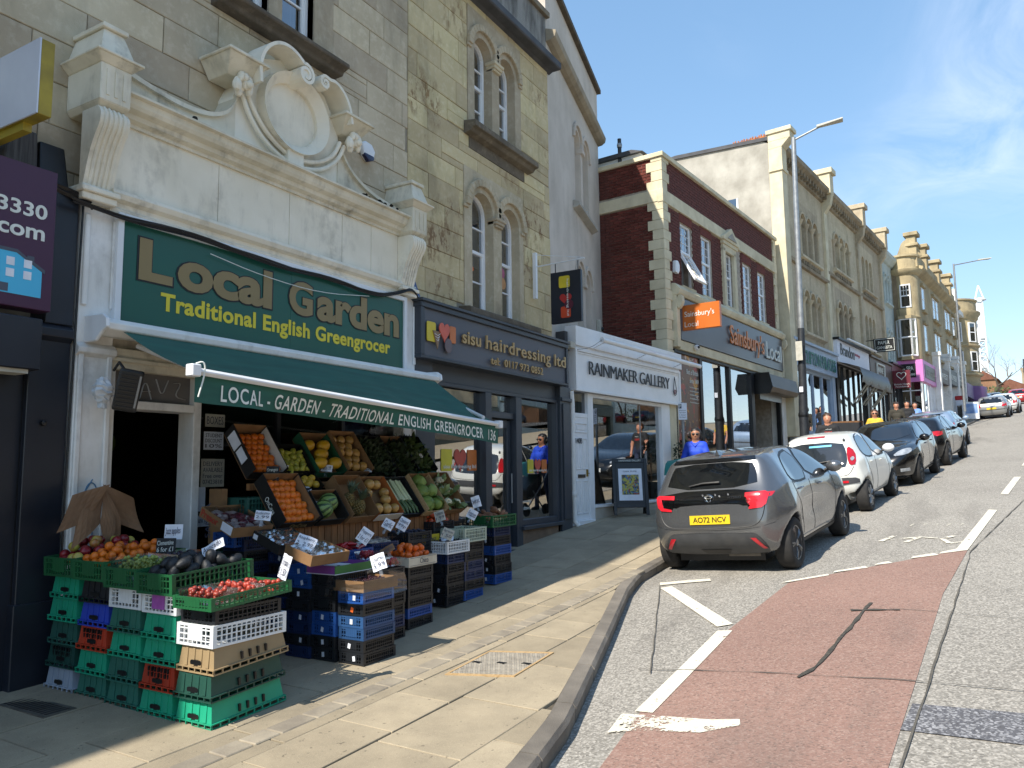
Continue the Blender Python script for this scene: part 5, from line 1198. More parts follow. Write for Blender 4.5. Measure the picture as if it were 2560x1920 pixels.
 t3 = thing('stone_terrace_house', 'three-storey stone house with plain triple arched windows beside the black hanging sign', 'building', (*PE,0), AE); bay(t3, 10.9, 15.25, 11.6, 13.7, (7.2,8.5), (9.95,11.2), False)
 pl = pm('pale_aqua_render','#bcc6c2','#a9b3ae',2,.85,.1,20,dirt=.3)
 t4 = thing('stone_terrace_house', 'narrow pale aqua rendered house with twin arched windows', 'building', (*PE,0), AE)
 ob('wall', MB().box(15.25,15.9,0,.35,6.2,12.4).box(17.3,18.4,0,.35,6.2,12.4).box(15.9,17.3,0,.35,9.2,9.9).box(15.9,17.3,0,.35,11.95,12.4).box(15.9,17.3,0,.35,6.2,7.0).box(15.25,18.4,.35,6,2.5,12.5), pl, t4)
 arcade(t4, 16.0, 17.2, 7.2, 8.45, 7.0, 9.2, 2, pl); arcade(t4, 16.0, 17.2, 10.1, 11.3, 9.9, 11.95, 2, pl)
 ob('cornice', MB().prism([(.02,12.1),(-.1,12.15),(-.3,12.4),(-.32,12.55),(.05,12.75)], 15.2, 18.45, 'x').box(15.2,18.4,.05,.3,12.7,12.95), pl, t4); ob('roof_light', MB().box(15.6,17.6,1.0,2.2,12.9,13.5), M['greym'], t4)
 ch = thing('chimney_stack', 'rendered chimney stack with four orange crown pots', 'chimney', (*frE(.6,-.9),12.6), AE)
 ob('stack', MB().box(-.3,.3,-.55,.65,-.4,.28), M['conc'], ch, bev=.01); tc = pm('terracotta','#b8703a','#9c5a2c',5,.8,.1)
 for i in range(4):
  y = -.42+i*.3; p = MB().lathe([(.1,.28),(.1,.36),(.13,.38),(.1,.42),(.095,.55),(.14,.6),(.13,.66),(.1,.66)], 12, (0,y,0))
  for k in range(8): a = 2*pi*k/8; p.box(.12*cos(a)-.02,.12*cos(a)+.02,y+.12*sin(a)-.02,y+.12*sin(a)+.02,.66,.72)
  ob('chimney_pot', p, tc, ch, smooth=True)
 def shop(label, name, u0, u1, zf0, zf1, zb, wall, sign, frame, glass='glassm', nm=4, yo=0):
  s = thing(name, label, 'shopfront', (*PE,0), AE)
  ob('fascia', MB().box(u0,u1,-.25-yo,.0,zf0,zf1), sign, s, bev=.006); ob('fascia_cap', MB().box(u0-.05,u1+.05,-.34-yo,.0,zf1,zf1+.09), wall, s, bev=.006)
  for a in (u0, u1-.35): ob('pilaster', MB().box(a,a+.35,-.16-yo,.0,zb,zf0), wall, s, bev=.006)
  f = MB(); n = nm; x0, x1 = u0+.35, u1-.35
  for k in range(n+1): xx = x0+(x1-x0)*k/n; f.box(xx-.045,xx+.045,-.1-yo,.0-yo,zb,zf0)
  f.box(x0,x1,-.12-yo,.0,zb,zb+.55).box(x0,x1,-.1-yo,0,zf0-.1,zf0); ob('frame', f, frame, s, bev=.004)
  ob('shop_window', MB().box(x0,x1,-.05-yo,-.04-yo,zb+.55,zf0-.1), M[glass], s); ob('interior', MB().box(x0,x1,.9,.95,zb,zf0), M['dark'], s)
  return s
 bl = pm('powder_blue_paint','#9fb0c4','#93a4b8',2,.5); teal = pm('teal_letter','#1f6c62',None,3,.45)
 s = shop('powder blue pilates studio shopfront with teal letters', 'studio_shopfront', .3, 5.5, 5.35, 6.15, 2.7, bl, bl, bl)
 ftext('lettering','CLIFTON PILATES',teal,s,1.3,5.2,5.5,5.95,-.28,.01,.02)
 s = shop('dark shopfront with white property banner and black awning', 'office_shopfront', 5.75, 10.75, 6.0, 6.85, 3.1, M['black'], M['paper'], M['black'], nm=5)
 ftext('lettering','Brandon',M['ktext'],s,6.1,8.2,6.3,6.75,-.26,.0,.01); ftext('lettering','lettings',pm('pink_letter','#c25a6a',None,3,.5),s,8.3,9.1,6.45,6.62,-.26,0,.01)
 ob('banner_tube', MB().tube([(6.3,-.5,6.9),(11.0,-.5,6.95)],.045,8), M['whitem'], s)
 an = thing('awning', 'drooping black awning with white support stays', 'awning', (*PE,0), AE); b = MB(); nx = 12
 for i in range(nx+1):
  u = 5.9+i*(10.7-5.9)/nx
  for y, z in ((-.2,6.0),(-.5,5.92),(-.95,5.75),(-1.05,5.4),(-1.0,5.15+.06*sin(i*2))): b.v.append((u,y,z))
 for i in range(nx):
  for j in range(4): b.f.append((i*5+j,(i+1)*5+j,(i+1)*5+j+1,i*5+j+1))
 ob('canopy', b, M['black'], an, smooth=2)
 for u in (6.9,7.3,8.3,8.7,10.0,10.3): ob('stay', MB().tube([(u,-1.02,5.3),(u+.15,-.4,4.5)],.035,6), M['paperd'], an)
 s = shop('brown framed chemist shopfront with white outlined panel', 'chemist_shopfront', 10.9, 15.2, 5.45, 6.75, 3.5, pm('brown_grey_paint','#5b5048','#524841',2,.5), pm('brown_panel','#5b5048',None,2,.5), M['black'])
 fr = MB(); fr.box(12.0,13.5,-.32,-.26,6.55,6.6).box(12.0,13.5,-.32,-.26,5.6,5.65).box(12.0,12.05,-.32,-.26,5.65,6.55).box(13.45,13.5,-.32,-.26,5.65,6.55); ob('outline_frame', fr, M['wtext'], s); ftext('lettering','NINE',M['wtext'],s,12.25,13.25,6.2,6.45,-.27,.0,.01); ftext('lettering','COFFEE',M['wtext'],s,12.2,13.3,5.75,6.0,-.27,.0,.01)
 s = shop('charity shopfront with dark wood fascia under the aqua house', 'charity_shopfront', 15.3, 18.3, 6.1, 6.9, 3.8, M['black'], pm('maroon_wood','#5e3330','#4a2725',3,.5), M['black'], nm=3)
 def proj(label, u, d0, d1, z0, z1, mt, lines):
  p = thing('projecting_sign', label, 'sign', (*frE(u),0), AE); ob('board', MB().box(-.05,.05,-d1,-d0,z0,z1), mt, p, bev=.006); ob('bracket', MB().tube([(0,0,z1-.05),(0,-d0,z1-.05)],.02,6), M['black'], p)
  for (s_, ya, yb, za, zb) in lines: text('lettering',s_,M['wtext'],p,(-.052,-ya,za),(0,-1,0),(0,0,1),yb-ya,zb-za,.0,.004)
  return p
 p = proj('black projecting sign with white outlined words', 11.3, .35, 1.25, 6.95, 7.55, M['black'], (('PAPER',.55,1.0,7.28,7.42),('GANGSTA',.48,1.1,7.08,7.2)))
 e = MB(); e.box(-.056,-.052,-1.19,-.41,7.5,7.515).box(-.056,-.052,-1.19,-.41,6.99,7.005).box(-.056,-.052,-1.19,-1.175,7.005,7.5).box(-.056,-.052,-.425,-.41,7.005,7.5); ob('outline', e, M['wtext'], p)
 p = proj('maroon projecting charity sign with white heart line', 15.45, .25, 1.0, 5.7, 6.55, pm('maroon_sign','#6b2432','#61202d',2,.4), (('British Heart',.3,.95,5.85,5.93),('Foundation',.35,.9,5.74,5.82)))
 hp = heart(0,0,.4,.36); ob('heart_line', MB().tube([(-.056,-.62+q[0],6.28+q[1]) for q in hp+hp[:1]],.018,6), M['wtext'], p)
stone_terrace()
# ================================================================ G, H and everything beyond
PG = (43.23, 1.60)
def frG(u, d=0): return (PG[0]+u*cos(AE)+d*sin(AE), PG[1]+u*sin(AE)-d*cos(AE))
def far_block():
 S = pm('far_stone','#b3a482','#94866a',1.2,.9,.2,20,dirt=.6,dirtc='#5a5142'); SB = pm('far_rubble','#8f7f69','#74664f',3,.95,.4,8); pk = pm('pink_fascia','#cf7fc0','#c877b8',2,.45)
 t = thing('corner_building', 'stone corner building with white bay window and pink beauty salon below', 'building', (*PG,0), AE)
 ob('side_wall', MB().box(0,.3,.35,8,3.5,12.4), SB, t); ob('corner_tower', MB().lathe([(.62,7.3),(.62,9.5),(.66,9.52),(.66,9.6),(.62,9.62),(.62,11.7),(.7,11.75),(.82,11.9),(.84,12.0),(.7,12.05),(.68,12.6),(.78,12.65),(.78,12.75),(.3,12.8)], 20, (.55,.55,0)), S, t, smooth=True)
 ob('wall', MB().box(.5,13.6,0,.35,7.2,12.4).box(.5,13.6,.35,8,3.5,12.5), S, t)
 ob('cornice', MB().prism([(.02,11.75),(-.2,11.9),(-.35,12.05),(-.36,12.15),(.05,12.3)], .5, 13.6, 'x'), S, t)
 for i, u in enumerate((.55,3.4,7.4,11.6)):
  b = MB(); b.box(u-.3,u+.3,-.15,.35,12.1,13.2).box(u-.4,u+.4,-.25,.4,13.2,13.35).box(u-.28,u+.28,-.12,.32,13.35,13.75).box(u-.4,u+.4,-.25,.42,13.75,13.95); ob('parapet_pier', b, S, t, bev=.02)
 ob('crest', MB().prism(chai([(-.6,12.7),(-.45,13.1),(-.3,13.5),(0,13.62),(.3,13.5),(.45,13.1),(.6,12.7)],1,False), -.05, .12, 'y').xf(Matrix.Translation((.3,.2,0)) @ Matrix.Rotation(radians(-60),4,'Z')), S, t)
 ob('parapet', MB().box(.5,13.6,-.05,.3,12.25,12.9), S, t)
 ob('roof', MB().prism([(.5,12.5),(4,14.6),(8,12.5)], 0, 13.6, 'x'), M['slate'], t)
 bay = MB(); P = [(0,.1),(-.35,.25),(-.35,.75),(0,.95)]
 f = MB()
 for (xa,ya),(xb,yb) in zip(P, P[1:]):
  f.tube([(xa,ya,7.5),(xa,ya,9.4)],.045,4).tube([(xb,yb,7.5),(xb,yb,9.4)],.045,4)
  for z in (7.52,8.45,9.38): f.tube([(xa,ya,z),(xb,yb,z)],.04,4)
 wn = ob('bay_window', f, M['white'], t); ob('bay_roof', MB().prism([(p[0]-.06 if p[0] else .1,p[1]+(-.05 if p[1]<.5 else .05)) for p in P], 9.4, 9.55, 'z').prism([(p[0]*.5+.02,p[1]) for p in P], 9.55, 9.95, 'z'), S, wn)
 ob('bay_base', MB().prism([(p[0] if p[0] else .1,p[1]) for p in P], 7.32, 7.5, 'z'), S, wn)
 for (xa,ya),(xb,yb) in zip(P, P[1:]): ob('pane', MB().add([(xa,ya,7.5),(xb,yb,7.5),(xb,yb,9.4),(xa,ya,9.4)],[(0,1,2,3)]), M['glassd'], wn, fix=False)
 ob('room_behind', MB().box(.31,.33,.1,.95,7.5,9.4), M['dark'], wn)
 w2 = MB(); w2.box(-.12,-.04,.2,.26,10.0,11.2).box(-.12,-.04,.64,.7,10.0,11.2).box(-.12,-.04,.26,.64,10.0,10.06).box(-.12,-.04,.26,.64,11.14,11.2).box(-.12,-.04,.26,.64,10.58,10.64).box(-.1,-.06,.38,.4,10.64,11.14).box(-.1,-.06,.51,.53,10.64,11.14).box(-.1,-.06,.26,.64,10.88,10.9)
 wn = ob('window', w2, M['white'], t); ob('pane', MB().box(-.075,-.07,.22,.68,10.0,11.2), M['glassd'], wn)
 for u in (2.0,5.3,6.3,9.5,10.5,12.4):
  for z0, z1 in ((7.9,9.3),(10.1,11.3)):
   f = MB(); f.box(u-.35,u-.3,-.03,.05,z0,z1).box(u+.3,u+.35,-.03,.05,z0,z1).box(u-.3,u+.3,-.03,.05,z1-.06,z1).box(u-.3,u+.3,-.03,.05,(z0+z1)/2-.03,(z0+z1)/2+.03); wn = ob('window', f, M['white'], t); ob('pane', MB().box(u-.3,u+.3,-.02,-.01,z0,z1), M['glassd'], wn); ob('window_sill', MB().box(u-.45,u+.45,-.15,.05,z0-.14,z0), S, t)
   ob('hood', MB().box(u-.48,u+.48,-.14,.05,z1+.05,z1+.2), S, t)
 s = thing('salon_shopfront', 'bright pink corner salon shopfront with black lettered panels', 'shopfront', (*PG,0), AE)
 ob('fascia', MB().box(-.12,3.6,-.12,1.15,6.2,7.3), pk, s, bev=.01); ob('side_panel', MB().box(-.14,-.12,.2,1.1,6.42,7.12), M['black'], s); ob('front_panel', MB().box(.4,3.3,-.14,-.12,6.42,7.1), M['black'], s)
 text('lettering','& SPA',M['wtext'],s,(-.142,.8,6.78),(0,-1,0),(0,0,1),.5,.22,.01,.004); text('lettering','024 680',M['wtext'],s,(-.142,.85,6.52),(0,-1,0),(0,0,1),.6,.11,.01,.004); ftext('lettering','THE SALON',M['paperd'],s,.7,3.0,6.6,6.9,-.144,0,.004)
 f = MB(); f.box(-.02,.08,-.02,.06,3.8,6.2).box(-.02,.04,.5,.56,3.8,6.2).box(-.02,.04,1.05,1.15,3.8,6.2).box(1.2,1.3,-.02,.04,3.8,6.2).box(2.3,2.4,-.02,.04,3.8,6.2).box(3.5,3.6,-.02,.1,3.8,6.2).box(-.02,.05,.06,1.05,3.8,4.3).box(.08,3.5,-.02,.05,3.8,4.4).box(-.02,.04,.06,1.05,5.75,5.8); ob('frame', f, M['white'], s); ob('shop_window', MB().box(0,.01,.06,1.05,4.3,6.2).box(.08,3.5,0,.01,4.4,6.2), M['glassm'], s); ob('interior', MB().box(.6,3.5,1.2,1.25,3.8,6.2), M['inwall'], s)
 for i, (u0, u1, c, lab, tx) in enumerate(((3.8,6.9,'#4a3832','brown fascia shopfront with red brick pier next to the pink salon','WEST'),(7.1,10.3,'#3a3d40','charcoal fascia shopfront with steps and handrail past the pink salon','NUMBER'),(10.5,13.4,'#2b2e33','black fascia shopfront at the end of the stone corner block','COFFEE'))):
  s = thing('shopfront', lab, 'shopfront', (*PG,0), AE); zb = zg(PG[0]+u0)+.2
  ob('fascia', MB().box(u0,u1,-.3,0,6.5+.2*i,7.3+.25*i), pm('far_fascia_%d'%i,c,None,2,.5), s); ftext('lettering',tx,M['wtext'],s,u0+.5,u1-.5,6.75+.2*i,7.05+.22*i,-.302,0,.004)
  for a in (u0-.15, u1-.1): ob('pilaster', MB().box(a,a+.35,-.35,0,zb-.5,7.9+.25*i).box(a-.06,a+.41,-.42,0,7.9+.25*i,8.1+.25*i), M['whiteold'], s)
  ob('shop_window', MB().box(u0+.2,u1-.1,-.06,-.05,zb+.5,6.5+.2*i), M['glassm'], s); ob('frame', MB().box(u0+.2,u0+.3,-.1,-.02,zb,6.5+.2*i).box((u0+u1)/2-.05,(u0+u1)/2+.05,-.1,-.02,zb,6.5+.2*i).box(u0+.2,u1-.1,-.08,-.02,zb-.4,zb+.5), M['black'], s)
 h = thing('round_tower_building', 'stone corner building with rounded tower and purple shop below', 'building', (*frG(17.2),0), AE); pu = pm('purple_fascia','#6d4f83','#634878',2,.5)
 prof = [(1.75,7.3),(1.75,7.5),(1.65,7.55),(1.65,8.0),(1.85,8.1),(1.85,8.2),(1.68,8.25),(1.68,10.0),(1.8,10.1),(1.8,10.2),(1.68,10.25),(1.68,11.9),(1.78,12.0),(1.8,12.15),(1.95,12.35),(1.95,12.5),(1.72,12.55),(1.72,13.2),(1.8,13.25),(1.8,13.35),(.5,13.4)]
 ob('tower', MB().lathe(prof, 26, (1.2,1.0,0)), S, h, smooth=True); ob('wall', MB().box(-3.3,1.2,.2,8,4,12.4), pm('pale_render_far','#c9c6b8','#b3b0a2',2,.9), h); ob('wall_return', MB().box(1.2,6,.6,8,4,12.2), S, h)
 ob('cornice', MB().box(-3.3,1.0,-.1,.3,12.0,12.3).box(-2.6,-2.1,0,.6,12.3,13.6), M['whiteold'], h)
 for z0, z1 in ((8.35,9.7),(10.35,11.7)):
  for a in (-2.75,-2.1,-1.45):
   cx, cy = 1.2+1.69*cos(a), 1.0+1.69*sin(a); m = Matrix.Translation((cx,cy,0)) @ Matrix.Rotation(a+pi/2,4,'Z'); f = MB().box(-.3,-.24,-.05,.05,z0,z1).box(.24,.3,-.05,.05,z0,z1).box(-.24,.24,-.05,.05,z1-.06,z1).box(-.24,.24,-.05,.05,z0,z0+.06).box(-.24,.24,-.04,.05,(z0+z1)/2-.03,(z0+z1)/2+.03).xf(m)
   wn = ob('window', f, M['white'], h); ob('pane', MB().box(-.24,.24,-.03,-.02,z0,z1).xf(m), M['glassd'], wn)
 for z0, z1 in ((8.4,9.8),(10.4,11.6)):
  for u in (-2.6,-1.3,-.2): ob('window', MB().box(u-.25,u+.25,.12,.2,z0,z1), M['glassd'], h)
 ob('fascia', MB().lathe([(1.95,6.3),(1.98,6.35),(1.98,7.3),(1.9,7.32)], 26, (1.2,1.0,0)).box(-3.3,1,-.35,.3,6.4,7.3), pu, h, smooth=True); ob('shop_wall', MB().lathe([(1.75,4.5),(1.75,6.35)], 26, (1.2,1.0,0)), M['whiteold'], h, smooth=True); ob('shop_window', MB().box(-3.1,-.6,.1,.2,5.3,6.3).box(-.3,.1,-.85,-.8,5.2,6.2), M['glassd'], h)
 for i, (x, y, z, w, hh, c, lab) in enumerate(((118,-1.5,10.0,9,5.0,'#8d6a50','brown gabled stone house at the top of the hill'),(131,-6.5,10.3,7,3.6,'#97785c','low red roofed house beyond the red car'),(140,-10,10.5,4,6.5,'#a99a80','small stone church tower on the skyline'))):
  q = thing('distant_house' if i < 2 else 'church_tower', lab, 'building', (x,y,z-1), -.1); m_ = pm('distant_wall_%d'%i,c,None,1,.9)
  if i < 2: ob('wall', MB().box(-w/2,w/2,-3,3,0,hh*.55+1), m_, q); ob('roof', MB().prism([(-3.3,hh*.55+.9),(3.3,hh*.55+.9),(0,hh+1)], -w/2-.2, w/2+.2, 'x'), pm('distant_roof_%d'%i,'#7a5240','#643f32',2,.9), q)
  else:
   ob('wall', MB().box(-1.6,1.6,-1.6,1.6,0,hh), m_, q); cr = MB()
   for k in range(4): cr.box(-1.6+k*.95,-1.6+k*.95+.45,-1.6,-1.3,hh,hh+.5).box(-1.6,-1.3,-1.6+k*.95,-1.6+k*.95+.45,hh,hh+.5)
   ob('battlement', cr, m_, q); ob('belfry_opening', MB().box(-1.62,-1.58,-.4,.4,hh-2.6,hh-1.0), M['dark'], q)
far_block()
def bare_tree(label, x, y, h, seed, spread=1.0):
 z = zg(x)-.2; t = thing('bare_tree', label, 'tree', (x,y,z)); rd = random.Random(seed); tr = MB(); tw = MB()
 def grow(p, d, L, r, lev):
  q = [p]; dd = d.copy()
  for i in range(3): dd = (dd+Vector((rd.uniform(-.25,.25),rd.uniform(-.25,.25),rd.uniform(-.05,.2)))).normalized(); q.append(q[-1]+dd*L/3)
  (tr if lev < 2 else tw).tube(q, [r,r*.85,r*.7,r*.5], 5 if lev < 2 else 3)
  if lev < 5:
   for k in range(3 if lev < 4 else 2):
    e = (dd+Vector((rd.uniform(-1,1)*spread,rd.uniform(-1,1)*spread,rd.uniform(-.2,.6)))).normalized(); grow(q[rd.choice((2,3))], e, L*rd.uniform(.6,.8), r*.5, lev+1)
 grow(Vector((0,0,0)), Vector((0,0,1)), h*.33, h*.022, 0)
 ob('trunk', tr, pm('bark_%d'%seed,'#5b5146','#463e35',5,.9), t, smooth=True); ob('crown', tw, pm('twigs_%d'%seed,'#7a6f62','#655b50',5,.95), t)
bare_tree('bare twiggy tree behind the round tower', 99, -1.5, 9.5, 3); bare_tree('smaller bare tree left of the ride tower base', 106, -3.2, 8.5, 9); bare_tree('bare tree at the right edge of the skyline', 122, -8.2, 8.0, 14)
def hedge(label, x, y, w, d, h, seed):
 t = thing('shrub', label, 'shrub', (x,y,zg(x))); rd = random.Random(seed); b = MB()
 for i in range(420):
  px, py, pz = rd.uniform(-w,w), rd.uniform(-d,d), rd.uniform(0,h); a = Vector((rd.uniform(-1,1),rd.uniform(-1,1),rd.uniform(-1,1))).normalized()*.22; c = Vector((rd.uniform(-1,1),rd.uniform(-1,1),rd.uniform(-1,1))).normalized()*.16
  p = Vector((px,py,pz)); b.add([p,p+a,p+a+c,p+c],[(0,1,2,3)])
 ob('foliage', b, pm('hedge_leaf_%d'%seed,'#56603a','#3f4a2b',2,.9), t)
hedge('green scrubby hedge below the ride tower', 100, -3.2, 3, 1.5, 1.8, 5)
def ride_tower():
 x, y = 151, -3.9; t = thing('ride_tower', 'tall white lattice fairground ride tower on the skyline', 'tower', (x,y,zg(150)))
 W = pm('white_steel','#e4e7ea','#d8dbde',2,.4); z0, z1 = 0, 22.0-2
 for sx in (-.5,.5):
  for sy in (-.5,.5): ob('mast_leg', MB().tube([(sx,sy,0),(sx,sy,13),(sx*.8,sy*.8,z1)],.13,6), W, t)
 b = MB(); k = 0; z = 0
 while z < 13:
  for (xa,ya),(xb,yb) in (((-.5,-.5),(.5,-.5)),((.5,-.5),(.5,.5)),((.5,.5),(-.5,.5)),((-.5,.5),(-.5,-.5))): b.tube([(xa,ya,z),(xb,yb,z+.9)],.06,4).tube([(xa,ya,z),(xb,yb,z)],.06,4)
  z += .9
 tag(ob('lattice', b, W, t), kind='stuff'); ob('upper_mast', MB().lathe([(.45,12.6),(.45,z1),(.2,z1+.1)],10), W, t); ob('collar', MB().lathe([(.7,8),(.75,8.3),(.7,9)],10), W, t); ob('collar', MB().lathe([(.7,13),(.75,13.3),(.7,13.6)],10), W, t)
 for a in range(4): ob('head_strut', MB().tube([(.9*cos(a*pi/2+.8),.9*sin(a*pi/2+.8),z1-.3),(0,0,z1+2.2)],.12,5), W, t)
 ob('head_ring', MB().tube([(.95*cos(a*pi/4+.8),.95*sin(a*pi/4+.8),z1-.3) for a in range(9)],.12,5), W, t)
ride_tower()
def lamp_post(label, x, y, zb, top, arm, lean=(0,0), dirn=(0,-1), r=.085, mat='galv'):
 t = thing('street_lamp', label, 'street lamp', (x,y,zb)); h = top-zb
 lo = 3.6 if r > .07 else .5
 pl = ob('post', MB().tube([(0,0,0),(lean[0]*.4,lean[1]*.4,h*.4),(lean[0],lean[1],h)],[r*1.15,r,r*.8],12), M[mat], t, smooth=True)
 if r > .07: ob('painted_base', MB().tube([(0,0,0),(0,0,1.6),(lean[0]*.42,lean[1]*.42,h*.42)],[r*1.5,r*1.5,r*1.12],12), pm('flaking_black_post','#1e2126','#2a2d31',6,.5,.2,20), t, smooth=True); ob('band', MB().lathe([(r*1.6,1.6),(r*1.7,1.66),(r*1.6,1.72)],12), M['black'], t)
 p0 = Vector((lean[0],lean[1],h-.08)); p1 = p0+Vector((dirn[0]*arm,dirn[1]*arm,.28)); ob('arm', MB().tube([p0,p0+(p1-p0)*.5,p1],.03,8), M['galv'], t, smooth=True)
 d = Vector((dirn[0],dirn[1],.1)).normalized(); s = Vector((-d.y,d.x,0)); u = Vector((0,0,1)); q = [p1-d*.1,p1+d*.62]
 b = MB().hexa([q[0]-s*.06-u*.02,q[0]+s*.06-u*.02,q[1]+s*.15-u*.0,q[1]-s*.15-u*.0,q[0]-s*.05+u*.06,q[0]+s*.05+u*.06,q[1]+s*.13+u*.05,q[1]-s*.13+u*.05]); ob('lamp_head', b, M['paperd'], t, bev=.01)
 return t
lp = lamp_post('tall grey street lamp with flaking black lower post beside the powder blue shop', 22.95, 3.86, 1.85, 11.72, .75, (.12,-.12), (.1,-.99))
ob('notice', MB().box(-.16,-.13,-.09,.09,3.2,3.75), M['paperd'], lp, bev=.003); ob('sticker', MB().box(-.145,-.135,-.05,.05,2.3,2.45), M['paper'], lp)
lamp_post('slim street lamp with white head in front of the stone corner building', *frG(6.5,1.0), 5.0, 13.4, 1.5, (0,0), (.5,-.86), .06)
lamp_post('thin dark street lamp in front of the bare trees', 84, -1.6, 7.3, 12.8, .9, (0,0), (-.3,.9), .07, 'navy'); lamp_post('thin dark street lamp near the skyline church tower', 90, -5.6, 7.9, 12.3, 1.4, (0,0), (.2,-.95), .07, 'navy')
# ================================================================ implicit surfaces (cars, people)
def snets(F, lo, h):
 """surface nets: F sampled on a grid (negative inside) -> verts, quads"""
 n = F.shape; cs = tuple(k-1 for k in n); acc = np.zeros(cs+(3,), np.float32); cnt = np.zeros(cs, np.float32); ins = F < 0; edges = []
 for a in range(3):
  b, c = [k for k in range(3) if k != a]
  s0 = [slice(None)]*3; s1 = [slice(None)]*3; s0[a] = slice(0, -1); s1[a] = slice(1, None)
  v0, v1 = F[tuple(s0)], F[tuple(s1)]; cr = ins[tuple(s0)] != ins[tuple(s1)]; den = np.where(cr, v0-v1, 1); t = np.where(cr, v0/den, 0)
  edges.append((cr, ins[tuple(s0)]))
  for ob_ in (0, 1):
   for oc in (0, 1):
    sl = [slice(None)]*3; sl[b] = slice(ob_, ob_+cs[b]); sl[c] = slice(oc, oc+cs[c]); q = cr[tuple(sl)]
    cnt += q; acc[..., a] += t[tuple(sl)]*q; acc[..., b] += ob_*q; acc[..., c] += oc*q
 act = cnt > 0; idx = -np.ones(cs, np.int64); idx[act] = np.arange(act.sum()); I = np.argwhere(act)
 V = (I+acc[act]/cnt[act][:, None])*h+np.array(lo); Q = []
 for a in range(3):
  cr, i0 = edges[a]; b, c = [k for k in range(3) if k != a]; P = np.argwhere(cr)
  ok = (P[:, b] >= 1) & (P[:, c] >= 1) & (P[:, b] < n[b]-1) & (P[:, c] < n[c]-1); P = P[ok]; fl = i0[tuple(P.T)]
  def at(db, dc):
   R = P.copy(); R[:, b] += db; R[:, c] += dc; return idx[tuple(R.T)]
  q = np.stack([at(-1,-1), at(0,-1), at(0,0), at(-1,0)], 1)
  flip = fl if a != 1 else ~fl
  q[~flip] = q[~flip][:, ::-1]; Q.append(q)
 return V, np.concatenate(Q)
def npmesh(name, V, Q, smooth=True):
 me = bpy.data.meshes.new(name); me.vertices.add(len(V)); me.vertices.foreach_set('co', np.asarray(V, np.float32).ravel())
 me.loops.add(Q.size); me.loops.foreach_set('vertex_index', Q.ravel().astype(np.int32)); me.polygons.add(len(Q))
 me.polygons.foreach_set('loop_start', np.arange(0, Q.size, 4, dtype=np.int32)); 
 me.polygons.foreach_set('use_smooth', np.ones(len(Q), bool)) if smooth else None
 me.update(calc_edges=True); me.validate(); return me
def relax(V, Q, it=2):
 for _ in range(it):
  S = np.zeros_like(V); C = np.zeros(len(V))
  for a, b in ((0,1),(1,2),(2,3),(3,0)):
   np.add.at(S, Q[:,a], V[Q[:,b]]); np.add.at(C, Q[:,a], 1); np.add.at(S, Q[:,b], V[Q[:,a]]); np.add.at(C, Q[:,b], 1)
  V = .5*V+.5*S/np.maximum(C,1)[:,None]
 return V
def sd_poly(P, X, Z):
 P = np.array(P); d = np.full(X.shape, 1e9); ins = np.zeros(X.shape, bool); n = len(P)
 for i in range(n):
  a, b = P[i], P[(i+1)%n]; e = b-a; wx, wz = X-a[0], Z-a[1]; t = np.clip((wx*e[0]+wz*e[1])/(e@e+1e-12), 0, 1)
  d = np.minimum(d, (wx-e[0]*t)**2+(wz-e[1]*t)**2); c = (a[1] > Z) != (b[1] > Z)
  with np.errstate(divide='ignore', invalid='ignore'): xi = (b[0]-a[0])*(Z-a[1])/(b[1]-a[1])+a[0]
  ins ^= c & (X < xi)
 d = np.sqrt(d); return np.where(ins, -d, d)
def smax(a, b, k): return .5*(a+b+np.sqrt((a-b)**2+k*k))
def smin(a, b, k): return .5*(a+b-np.sqrt((a-b)**2+k*k))
CM = {}
def cmat(key, f):
 if key not in CM: CM[key] = f()
 return CM[key]
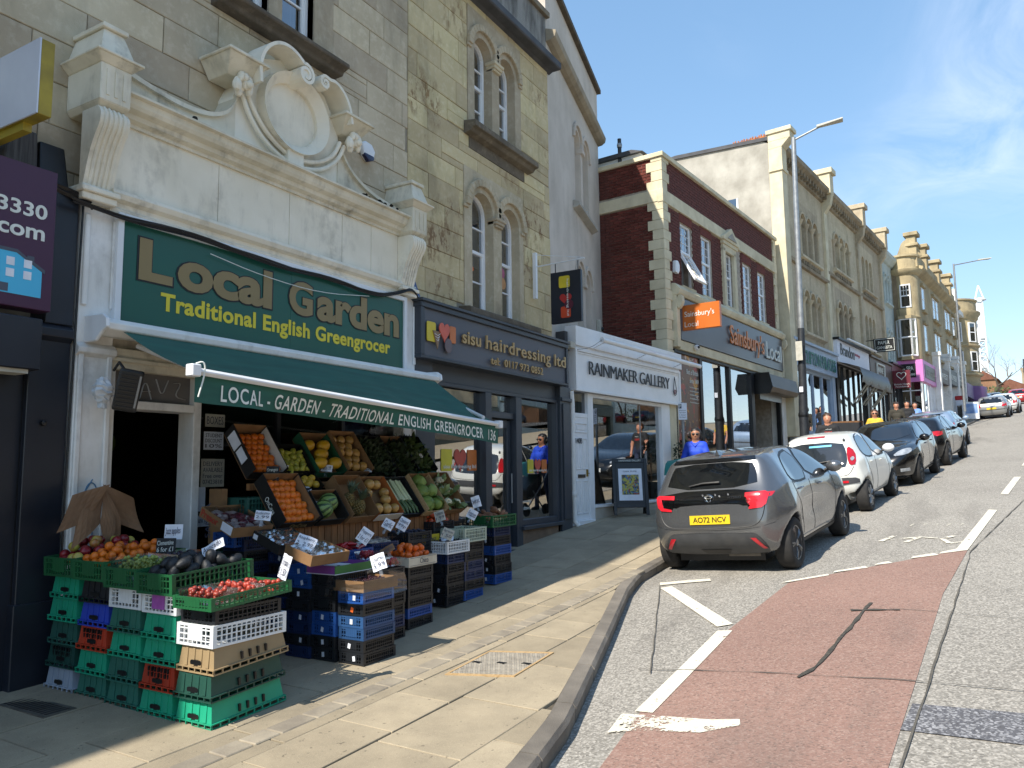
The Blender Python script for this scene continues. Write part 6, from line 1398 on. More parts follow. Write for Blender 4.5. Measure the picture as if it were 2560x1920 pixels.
def car(label, spec, x, y, yaw, paint, h=.03, group=None, plate=None):
 sp = spec; t = thing('parked_car', label, 'car', group=group)
 f = Vector((cos(yaw), sin(yaw), 0)); lft = Vector((-sin(yaw), cos(yaw), 0)); wb = sp['wb']; tr = sp['track']
 zf = road(x+f.x*wb/2, y+f.y*wb/2); zr = road(x-f.x*wb/2, y-f.y*wb/2); zl = road(x+lft.x*tr/2, y+lft.y*tr/2); zr2 = road(x-lft.x*tr/2, y-lft.y*tr/2)
 F3 = Vector((f.x, f.y, (zf-zr)/wb)).normalized(); L3 = Vector((lft.x, lft.y, (zl-zr2)/tr)).normalized(); U3 = F3.cross(L3).normalized(); L3 = U3.cross(F3)
 t.matrix_world = Matrix(((F3.x,L3.x,U3.x,x),(F3.y,L3.y,U3.y,y),(F3.z,L3.z,U3.z,(zl+zr2)/2),(0,0,0,1)))
 xr, xf = min(p[0] for p in sp['prof']), max(p[0] for p in sp['prof']); Wm = max(w for _, w in sp['plan']); Hm = max(p[1] for p in sp['prof'])
 lo = (xr-3*h, -Wm-3*h, .05); gx = np.arange(lo[0], xf+3*h, h); gy = np.arange(lo[1], Wm+4*h, h); gz = np.arange(lo[2], Hm+3*h, h)
 X2, Z2 = np.meshgrid(gx, gz, indexing='ij'); d1 = sd_poly(chai(sp['prof'], 2), X2, Z2)
 pw = np.interp(gx, *zip(*sp['plan']))[:, None]; zb = np.interp(gx, *zip(*sp['belt']))[:, None]
 w = pw*(1-.05*np.clip((.62-Z2)/.4, 0, 2)**2-.035*np.clip((Z2-.62)/.4, 0, 1)**2)
 ab = np.clip(Z2-zb, 0, None); w = w-sp['th']*(np.sqrt(ab*ab+.0016)-.04)
 for hx, hz, amp, rx, rz in sp.get('bumps', ()): w = w+amp*np.exp(-((X2-hx)/rx)**2-((Z2-hz)/rz)**2)
 Y = np.abs(gy)[None, :, None]; body = smax(d1[:, None, :], (Y-w[:, None, :])*.85, sp.get('k', .1))-.0
 rw = sp['rw']; ra = rw+.055
 for wx in (-wb/2, wb/2):
  c = np.sqrt((X2-wx)**2+(Z2-rw)**2)-ra; body = np.maximum(body, -np.maximum(c[:, None, :], (Wm-.30)-Y))
 V, Q = snets(body.astype(np.float32), lo, h); V = relax(V, Q, sp.get('relax', 2)); me = npmesh('body', V, Q)
 bo = link('body', me, paint, t); bv = BVHTree.FromPolygons([tuple(v) for v in V], [tuple(q) for q in Q.tolist()])
 fixd = sp.get('cell', .07)
 def proj(p, ax, off):
  if ax == 'r': o, d = Vector((-6, p[0], p[1])), Vector((1,0,0))
  elif ax == 'f': o, d = Vector((6, p[0], p[1])), Vector((-1,0,0))
  elif ax == 'l': o, d = Vector((p[0], 6, p[1])), Vector((0,-1,0))
  elif ax == 'R': o, d = Vector((p[0], -6, p[1])), Vector((0,1,0))
  else: o, d = Vector((p[0], p[1], 6)), Vector((0,0,-1))
  q, n, _, _ = bv.ray_cast(o, d)
  if q is None:
   q, n, _, _ = bv.find_nearest(Vector((xr if ax == 'r' else xf, p[0], p[1])) if ax in 'rf' else (Vector((p[0], Wm if ax == 'l' else -Wm, p[1])) if ax in 'lR' else Vector((p[0],p[1],Hm))))
  if n.dot(d) > 0: n = -n
  return q+n*off
 def patch(name, poly, ax, mat, off=.006, sm=0, parent=t):
  if sm: poly = chai(poly, sm)
  bm = bmesh.new(); vs = [bm.verts.new((p[0], p[1], 0)) for p in poly]; fc = bm.faces.new(vs); bmesh.ops.triangulate(bm, faces=[fc])
  for _ in range(5):
   ed = [e for e in bm.edges if e.calc_length() > fixd]
   if not ed: break
   bmesh.ops.subdivide_edges(bm, edges=ed, cuts=1); bmesh.ops.triangulate(bm, faces=[q for q in bm.faces if len(q.verts) > 3])
  for v in bm.verts: v.co = proj((v.co.x, v.co.y), ax, off)
  for q in bm.faces: q.smooth = True
  me = bpy.data.meshes.new(name); bm.to_mesh(me); bm.free(); fixn(me); return link(name, me, mat, parent)
 def strip(name, pts, ax, mat, wd=.007, off=.0, parent=t, n=2):
  return ob(name, MB().tube([proj(p, ax, off) for p in chai(pts, n, False)], wd, 5, sq=1), mat, parent, smooth=True)
 G = cmat('carglass', lambda: pm('car_glass', '#0b0d10', '#0d1013', 2, .04, 0, spec=.8, coat=.6)); K = M['blackp']
 for side in 'lR':
  for nm, poly in sp['windows']:
   cx, cz = sum(q[0] for q in poly)/len(poly), sum(q[1] for q in poly)/len(poly); patch('window_surround', [(cx+(q[0]-cx)*1.1+.0*cz, cz+(q[1]-cz)*1.16) for q in poly], side, K, .002, 1)
   patch('window', poly, side, G, .006, 1)
  for pts in sp.get('lines', ()): strip('panel_gap', pts, side, K, .005, -.001)
  for (hx, hz) in sp.get('handles', ()):
   p = proj((hx, hz), side, .012); s = 1 if side == 'l' else -1; ob('door_handle', MB().tube([p+Vector((-.08,-.012*s,0)),p+Vector((-.05,.01*s,.004)),p+Vector((.05,.01*s,.004)),p+Vector((.08,-.012*s,0))],.013,6), paint, t, smooth=True)
  mx, mz = sp['mirror']; p = proj((mx, mz), side, .0); s = 1 if side == 'l' else -1
  mr = ob('wing_mirror', MB().ball((p.x-.02, p.y+s*.13, p.z+.05), (.075,.115,.085), 12, 8), sp.get('mirrormat', paint), t, smooth=True); ob('mirror_stalk', MB().tube([p,(p.x,p.y+s*.08,p.z+.02)],.025,6), K, mr)
  patch('sill_trim', sp['sill'], side, cmat('skirt', lambda: pm('dark_grey_skirt','#2c2e31','#26282b',3,.55)), .006)
 for nm, ax, poly, mat, off, sm in sp.get('patches', ()): patch(nm, poly, ax, mat if not isinstance(mat, str) else M[mat], off, sm)
 for nm, ax, pts, mat, wd in sp.get('strips', ()): strip(nm, pts, ax, M[mat] if isinstance(mat, str) else mat, wd)
 ty = MB(); R = rw; tw = .205
 ty.lathe([(R*.66,-tw/2+.012),(R*.72,-tw/2),(R*.93,-tw/2),(R*.985,-tw/2+.02),(R,-tw/2+.05),(R,tw/2-.05),(R*.985,tw/2-.02),(R*.93,tw/2),(R*.72,tw/2),(R*.66,tw/2-.012)], 32, axis='y')
 for g in (-.05,0,.05): pass
 wm = bpy.data.meshes.new; first = None
 for wx in (-wb/2, wb/2):
  for s in (1, -1):
   we = bpy.data.objects.new('wheel', None); COL.objects.link(we); we.parent = t; we.location = (wx, s*(tr/2), R); we.rotation_euler = (0, 0, pi if s < 0 else 0)
   if first is None:
    m1 = ty.mesh('tyre'); fixn(m1); m1.polygons.foreach_set('use_smooth',[True]*len(m1.polygons)); m1.materials.append(M['rubber'])
    rb = MB(); ns = sp.get('spokes', 5)
    rb.lathe([(R*.68,.085),(R*.66,.095),(R*.62,.09),(R*.60,.06),(R*.6,-.07),(R*.62,-.08)], 28, axis='y')
    for k in range(ns):
     a = 2*pi*k/ns
     for da in ((-.09,.09) if sp.get('twin') else (0,)):
      p0, p1 = (.05*cos(a),.05*sin(a)), (R*.64*cos(a+da),R*.64*sin(a+da)); rb.tube([(p0[0],.075,p0[1]),((p0[0]+p1[0])/2,.088,(p0[1]+p1[1])/2),(p1[0],.085,p1[1])], sp.get('spw', .022), 5)
    rb.lathe([(.0,.1),(.04,.098),(.05,.08),(.05,.05)], 14, axis='y'); m2 = rb.mesh('rim'); fixn(m2); m2.materials.append(sp['rim'])
    m3 = MB().lathe([(R*.6,.02),(R*.6,.03),(.0,.03)],20,axis='y').mesh('brake'); m3.materials.append(M['black']); first = (m1, m2, m3)
   for nm, m_ in zip(('tyre','rim','brake_disc'), first):
    o = bpy.data.objects.new(nm, m_); COL.objects.link(o); o.parent = we
 ob('underbody', MB().box(-wb/2-.35,wb/2+.4,-Wm+.32,Wm-.32,.16,.62), M['black'], t)
 if plate:
  for ax, txt, pz, mt in plate:
   p = proj((0, pz), ax, .012); s = -1 if ax == 'r' else 1; up = Vector((sp.get('ptilt',.12)*(-s) if ax == 'r' else 0, 0, 1)).normalized(); up = Vector((.15 if ax == 'r' else -.1,0,1)).normalized(); rt = Vector((0, s, 0)); n = rt.cross(up)
   o = p-rt*.26-up*.056; b = MB().hexa([o, o+rt*.52, o+rt*.52-n*.012, o-n*.012, o+up*.112, o+rt*.52+up*.112, o+rt*.52+up*.112-n*.012, o+up*.112-n*.012]); pl = ob('number_plate', b, mt, t)
   if txt: text('lettering', txt, M['black'], pl, o+rt*.045+up*.022+n*.001, rt, up, .43, .068, .012, .002)
 t['_'] = 0; del t['_']
 return t, proj, patch, strip
GREY = None
def cars():
 red = pm('tail_red','#b3121c','#9c0f18',6,.15,coat=.8); redb = pm('lamp_red_bright','#d22532','#b81d2a',6,.15,coat=.8); K = M['blackp']; gk = pm('gloss_black','#0c0d0f',None,2,.12,coat=.8)
 clr = pm('lamp_clear','#b9bec3','#8f959b',9,.1,metal=.3,coat=.8); chrome = pm('chrome','#c8cccf',None,2,.15,metal=1); plY = pm('plate_yellow','#d9b81c','#d2b018',3,.45); plW = pm('plate_white','#d9dbd6',None,3,.45); dg = pm('bumper_grey','#45474a','#3a3c3f',6,.55,dirt=.3,dirtc='#6d675c')
 rimd = pm('machined_rim','#8d8f92','#3c3e41',14,.3,metal=.8); rimk = pm('black_rim','#1a1b1d','#2a2b2e',9,.35,metal=.4); rims = pm('silver_hubcap','#8f9193','#7d7f81',9,.4,metal=.5)
 def paint(n, c, metal=.5, rough=.32): return pm(n, c, None, 2.5, rough, 0, metal=metal, coat=.9, lo=.2, hi=1.2)
 Y = dict(wb=2.56, track=1.52, rw=.315, th=.50, k=.085, spokes=5, twin=True, spw=.016, rim=rimd, relax=3,
  prof=[(-1.55,.2),(-1.72,.27),(-1.86,.42),(-1.9,.60),(-1.86,.78),(-1.83,.98),(-1.74,1.06),(-1.60,1.25),(-1.52,1.40),(-1.50,1.445),(-1.1,1.495),(-.5,1.515),(.1,1.485),(.55,1.375),(1.12,1.06),(1.55,.98),(1.92,.85),(2.06,.66),(2.08,.42),(1.98,.22),(1.6,.18),(-1.2,.18)],
  plan=[(-1.92,.58),(-1.86,.70),(-1.74,.795),(-1.5,.855),(-1.28,.875),(-.85,.845),(0,.84),(.85,.85),(1.28,.875),(1.65,.82),(1.92,.69),(2.1,.5)], belt=[(-1.9,.96),(-1.2,1.03),(-.8,.99),(1.1,.93)],
  bumps=[(-1.28,.70,.045,.5,.22),(1.28,.68,.035,.45,.2),(-.2,.62,-.03,.7,.12)],
  windows=[('rear',[(-1.08,1.10),(-.98,1.27),(-.78,1.385),(-.34,1.415),(-.24,1.035),(-.78,1.03)]),('front',[(-.20,1.415),(.2,1.40),(.52,1.29),(.98,1.045),(.9,1.02),(-.12,1.02)])],
  lines=[[(-.22,1.0),(-.20,.8),(-.20,.5),(-.24,.34)],[(.92,1.0),(.94,.75),(.86,.4),(.8,.33)],[(-1.02,1.05),(-.98,.9),(-.85,.72),(-.82,.5),(-.8,.36)],[(-.8,.335),(.8,.325)]], handles=[(-.72,.93),(.25,.90)],
  mirror=(.86,1.03), sill=[(-.92,.19),(.92,.19),(.94,.285),(-.94,.285)],
  patches=[('tailgate_glass','r',[(-.60,1.07),(.60,1.07),(.565,1.26),(.50,1.375),(-.50,1.375),(-.565,1.26)],cmat('carglass', lambda: pm('car_glass','#0b0d10','#0d1013',2,.04,0,spec=.8,coat=.6)),.004,1),
     ('spoiler_edge','r',[(-.55,1.385),(.55,1.385),(.53,1.425),(-.53,1.425)],gk,.012,0),
     ('tailgate_band','r',[(-.66,1.05),(.66,1.05),(.66,.90),(.46,.845),(.36,.885),(-.36,.885),(-.46,.845),(-.66,.90)],gk,.003,1),
     ('tail_light','r',[(.46,1.0),(.69,1.01),(.735,.985),(.70,.865),(.65,.825),(.50,.812),(.505,.84),(.615,.862),(.645,.965),(.46,.955)],redb,.014,0),('tail_light','r',[(-.46,1.0),(-.69,1.01),(-.735,.985),(-.70,.865),(-.65,.825),(-.50,.812),(-.505,.84),(-.615,.862),(-.645,.965),(-.46,.955)],redb,.014,0),
     ('tail_light_core','r',[(.47,.965),(.64,.975),(.61,.86),(.49,.84)],gk,.008,0),('tail_light_core','r',[(-.47,.965),(-.64,.975),(-.61,.86),(-.49,.84)],gk,.008,0),
     ('tail_light','R',[(-1.79,.995),(-1.71,1.0),(-1.64,.995),(-1.73,.95),(-1.80,.94)],redb,.004,0),
     ('bumper_insert','r',[(-.64,.25),(.64,.25),(.66,.36),(.58,.50),(.5,.535),(-.5,.535),(-.58,.50),(-.66,.36)],dg,.010,1),
     ('reflector','r',[(.48,.475),(.545,.475),(.645,.34),(.60,.335)],redb,.018,0),('reflector','r',[(-.48,.475),(-.545,.475),(-.645,.34),(-.60,.335)],redb,.018,0),('diffuser_notch','r',[(-.2,.33),(.2,.33),(.15,.27),(-.15,.27)],K,.016,0)],
  strips=[('tailgate_gap','r',[(-.70,.92),(-.66,.72),(-.58,.62),(-.4,.595),(.4,.595),(.58,.62),(.66,.72),(.70,.92)],'blackp',.005),('bumper_crease','r',[(-.78,.64),(-.5,.57),(.5,.57),(.78,.64)],'blackp',.003)])
 pY = paint('gunmetal_paint','#737578',.7,.26); yaw = radians(-5.2); rx, ry = 10.22+.03, 2.69
 t, pj, pa, st = car('dark grey hybrid hatchback parked with its tail to the kerb build-out', Y, rx+1.28*cos(yaw), ry+1.28*sin(yaw), yaw, pY, .022, plate=[('r','AO72 NCV',.70,plY)])
 p = pj((0,.955),'r',.012); em = ob('emblem', MB().tube([(p.x-.004,p.y+.062*cos(a),p.z+.045*sin(a)) for a in [2*pi*k/20 for k in range(21)]],.008,6), chrome, t, smooth=True)
 ob('emblem_oval', MB().tube([(p.x-.006,p.y+.028*cos(a),p.z+.042*sin(a)) for a in [2*pi*k/16 for k in range(17)]],.006,5), chrome, em, smooth=True); ob('emblem_oval', MB().tube([(p.x-.006,p.y+.05*cos(a),p.z+.018+.016*sin(a)) for a in [2*pi*k/16 for k in range(17)]],.006,5), chrome, em, smooth=True)
 for s_, ya, wd in (('YARIS',.43,.13),('HYBRID',-.25,.17)):
  q = pj((ya,.945),'r',.006); text('badge_lettering', s_, chrome, t, q, (0,-1,0), (.1,0,1), wd, .028, .01, .004)
 q = [pj((.28,1.10),'r',.02),pj((.1,1.125),'r',.025),pj((-.12,1.13),'r',.02)]; ob('rear_wiper', MB().tube(q,[.008,.014,.018],6), K, t, smooth=True)
 r = pj((-1.25,0),'t',.0); ob('aerial_fin', MB().hexa([(r.x-.1,-.03,r.z-.01),(r.x+.1,-.03,r.z-.01),(r.x+.1,.03,r.z-.01),(r.x-.1,.03,r.z-.01),(r.x-.1,-.006,r.z+.07),(r.x-.04,-.006,r.z+.055),(r.x-.04,.006,r.z+.055),(r.x-.1,.006,r.z+.07)]), pY, t, bev=.006)
 ob('exhaust_box', MB().tube([(-1.55,-.5,.24),(-1.55,-.1,.24)],.09,10), M['iron'], t, smooth=True); ob('axle_beam', MB().tube([(-1.28,-.6,.28),(-1.28,.6,.28)],.05,8), M['black'], t)
 C = dict(wb=2.34, track=1.42, rw=.285, th=.42, k=.12, spokes=7, spw=.03, rim=rims, relax=3,
  prof=[(-1.35,.2),(-1.52,.3),(-1.62,.45),(-1.63,.65),(-1.60,.86),(-1.52,1.0),(-1.40,1.22),(-1.28,1.40),(-.95,1.465),(-.3,1.48),(.25,1.42),(.62,1.24),(1.02,.98),(1.4,.88),(1.66,.74),(1.74,.52),(1.68,.25),(1.3,.18),(-1.1,.18)],
  plan=[(-1.66,.56),(-1.58,.68),(-1.4,.76),(-1.1,.80),(-.6,.795),(.6,.795),(1.1,.805),(1.4,.76),(1.62,.62),(1.76,.42)], belt=[(-1.6,.86),(-1.0,.93),(1.0,.88)], bumps=[(-1.17,.55,.05,.35,.2),(1.17,.55,.04,.35,.2)],
  windows=[('rear',[(-1.05,1.06),(-.98,1.25),(-.8,1.345),(-.32,1.375),(-.26,.96),(-.8,.97)]),('front',[(-.2,1.375),(.2,1.35),(.45,1.24),(.86,.95),(-.14,.945)])],
  lines=[[(-.24,.93),(-.22,.6),(-.25,.33)],[(.84,.92),(.84,.6),(.76,.33)],[(-.95,1.0),(-.88,.75),(-.74,.56),(-.7,.33)],[(-.7,.31),(.76,.31)]], handles=[(-.62,.86),(.2,.83)], mirror=(.74,.97), mirrormat=M['whitem'], sill=[(-.8,.17),(.8,.17),(.8,.25),(-.8,.25)],
  patches=[('tailgate_glass','r',[(-.52,.82),(.52,.82),(.57,.92),(.55,1.12),(.47,1.30),(-.47,1.30),(-.55,1.12),(-.57,.92)],cmat('carglass2', lambda: pm('rear_glass','#2b3138','#242a30',2,.05,0,spec=.8,coat=.6)),.004,1),
     ('tail_light','r',[(-.60,.86),(-.70,.88),(-.66,1.10),(-.55,1.22),(-.56,1.0)],red,.014,1),('tail_light','r',[(.60,.86),(.70,.88),(.66,1.10),(.55,1.22),(.56,1.0)],red,.014,1),
     ('light_lens','r',[(-.63,.93),(-.67,.97),(-.64,1.02),(-.6,.98)],clr,.02,1),('bumper_trim','r',[(-.72,.52),(.72,.52),(.72,.64),(.5,.66),(-.5,.66),(-.72,.64)],dg,.012,1),('reflector','r',[(-.56,.56),(-.44,.56),(-.44,.60),(-.56,.60)],redb,.02,0),('reflector','r',[(.56,.56),(.44,.56),(.44,.60),(.56,.60)],redb,.02,0),('brake_light','r',[(-.16,1.385),(.16,1.385),(.16,1.41),(-.16,1.41)],red,.012,0),('sticker','r',[(-.3,1.22),(.1,1.22),(.1,1.25),(-.3,1.25)],'cyan',.01,0)],
  strips=[('tailgate_gap','r',[(-.66,.84),(-.6,.72),(-.5,.68),(.5,.68),(.6,.72),(.66,.84)],'blackp',.005)])
 yaw = radians(-6); rx, ry = 15.6, 2.30
 t, pj, pa, st = car('small white city car parked in front of the grey hatchback', C, rx+1.17*cos(yaw), ry+1.17*sin(yaw), yaw, pm('white_car_paint','#dfe0da','#d6d7d1',2,.3,coat=.8), .026)
 q = [pj((.2,.86),'r',.02),pj((-.02,.93),'r',.03),pj((-.3,.96),'r',.025)]; ob('rear_wiper', MB().tube(q,[.012,.012,.01],6), K, t, smooth=True); q = pj((-.32,.86),'r',.012); text('badge_lettering','c1',M['wtext'],t,q,(0,-1,0),(.25,0,1),.11,.06,.01,.004)
 for s in (.5,-.5): q = pj((s,1.31),'r',.01); ob('tailgate_hinge', MB().ball((q.x,q.y,q.z),(.03,.025,.035),8,6), dg, t, smooth=True)
 B = dict(wb=2.64, track=1.53, rw=.32, th=.5, k=.09, spokes=10, spw=.014, rim=rimk, relax=3,
  prof=[(-1.8,.22),(-2.0,.4),(-2.08,.62),(-2.05,.9),(-1.95,1.02),(-1.45,1.34),(-1.0,1.44),(-.3,1.465),(.25,1.40),(.75,1.15),(1.05,1.0),(1.6,.93),(2.05,.80),(2.24,.62),(2.28,.42),(2.18,.24),(1.7,.18),(-1.4,.18)],
  plan=[(-2.1,.6),(-2.0,.72),(-1.7,.84),(-1.32,.87),(-.6,.85),(.6,.855),(1.32,.875),(1.75,.82),(2.1,.68),(2.3,.46)], belt=[(-2,1.0),(-1.2,1.0),(1.0,.92)], bumps=[(-1.32,.6,.03,.4,.2),(1.32,.62,.04,.45,.2)],
  windows=[('rear',[(-1.35,1.08),(-1.1,1.28),(-.7,1.365),(-.42,1.375),(-.36,.99),(-1.0,1.0)]),('front',[(-.3,1.375),(.1,1.355),(.42,1.24),(.85,.985),(-.26,.97)])],
  lines=[[(-.34,.96),(-.32,.6),(-.35,.34)],[(.85,.94),(.87,.6),(.8,.34)],[(-1.2,1.02),(-1.1,.8),(-.92,.6),(-.88,.34)],[(-.88,.31),(.8,.31)]], handles=[(-.85,.88),(.05,.86)], mirror=(.78,.98), sill=[(-.9,.18),(.9,.18),(.9,.27),(-.9,.27)],
  patches=[('windscreen','f',[(-.68,1.03),(.68,1.03),(.54,1.37),(-.54,1.37)],cmat('carglass', lambda: G),.004,1),
     ('headlight','f',[(.42,.70),(.70,.72),(.80,.80),(.74,.86),(.56,.82)],clr,.012,1),('headlight','f',[(-.42,.70),(-.70,.72),(-.80,.80),(-.74,.86),(-.56,.82)],clr,.012,1),
     ('grille','f',[(-.36,.60),(.36,.60),(.30,.72),(-.30,.72)],K,.008,1),('lower_grille','f',[(-.5,.28),(.5,.28),(.44,.46),(-.44,.46)],K,.008,1),('fog_lamp','f',[(.56,.36),(.72,.36),(.72,.43),(.56,.43)],clr,.014,0),('fog_lamp','f',[(-.56,.36),(-.72,.36),(-.72,.43),(-.56,.43)],clr,.014,0)],
  strips=[('bonnet_gap','f',[(-.70,.98),(-.62,.9),(-.4,.80),(0,.77),(.4,.80),(.62,.9),(.70,.98)],'blackp',.005)])
 pB = paint('black_car_paint','#0d0e11',.3,.25); yaw = radians(174.2); fx, fy = 20.25, 1.71
 car('black hatchback facing down the hill with clear headlights', B, fx-1.32*cos(yaw), fy-1.32*sin(yaw), yaw, pB, .028, plate=[('f','',.52,plW)])
 W = dict(B); W.update(wb=2.67, track=1.56, rw=.33, spokes=5, twin=True, spw=.02, rim=rimd,
  prof=[(-1.75,.22),(-1.92,.36),(-1.98,.6),(-1.95,.85),(-1.86,1.0),(-1.62,1.22),(-1.5,1.36),(-1.05,1.425),(-.3,1.44),(.25,1.38),(.75,1.15),(1.08,1.0),(1.6,.94),(2.05,.82),(2.24,.62),(2.28,.42),(2.18,.24),(1.7,.18),(-1.4,.18)],
  windows=[('quarter',[(-1.32,1.08),(-1.22,1.2),(-1.0,1.27),(-.92,1.02)]),('rear',[(-.97,1.29),(-.7,1.345),(-.38,1.355),(-.32,.98),(-.86,.99)]),('front',[(-.27,1.355),(.1,1.335),(.42,1.22),(.88,.98),(-.24,.965)])],
  patches=[('tailgate_glass','r',[(-.58,1.05),(.58,1.05),(.5,1.31),(-.5,1.31)],cmat('carglass', lambda: G),.004,1),('tail_light','r',[(-.40,.86),(-.76,.90),(-.80,.98),(-.70,1.0),(-.42,.95)],red,.012,1),('tail_light','r',[(.40,.86),(.76,.90),(.80,.98),(.70,1.0),(.42,.95)],red,.012,1),('tail_light','R',[(-1.9,.95),(-1.6,.99),(-1.62,.9),(-1.88,.86)],redb,.006,0),('bumper_trim','r',[(-.6,.28),(.6,.28),(.55,.46),(-.55,.46)],K,.01,1)], strips=[])
 yaw = radians(-8.5); rx, ry = 25.2, 1.2
 car('black sporty hatchback parked facing up the hill with red tail light', W, rx+1.33*cos(yaw), ry+1.33*sin(yaw), yaw, pB, .03)
 H = dict(W); H.update(spokes=6, spw=.03, rim=rims, relax=2, cell=.2, patches=[('tailgate_glass','r',[(-.6,1.0),(.6,1.0),(.5,1.33),(-.5,1.33)],cmat('carglass', lambda: G),.006,0),('tail_light','r',[(-.56,.74),(-.82,.74),(-.80,.98),(-.62,.98)],red,.014,0),('tail_light','r',[(.56,.74),(.82,.74),(.80,.98),(.62,.98)],red,.014,0),('bumper_strip','r',[(-.8,.56),(.8,.56),(.8,.60),(-.8,.60)],dg,.01,0)], strips=[])
 yaw = radians(-6)
 car('pale blue grey car just up the hill from the black hatchback', H, 33.0, .80, yaw, paint('pale_blue_paint','#8fa3bb',.4), .04)
 car('silver hatchback parked beyond the kerb build-out', H, 58.9, -1.9, yaw, paint('silver_paint','#a9acad',.6,.35), .05, plate=[('r','',.66,plY)])
 car('white car in front of the silver hatchback', H, 64.6, -2.75, yaw, pm('white_far_paint','#dcddda',None,2,.3,coat=.8), .07)
 car('red hatchback near the brow of the hill', H, 88.0, -4.9, yaw, paint('red_car_paint','#b3161c',.2), .08, plate=[('r','',.66,plY)])
 car('dark blue car right of the red hatchback', H, 92.0, -7.4, yaw, paint('navy_car_paint','#2a3550',.3), .08, plate=[('r','',.66,plY)])
 car('dark car behind the white car at the brow', H, 76.0, -2.4, yaw, paint('dark_far_paint','#1d1f22',.3), .08)
 car('blue grey car left of the silver hatchback', H, 70.0, -1.5, yaw, paint('slate_far_paint','#5c6b82',.3), .08)
cars()
# ================================================================ CRATES
PM = {}
def plast(nm, c, rough=.42):
 if nm not in PM: PM[nm] = pm('plastic_'+nm.replace(' ','_'), c, None, 5, rough, .12, 25, rand=.12, dirt=.3, dirtc='#3a3a36', lo=.3, hi=.9)
 return PM[nm]
COLS = {'jade green':'#1f9b78','dark green':'#2b5a50','black':'#202328','royal blue':'#2f49b8','brick red':'#b23e27','bottle green':'#1f4740','pale grey':'#9aa5b4','grey green':'#2f6a5c','tan':'#a08a68','deep green':'#234a40','white':'#dfe3e6','pale green':'#b3bfae','navy':'#1b2f57','blue':'#24519a','leaf green':'#1f5e38','steel blue':'#2c4f7c'}
TRAY = {}
def tray_mesh(kind):
 """nestable tray stood upside down: splayed sides, ribbed lip at the foot"""
 if kind in TRAY: return TRAY[kind]
 L, W, H = .61, .362, .157; b = MB()
 b.hexa([(0.012,.012,.03),(L-.012,.012,.03),(L-.012,W-.012,.03),(.012,W-.012,.03),(.03,.03,H),(L-.03,.03,H),(L-.03,W-.03,H),(.03,W-.03,H)])
 for i in range(4):     # shallow pressed ribs on the sloping ends
  y = .06+i*.068; b.hexa([(.006,y,.04),(.02,y,.04),(.02,y+.03,.04),(.006,y+.03,.04),(.024,y+.004,H-.01),(.04,y+.004,H-.01),(.04,y+.026,H-.01),(.024,y+.026,H-.01)])
 body = b.mesh('tray_body'); fixn(body)
 l = MB(); e = .012
 for z0, z1 in ((0,.008),(.03,.037)): l.box(0,L,0,e,z0,z1).box(0,L,W-e,W,z0,z1).box(0,e,e,W-e,z0,z1).box(L-e,L,e,W-e,z0,z1)
 n = 9
 for i in range(n+1): x = (L-.008)*i/n; l.box(x,x+.008,0,.01,.008,.03).box(x,x+.008,W-.01,W,.008,.03)
 for i in range(7): y = (W-.008)*i/6; l.box(0,.01,y,y+.008,.008,.03).box(L-.01,L,y,y+.008,.008,.03)
 lip = l.mesh('tray_lip'); fixn(lip)
 h = MB(); yc = W/2
 h.prism(rrect(yc-.052,yc+.052,.045,.078,.015), .0075, .03, 'x')
 if kind == 'slots':
  for r in (.083,.118):
   for i in range(7): y = .072+i*.033; h.box(.012,.03,y,y+.013,r,r+.028)
 for i in range(4): x = .22+i*.065; h.box(x,x+.014,.004,.03,.05,.095)
 hole = h.mesh('tray_holes'); fixn(hole)
 TRAY[kind] = (body, lip, hole); return TRAY[kind]
LAT = {}
def lattice_mesh(L, W, H, nl, nw, nz, bar=.007, solid=.0):
 key = (L,W,H,nl,nw,nz)
 if key in LAT: return LAT[key]
 b = MB(); t = .006
 for x in (0, L-.03):
  for y in (0, W-.03): b.box(x,x+.03,y,y+.03,0,H)
 for y0 in (.002, W-t-.002):
  for z in (0,)+tuple(H*(k+1)/(nz+1) for k in range(nz))+(H-.016,): b.box(.03,L-.03,y0,y0+t,z,z+(.016 if z in (0,H-.016) else bar))
  for i in range(1, nl): x = .03+(L-.06)*i/nl; b.box(x-bar/2,x+bar/2,y0-.001,y0+t+.001,0.004,H-.004)
 for x0 in (.002, L-t-.002):
  for z in (0,)+tuple(H*(k+1)/(nz+1) for k in range(nz))+(H-.016,): b.box(x0,x0+t,.03,W-.03,z,z+(.016 if z in (0,H-.016) else bar))
  for i in range(1, nw): y = .03+(W-.06)*i/nw; b.box(x0-.001,x0+t+.001,y-bar/2,y+bar/2,0.004,H-.004)
 b.box(.03,L-.03,.03,W-.03,.004,.012)
 me = b.mesh('crate_lattice'); fixn(me); LAT[key] = me; return me
def use(name, me, mat, parent):
 o = bpy.data.objects.new(name, me); COL.objects.link(o)
 if parent is not None: o.parent = parent
 if len(me.materials) == 0: me.materials.append(mat)
 o.material_slots[0].link = 'OBJECT'; o.material_slots[0].material = mat; return o
def tray(x, y, z, col, label, kind='plain', rz=0):
 t = thing('plastic_tray', label, 'crate', (x,y,z), rz, 'upturned trays in the front stacks'); m = plast(col, COLS[col]); bd, lp, hl = tray_mesh(kind)
 use('body', bd, m, t); use('rim', lp, m, t); use('handle_hole', hl, M['black'], t); return t
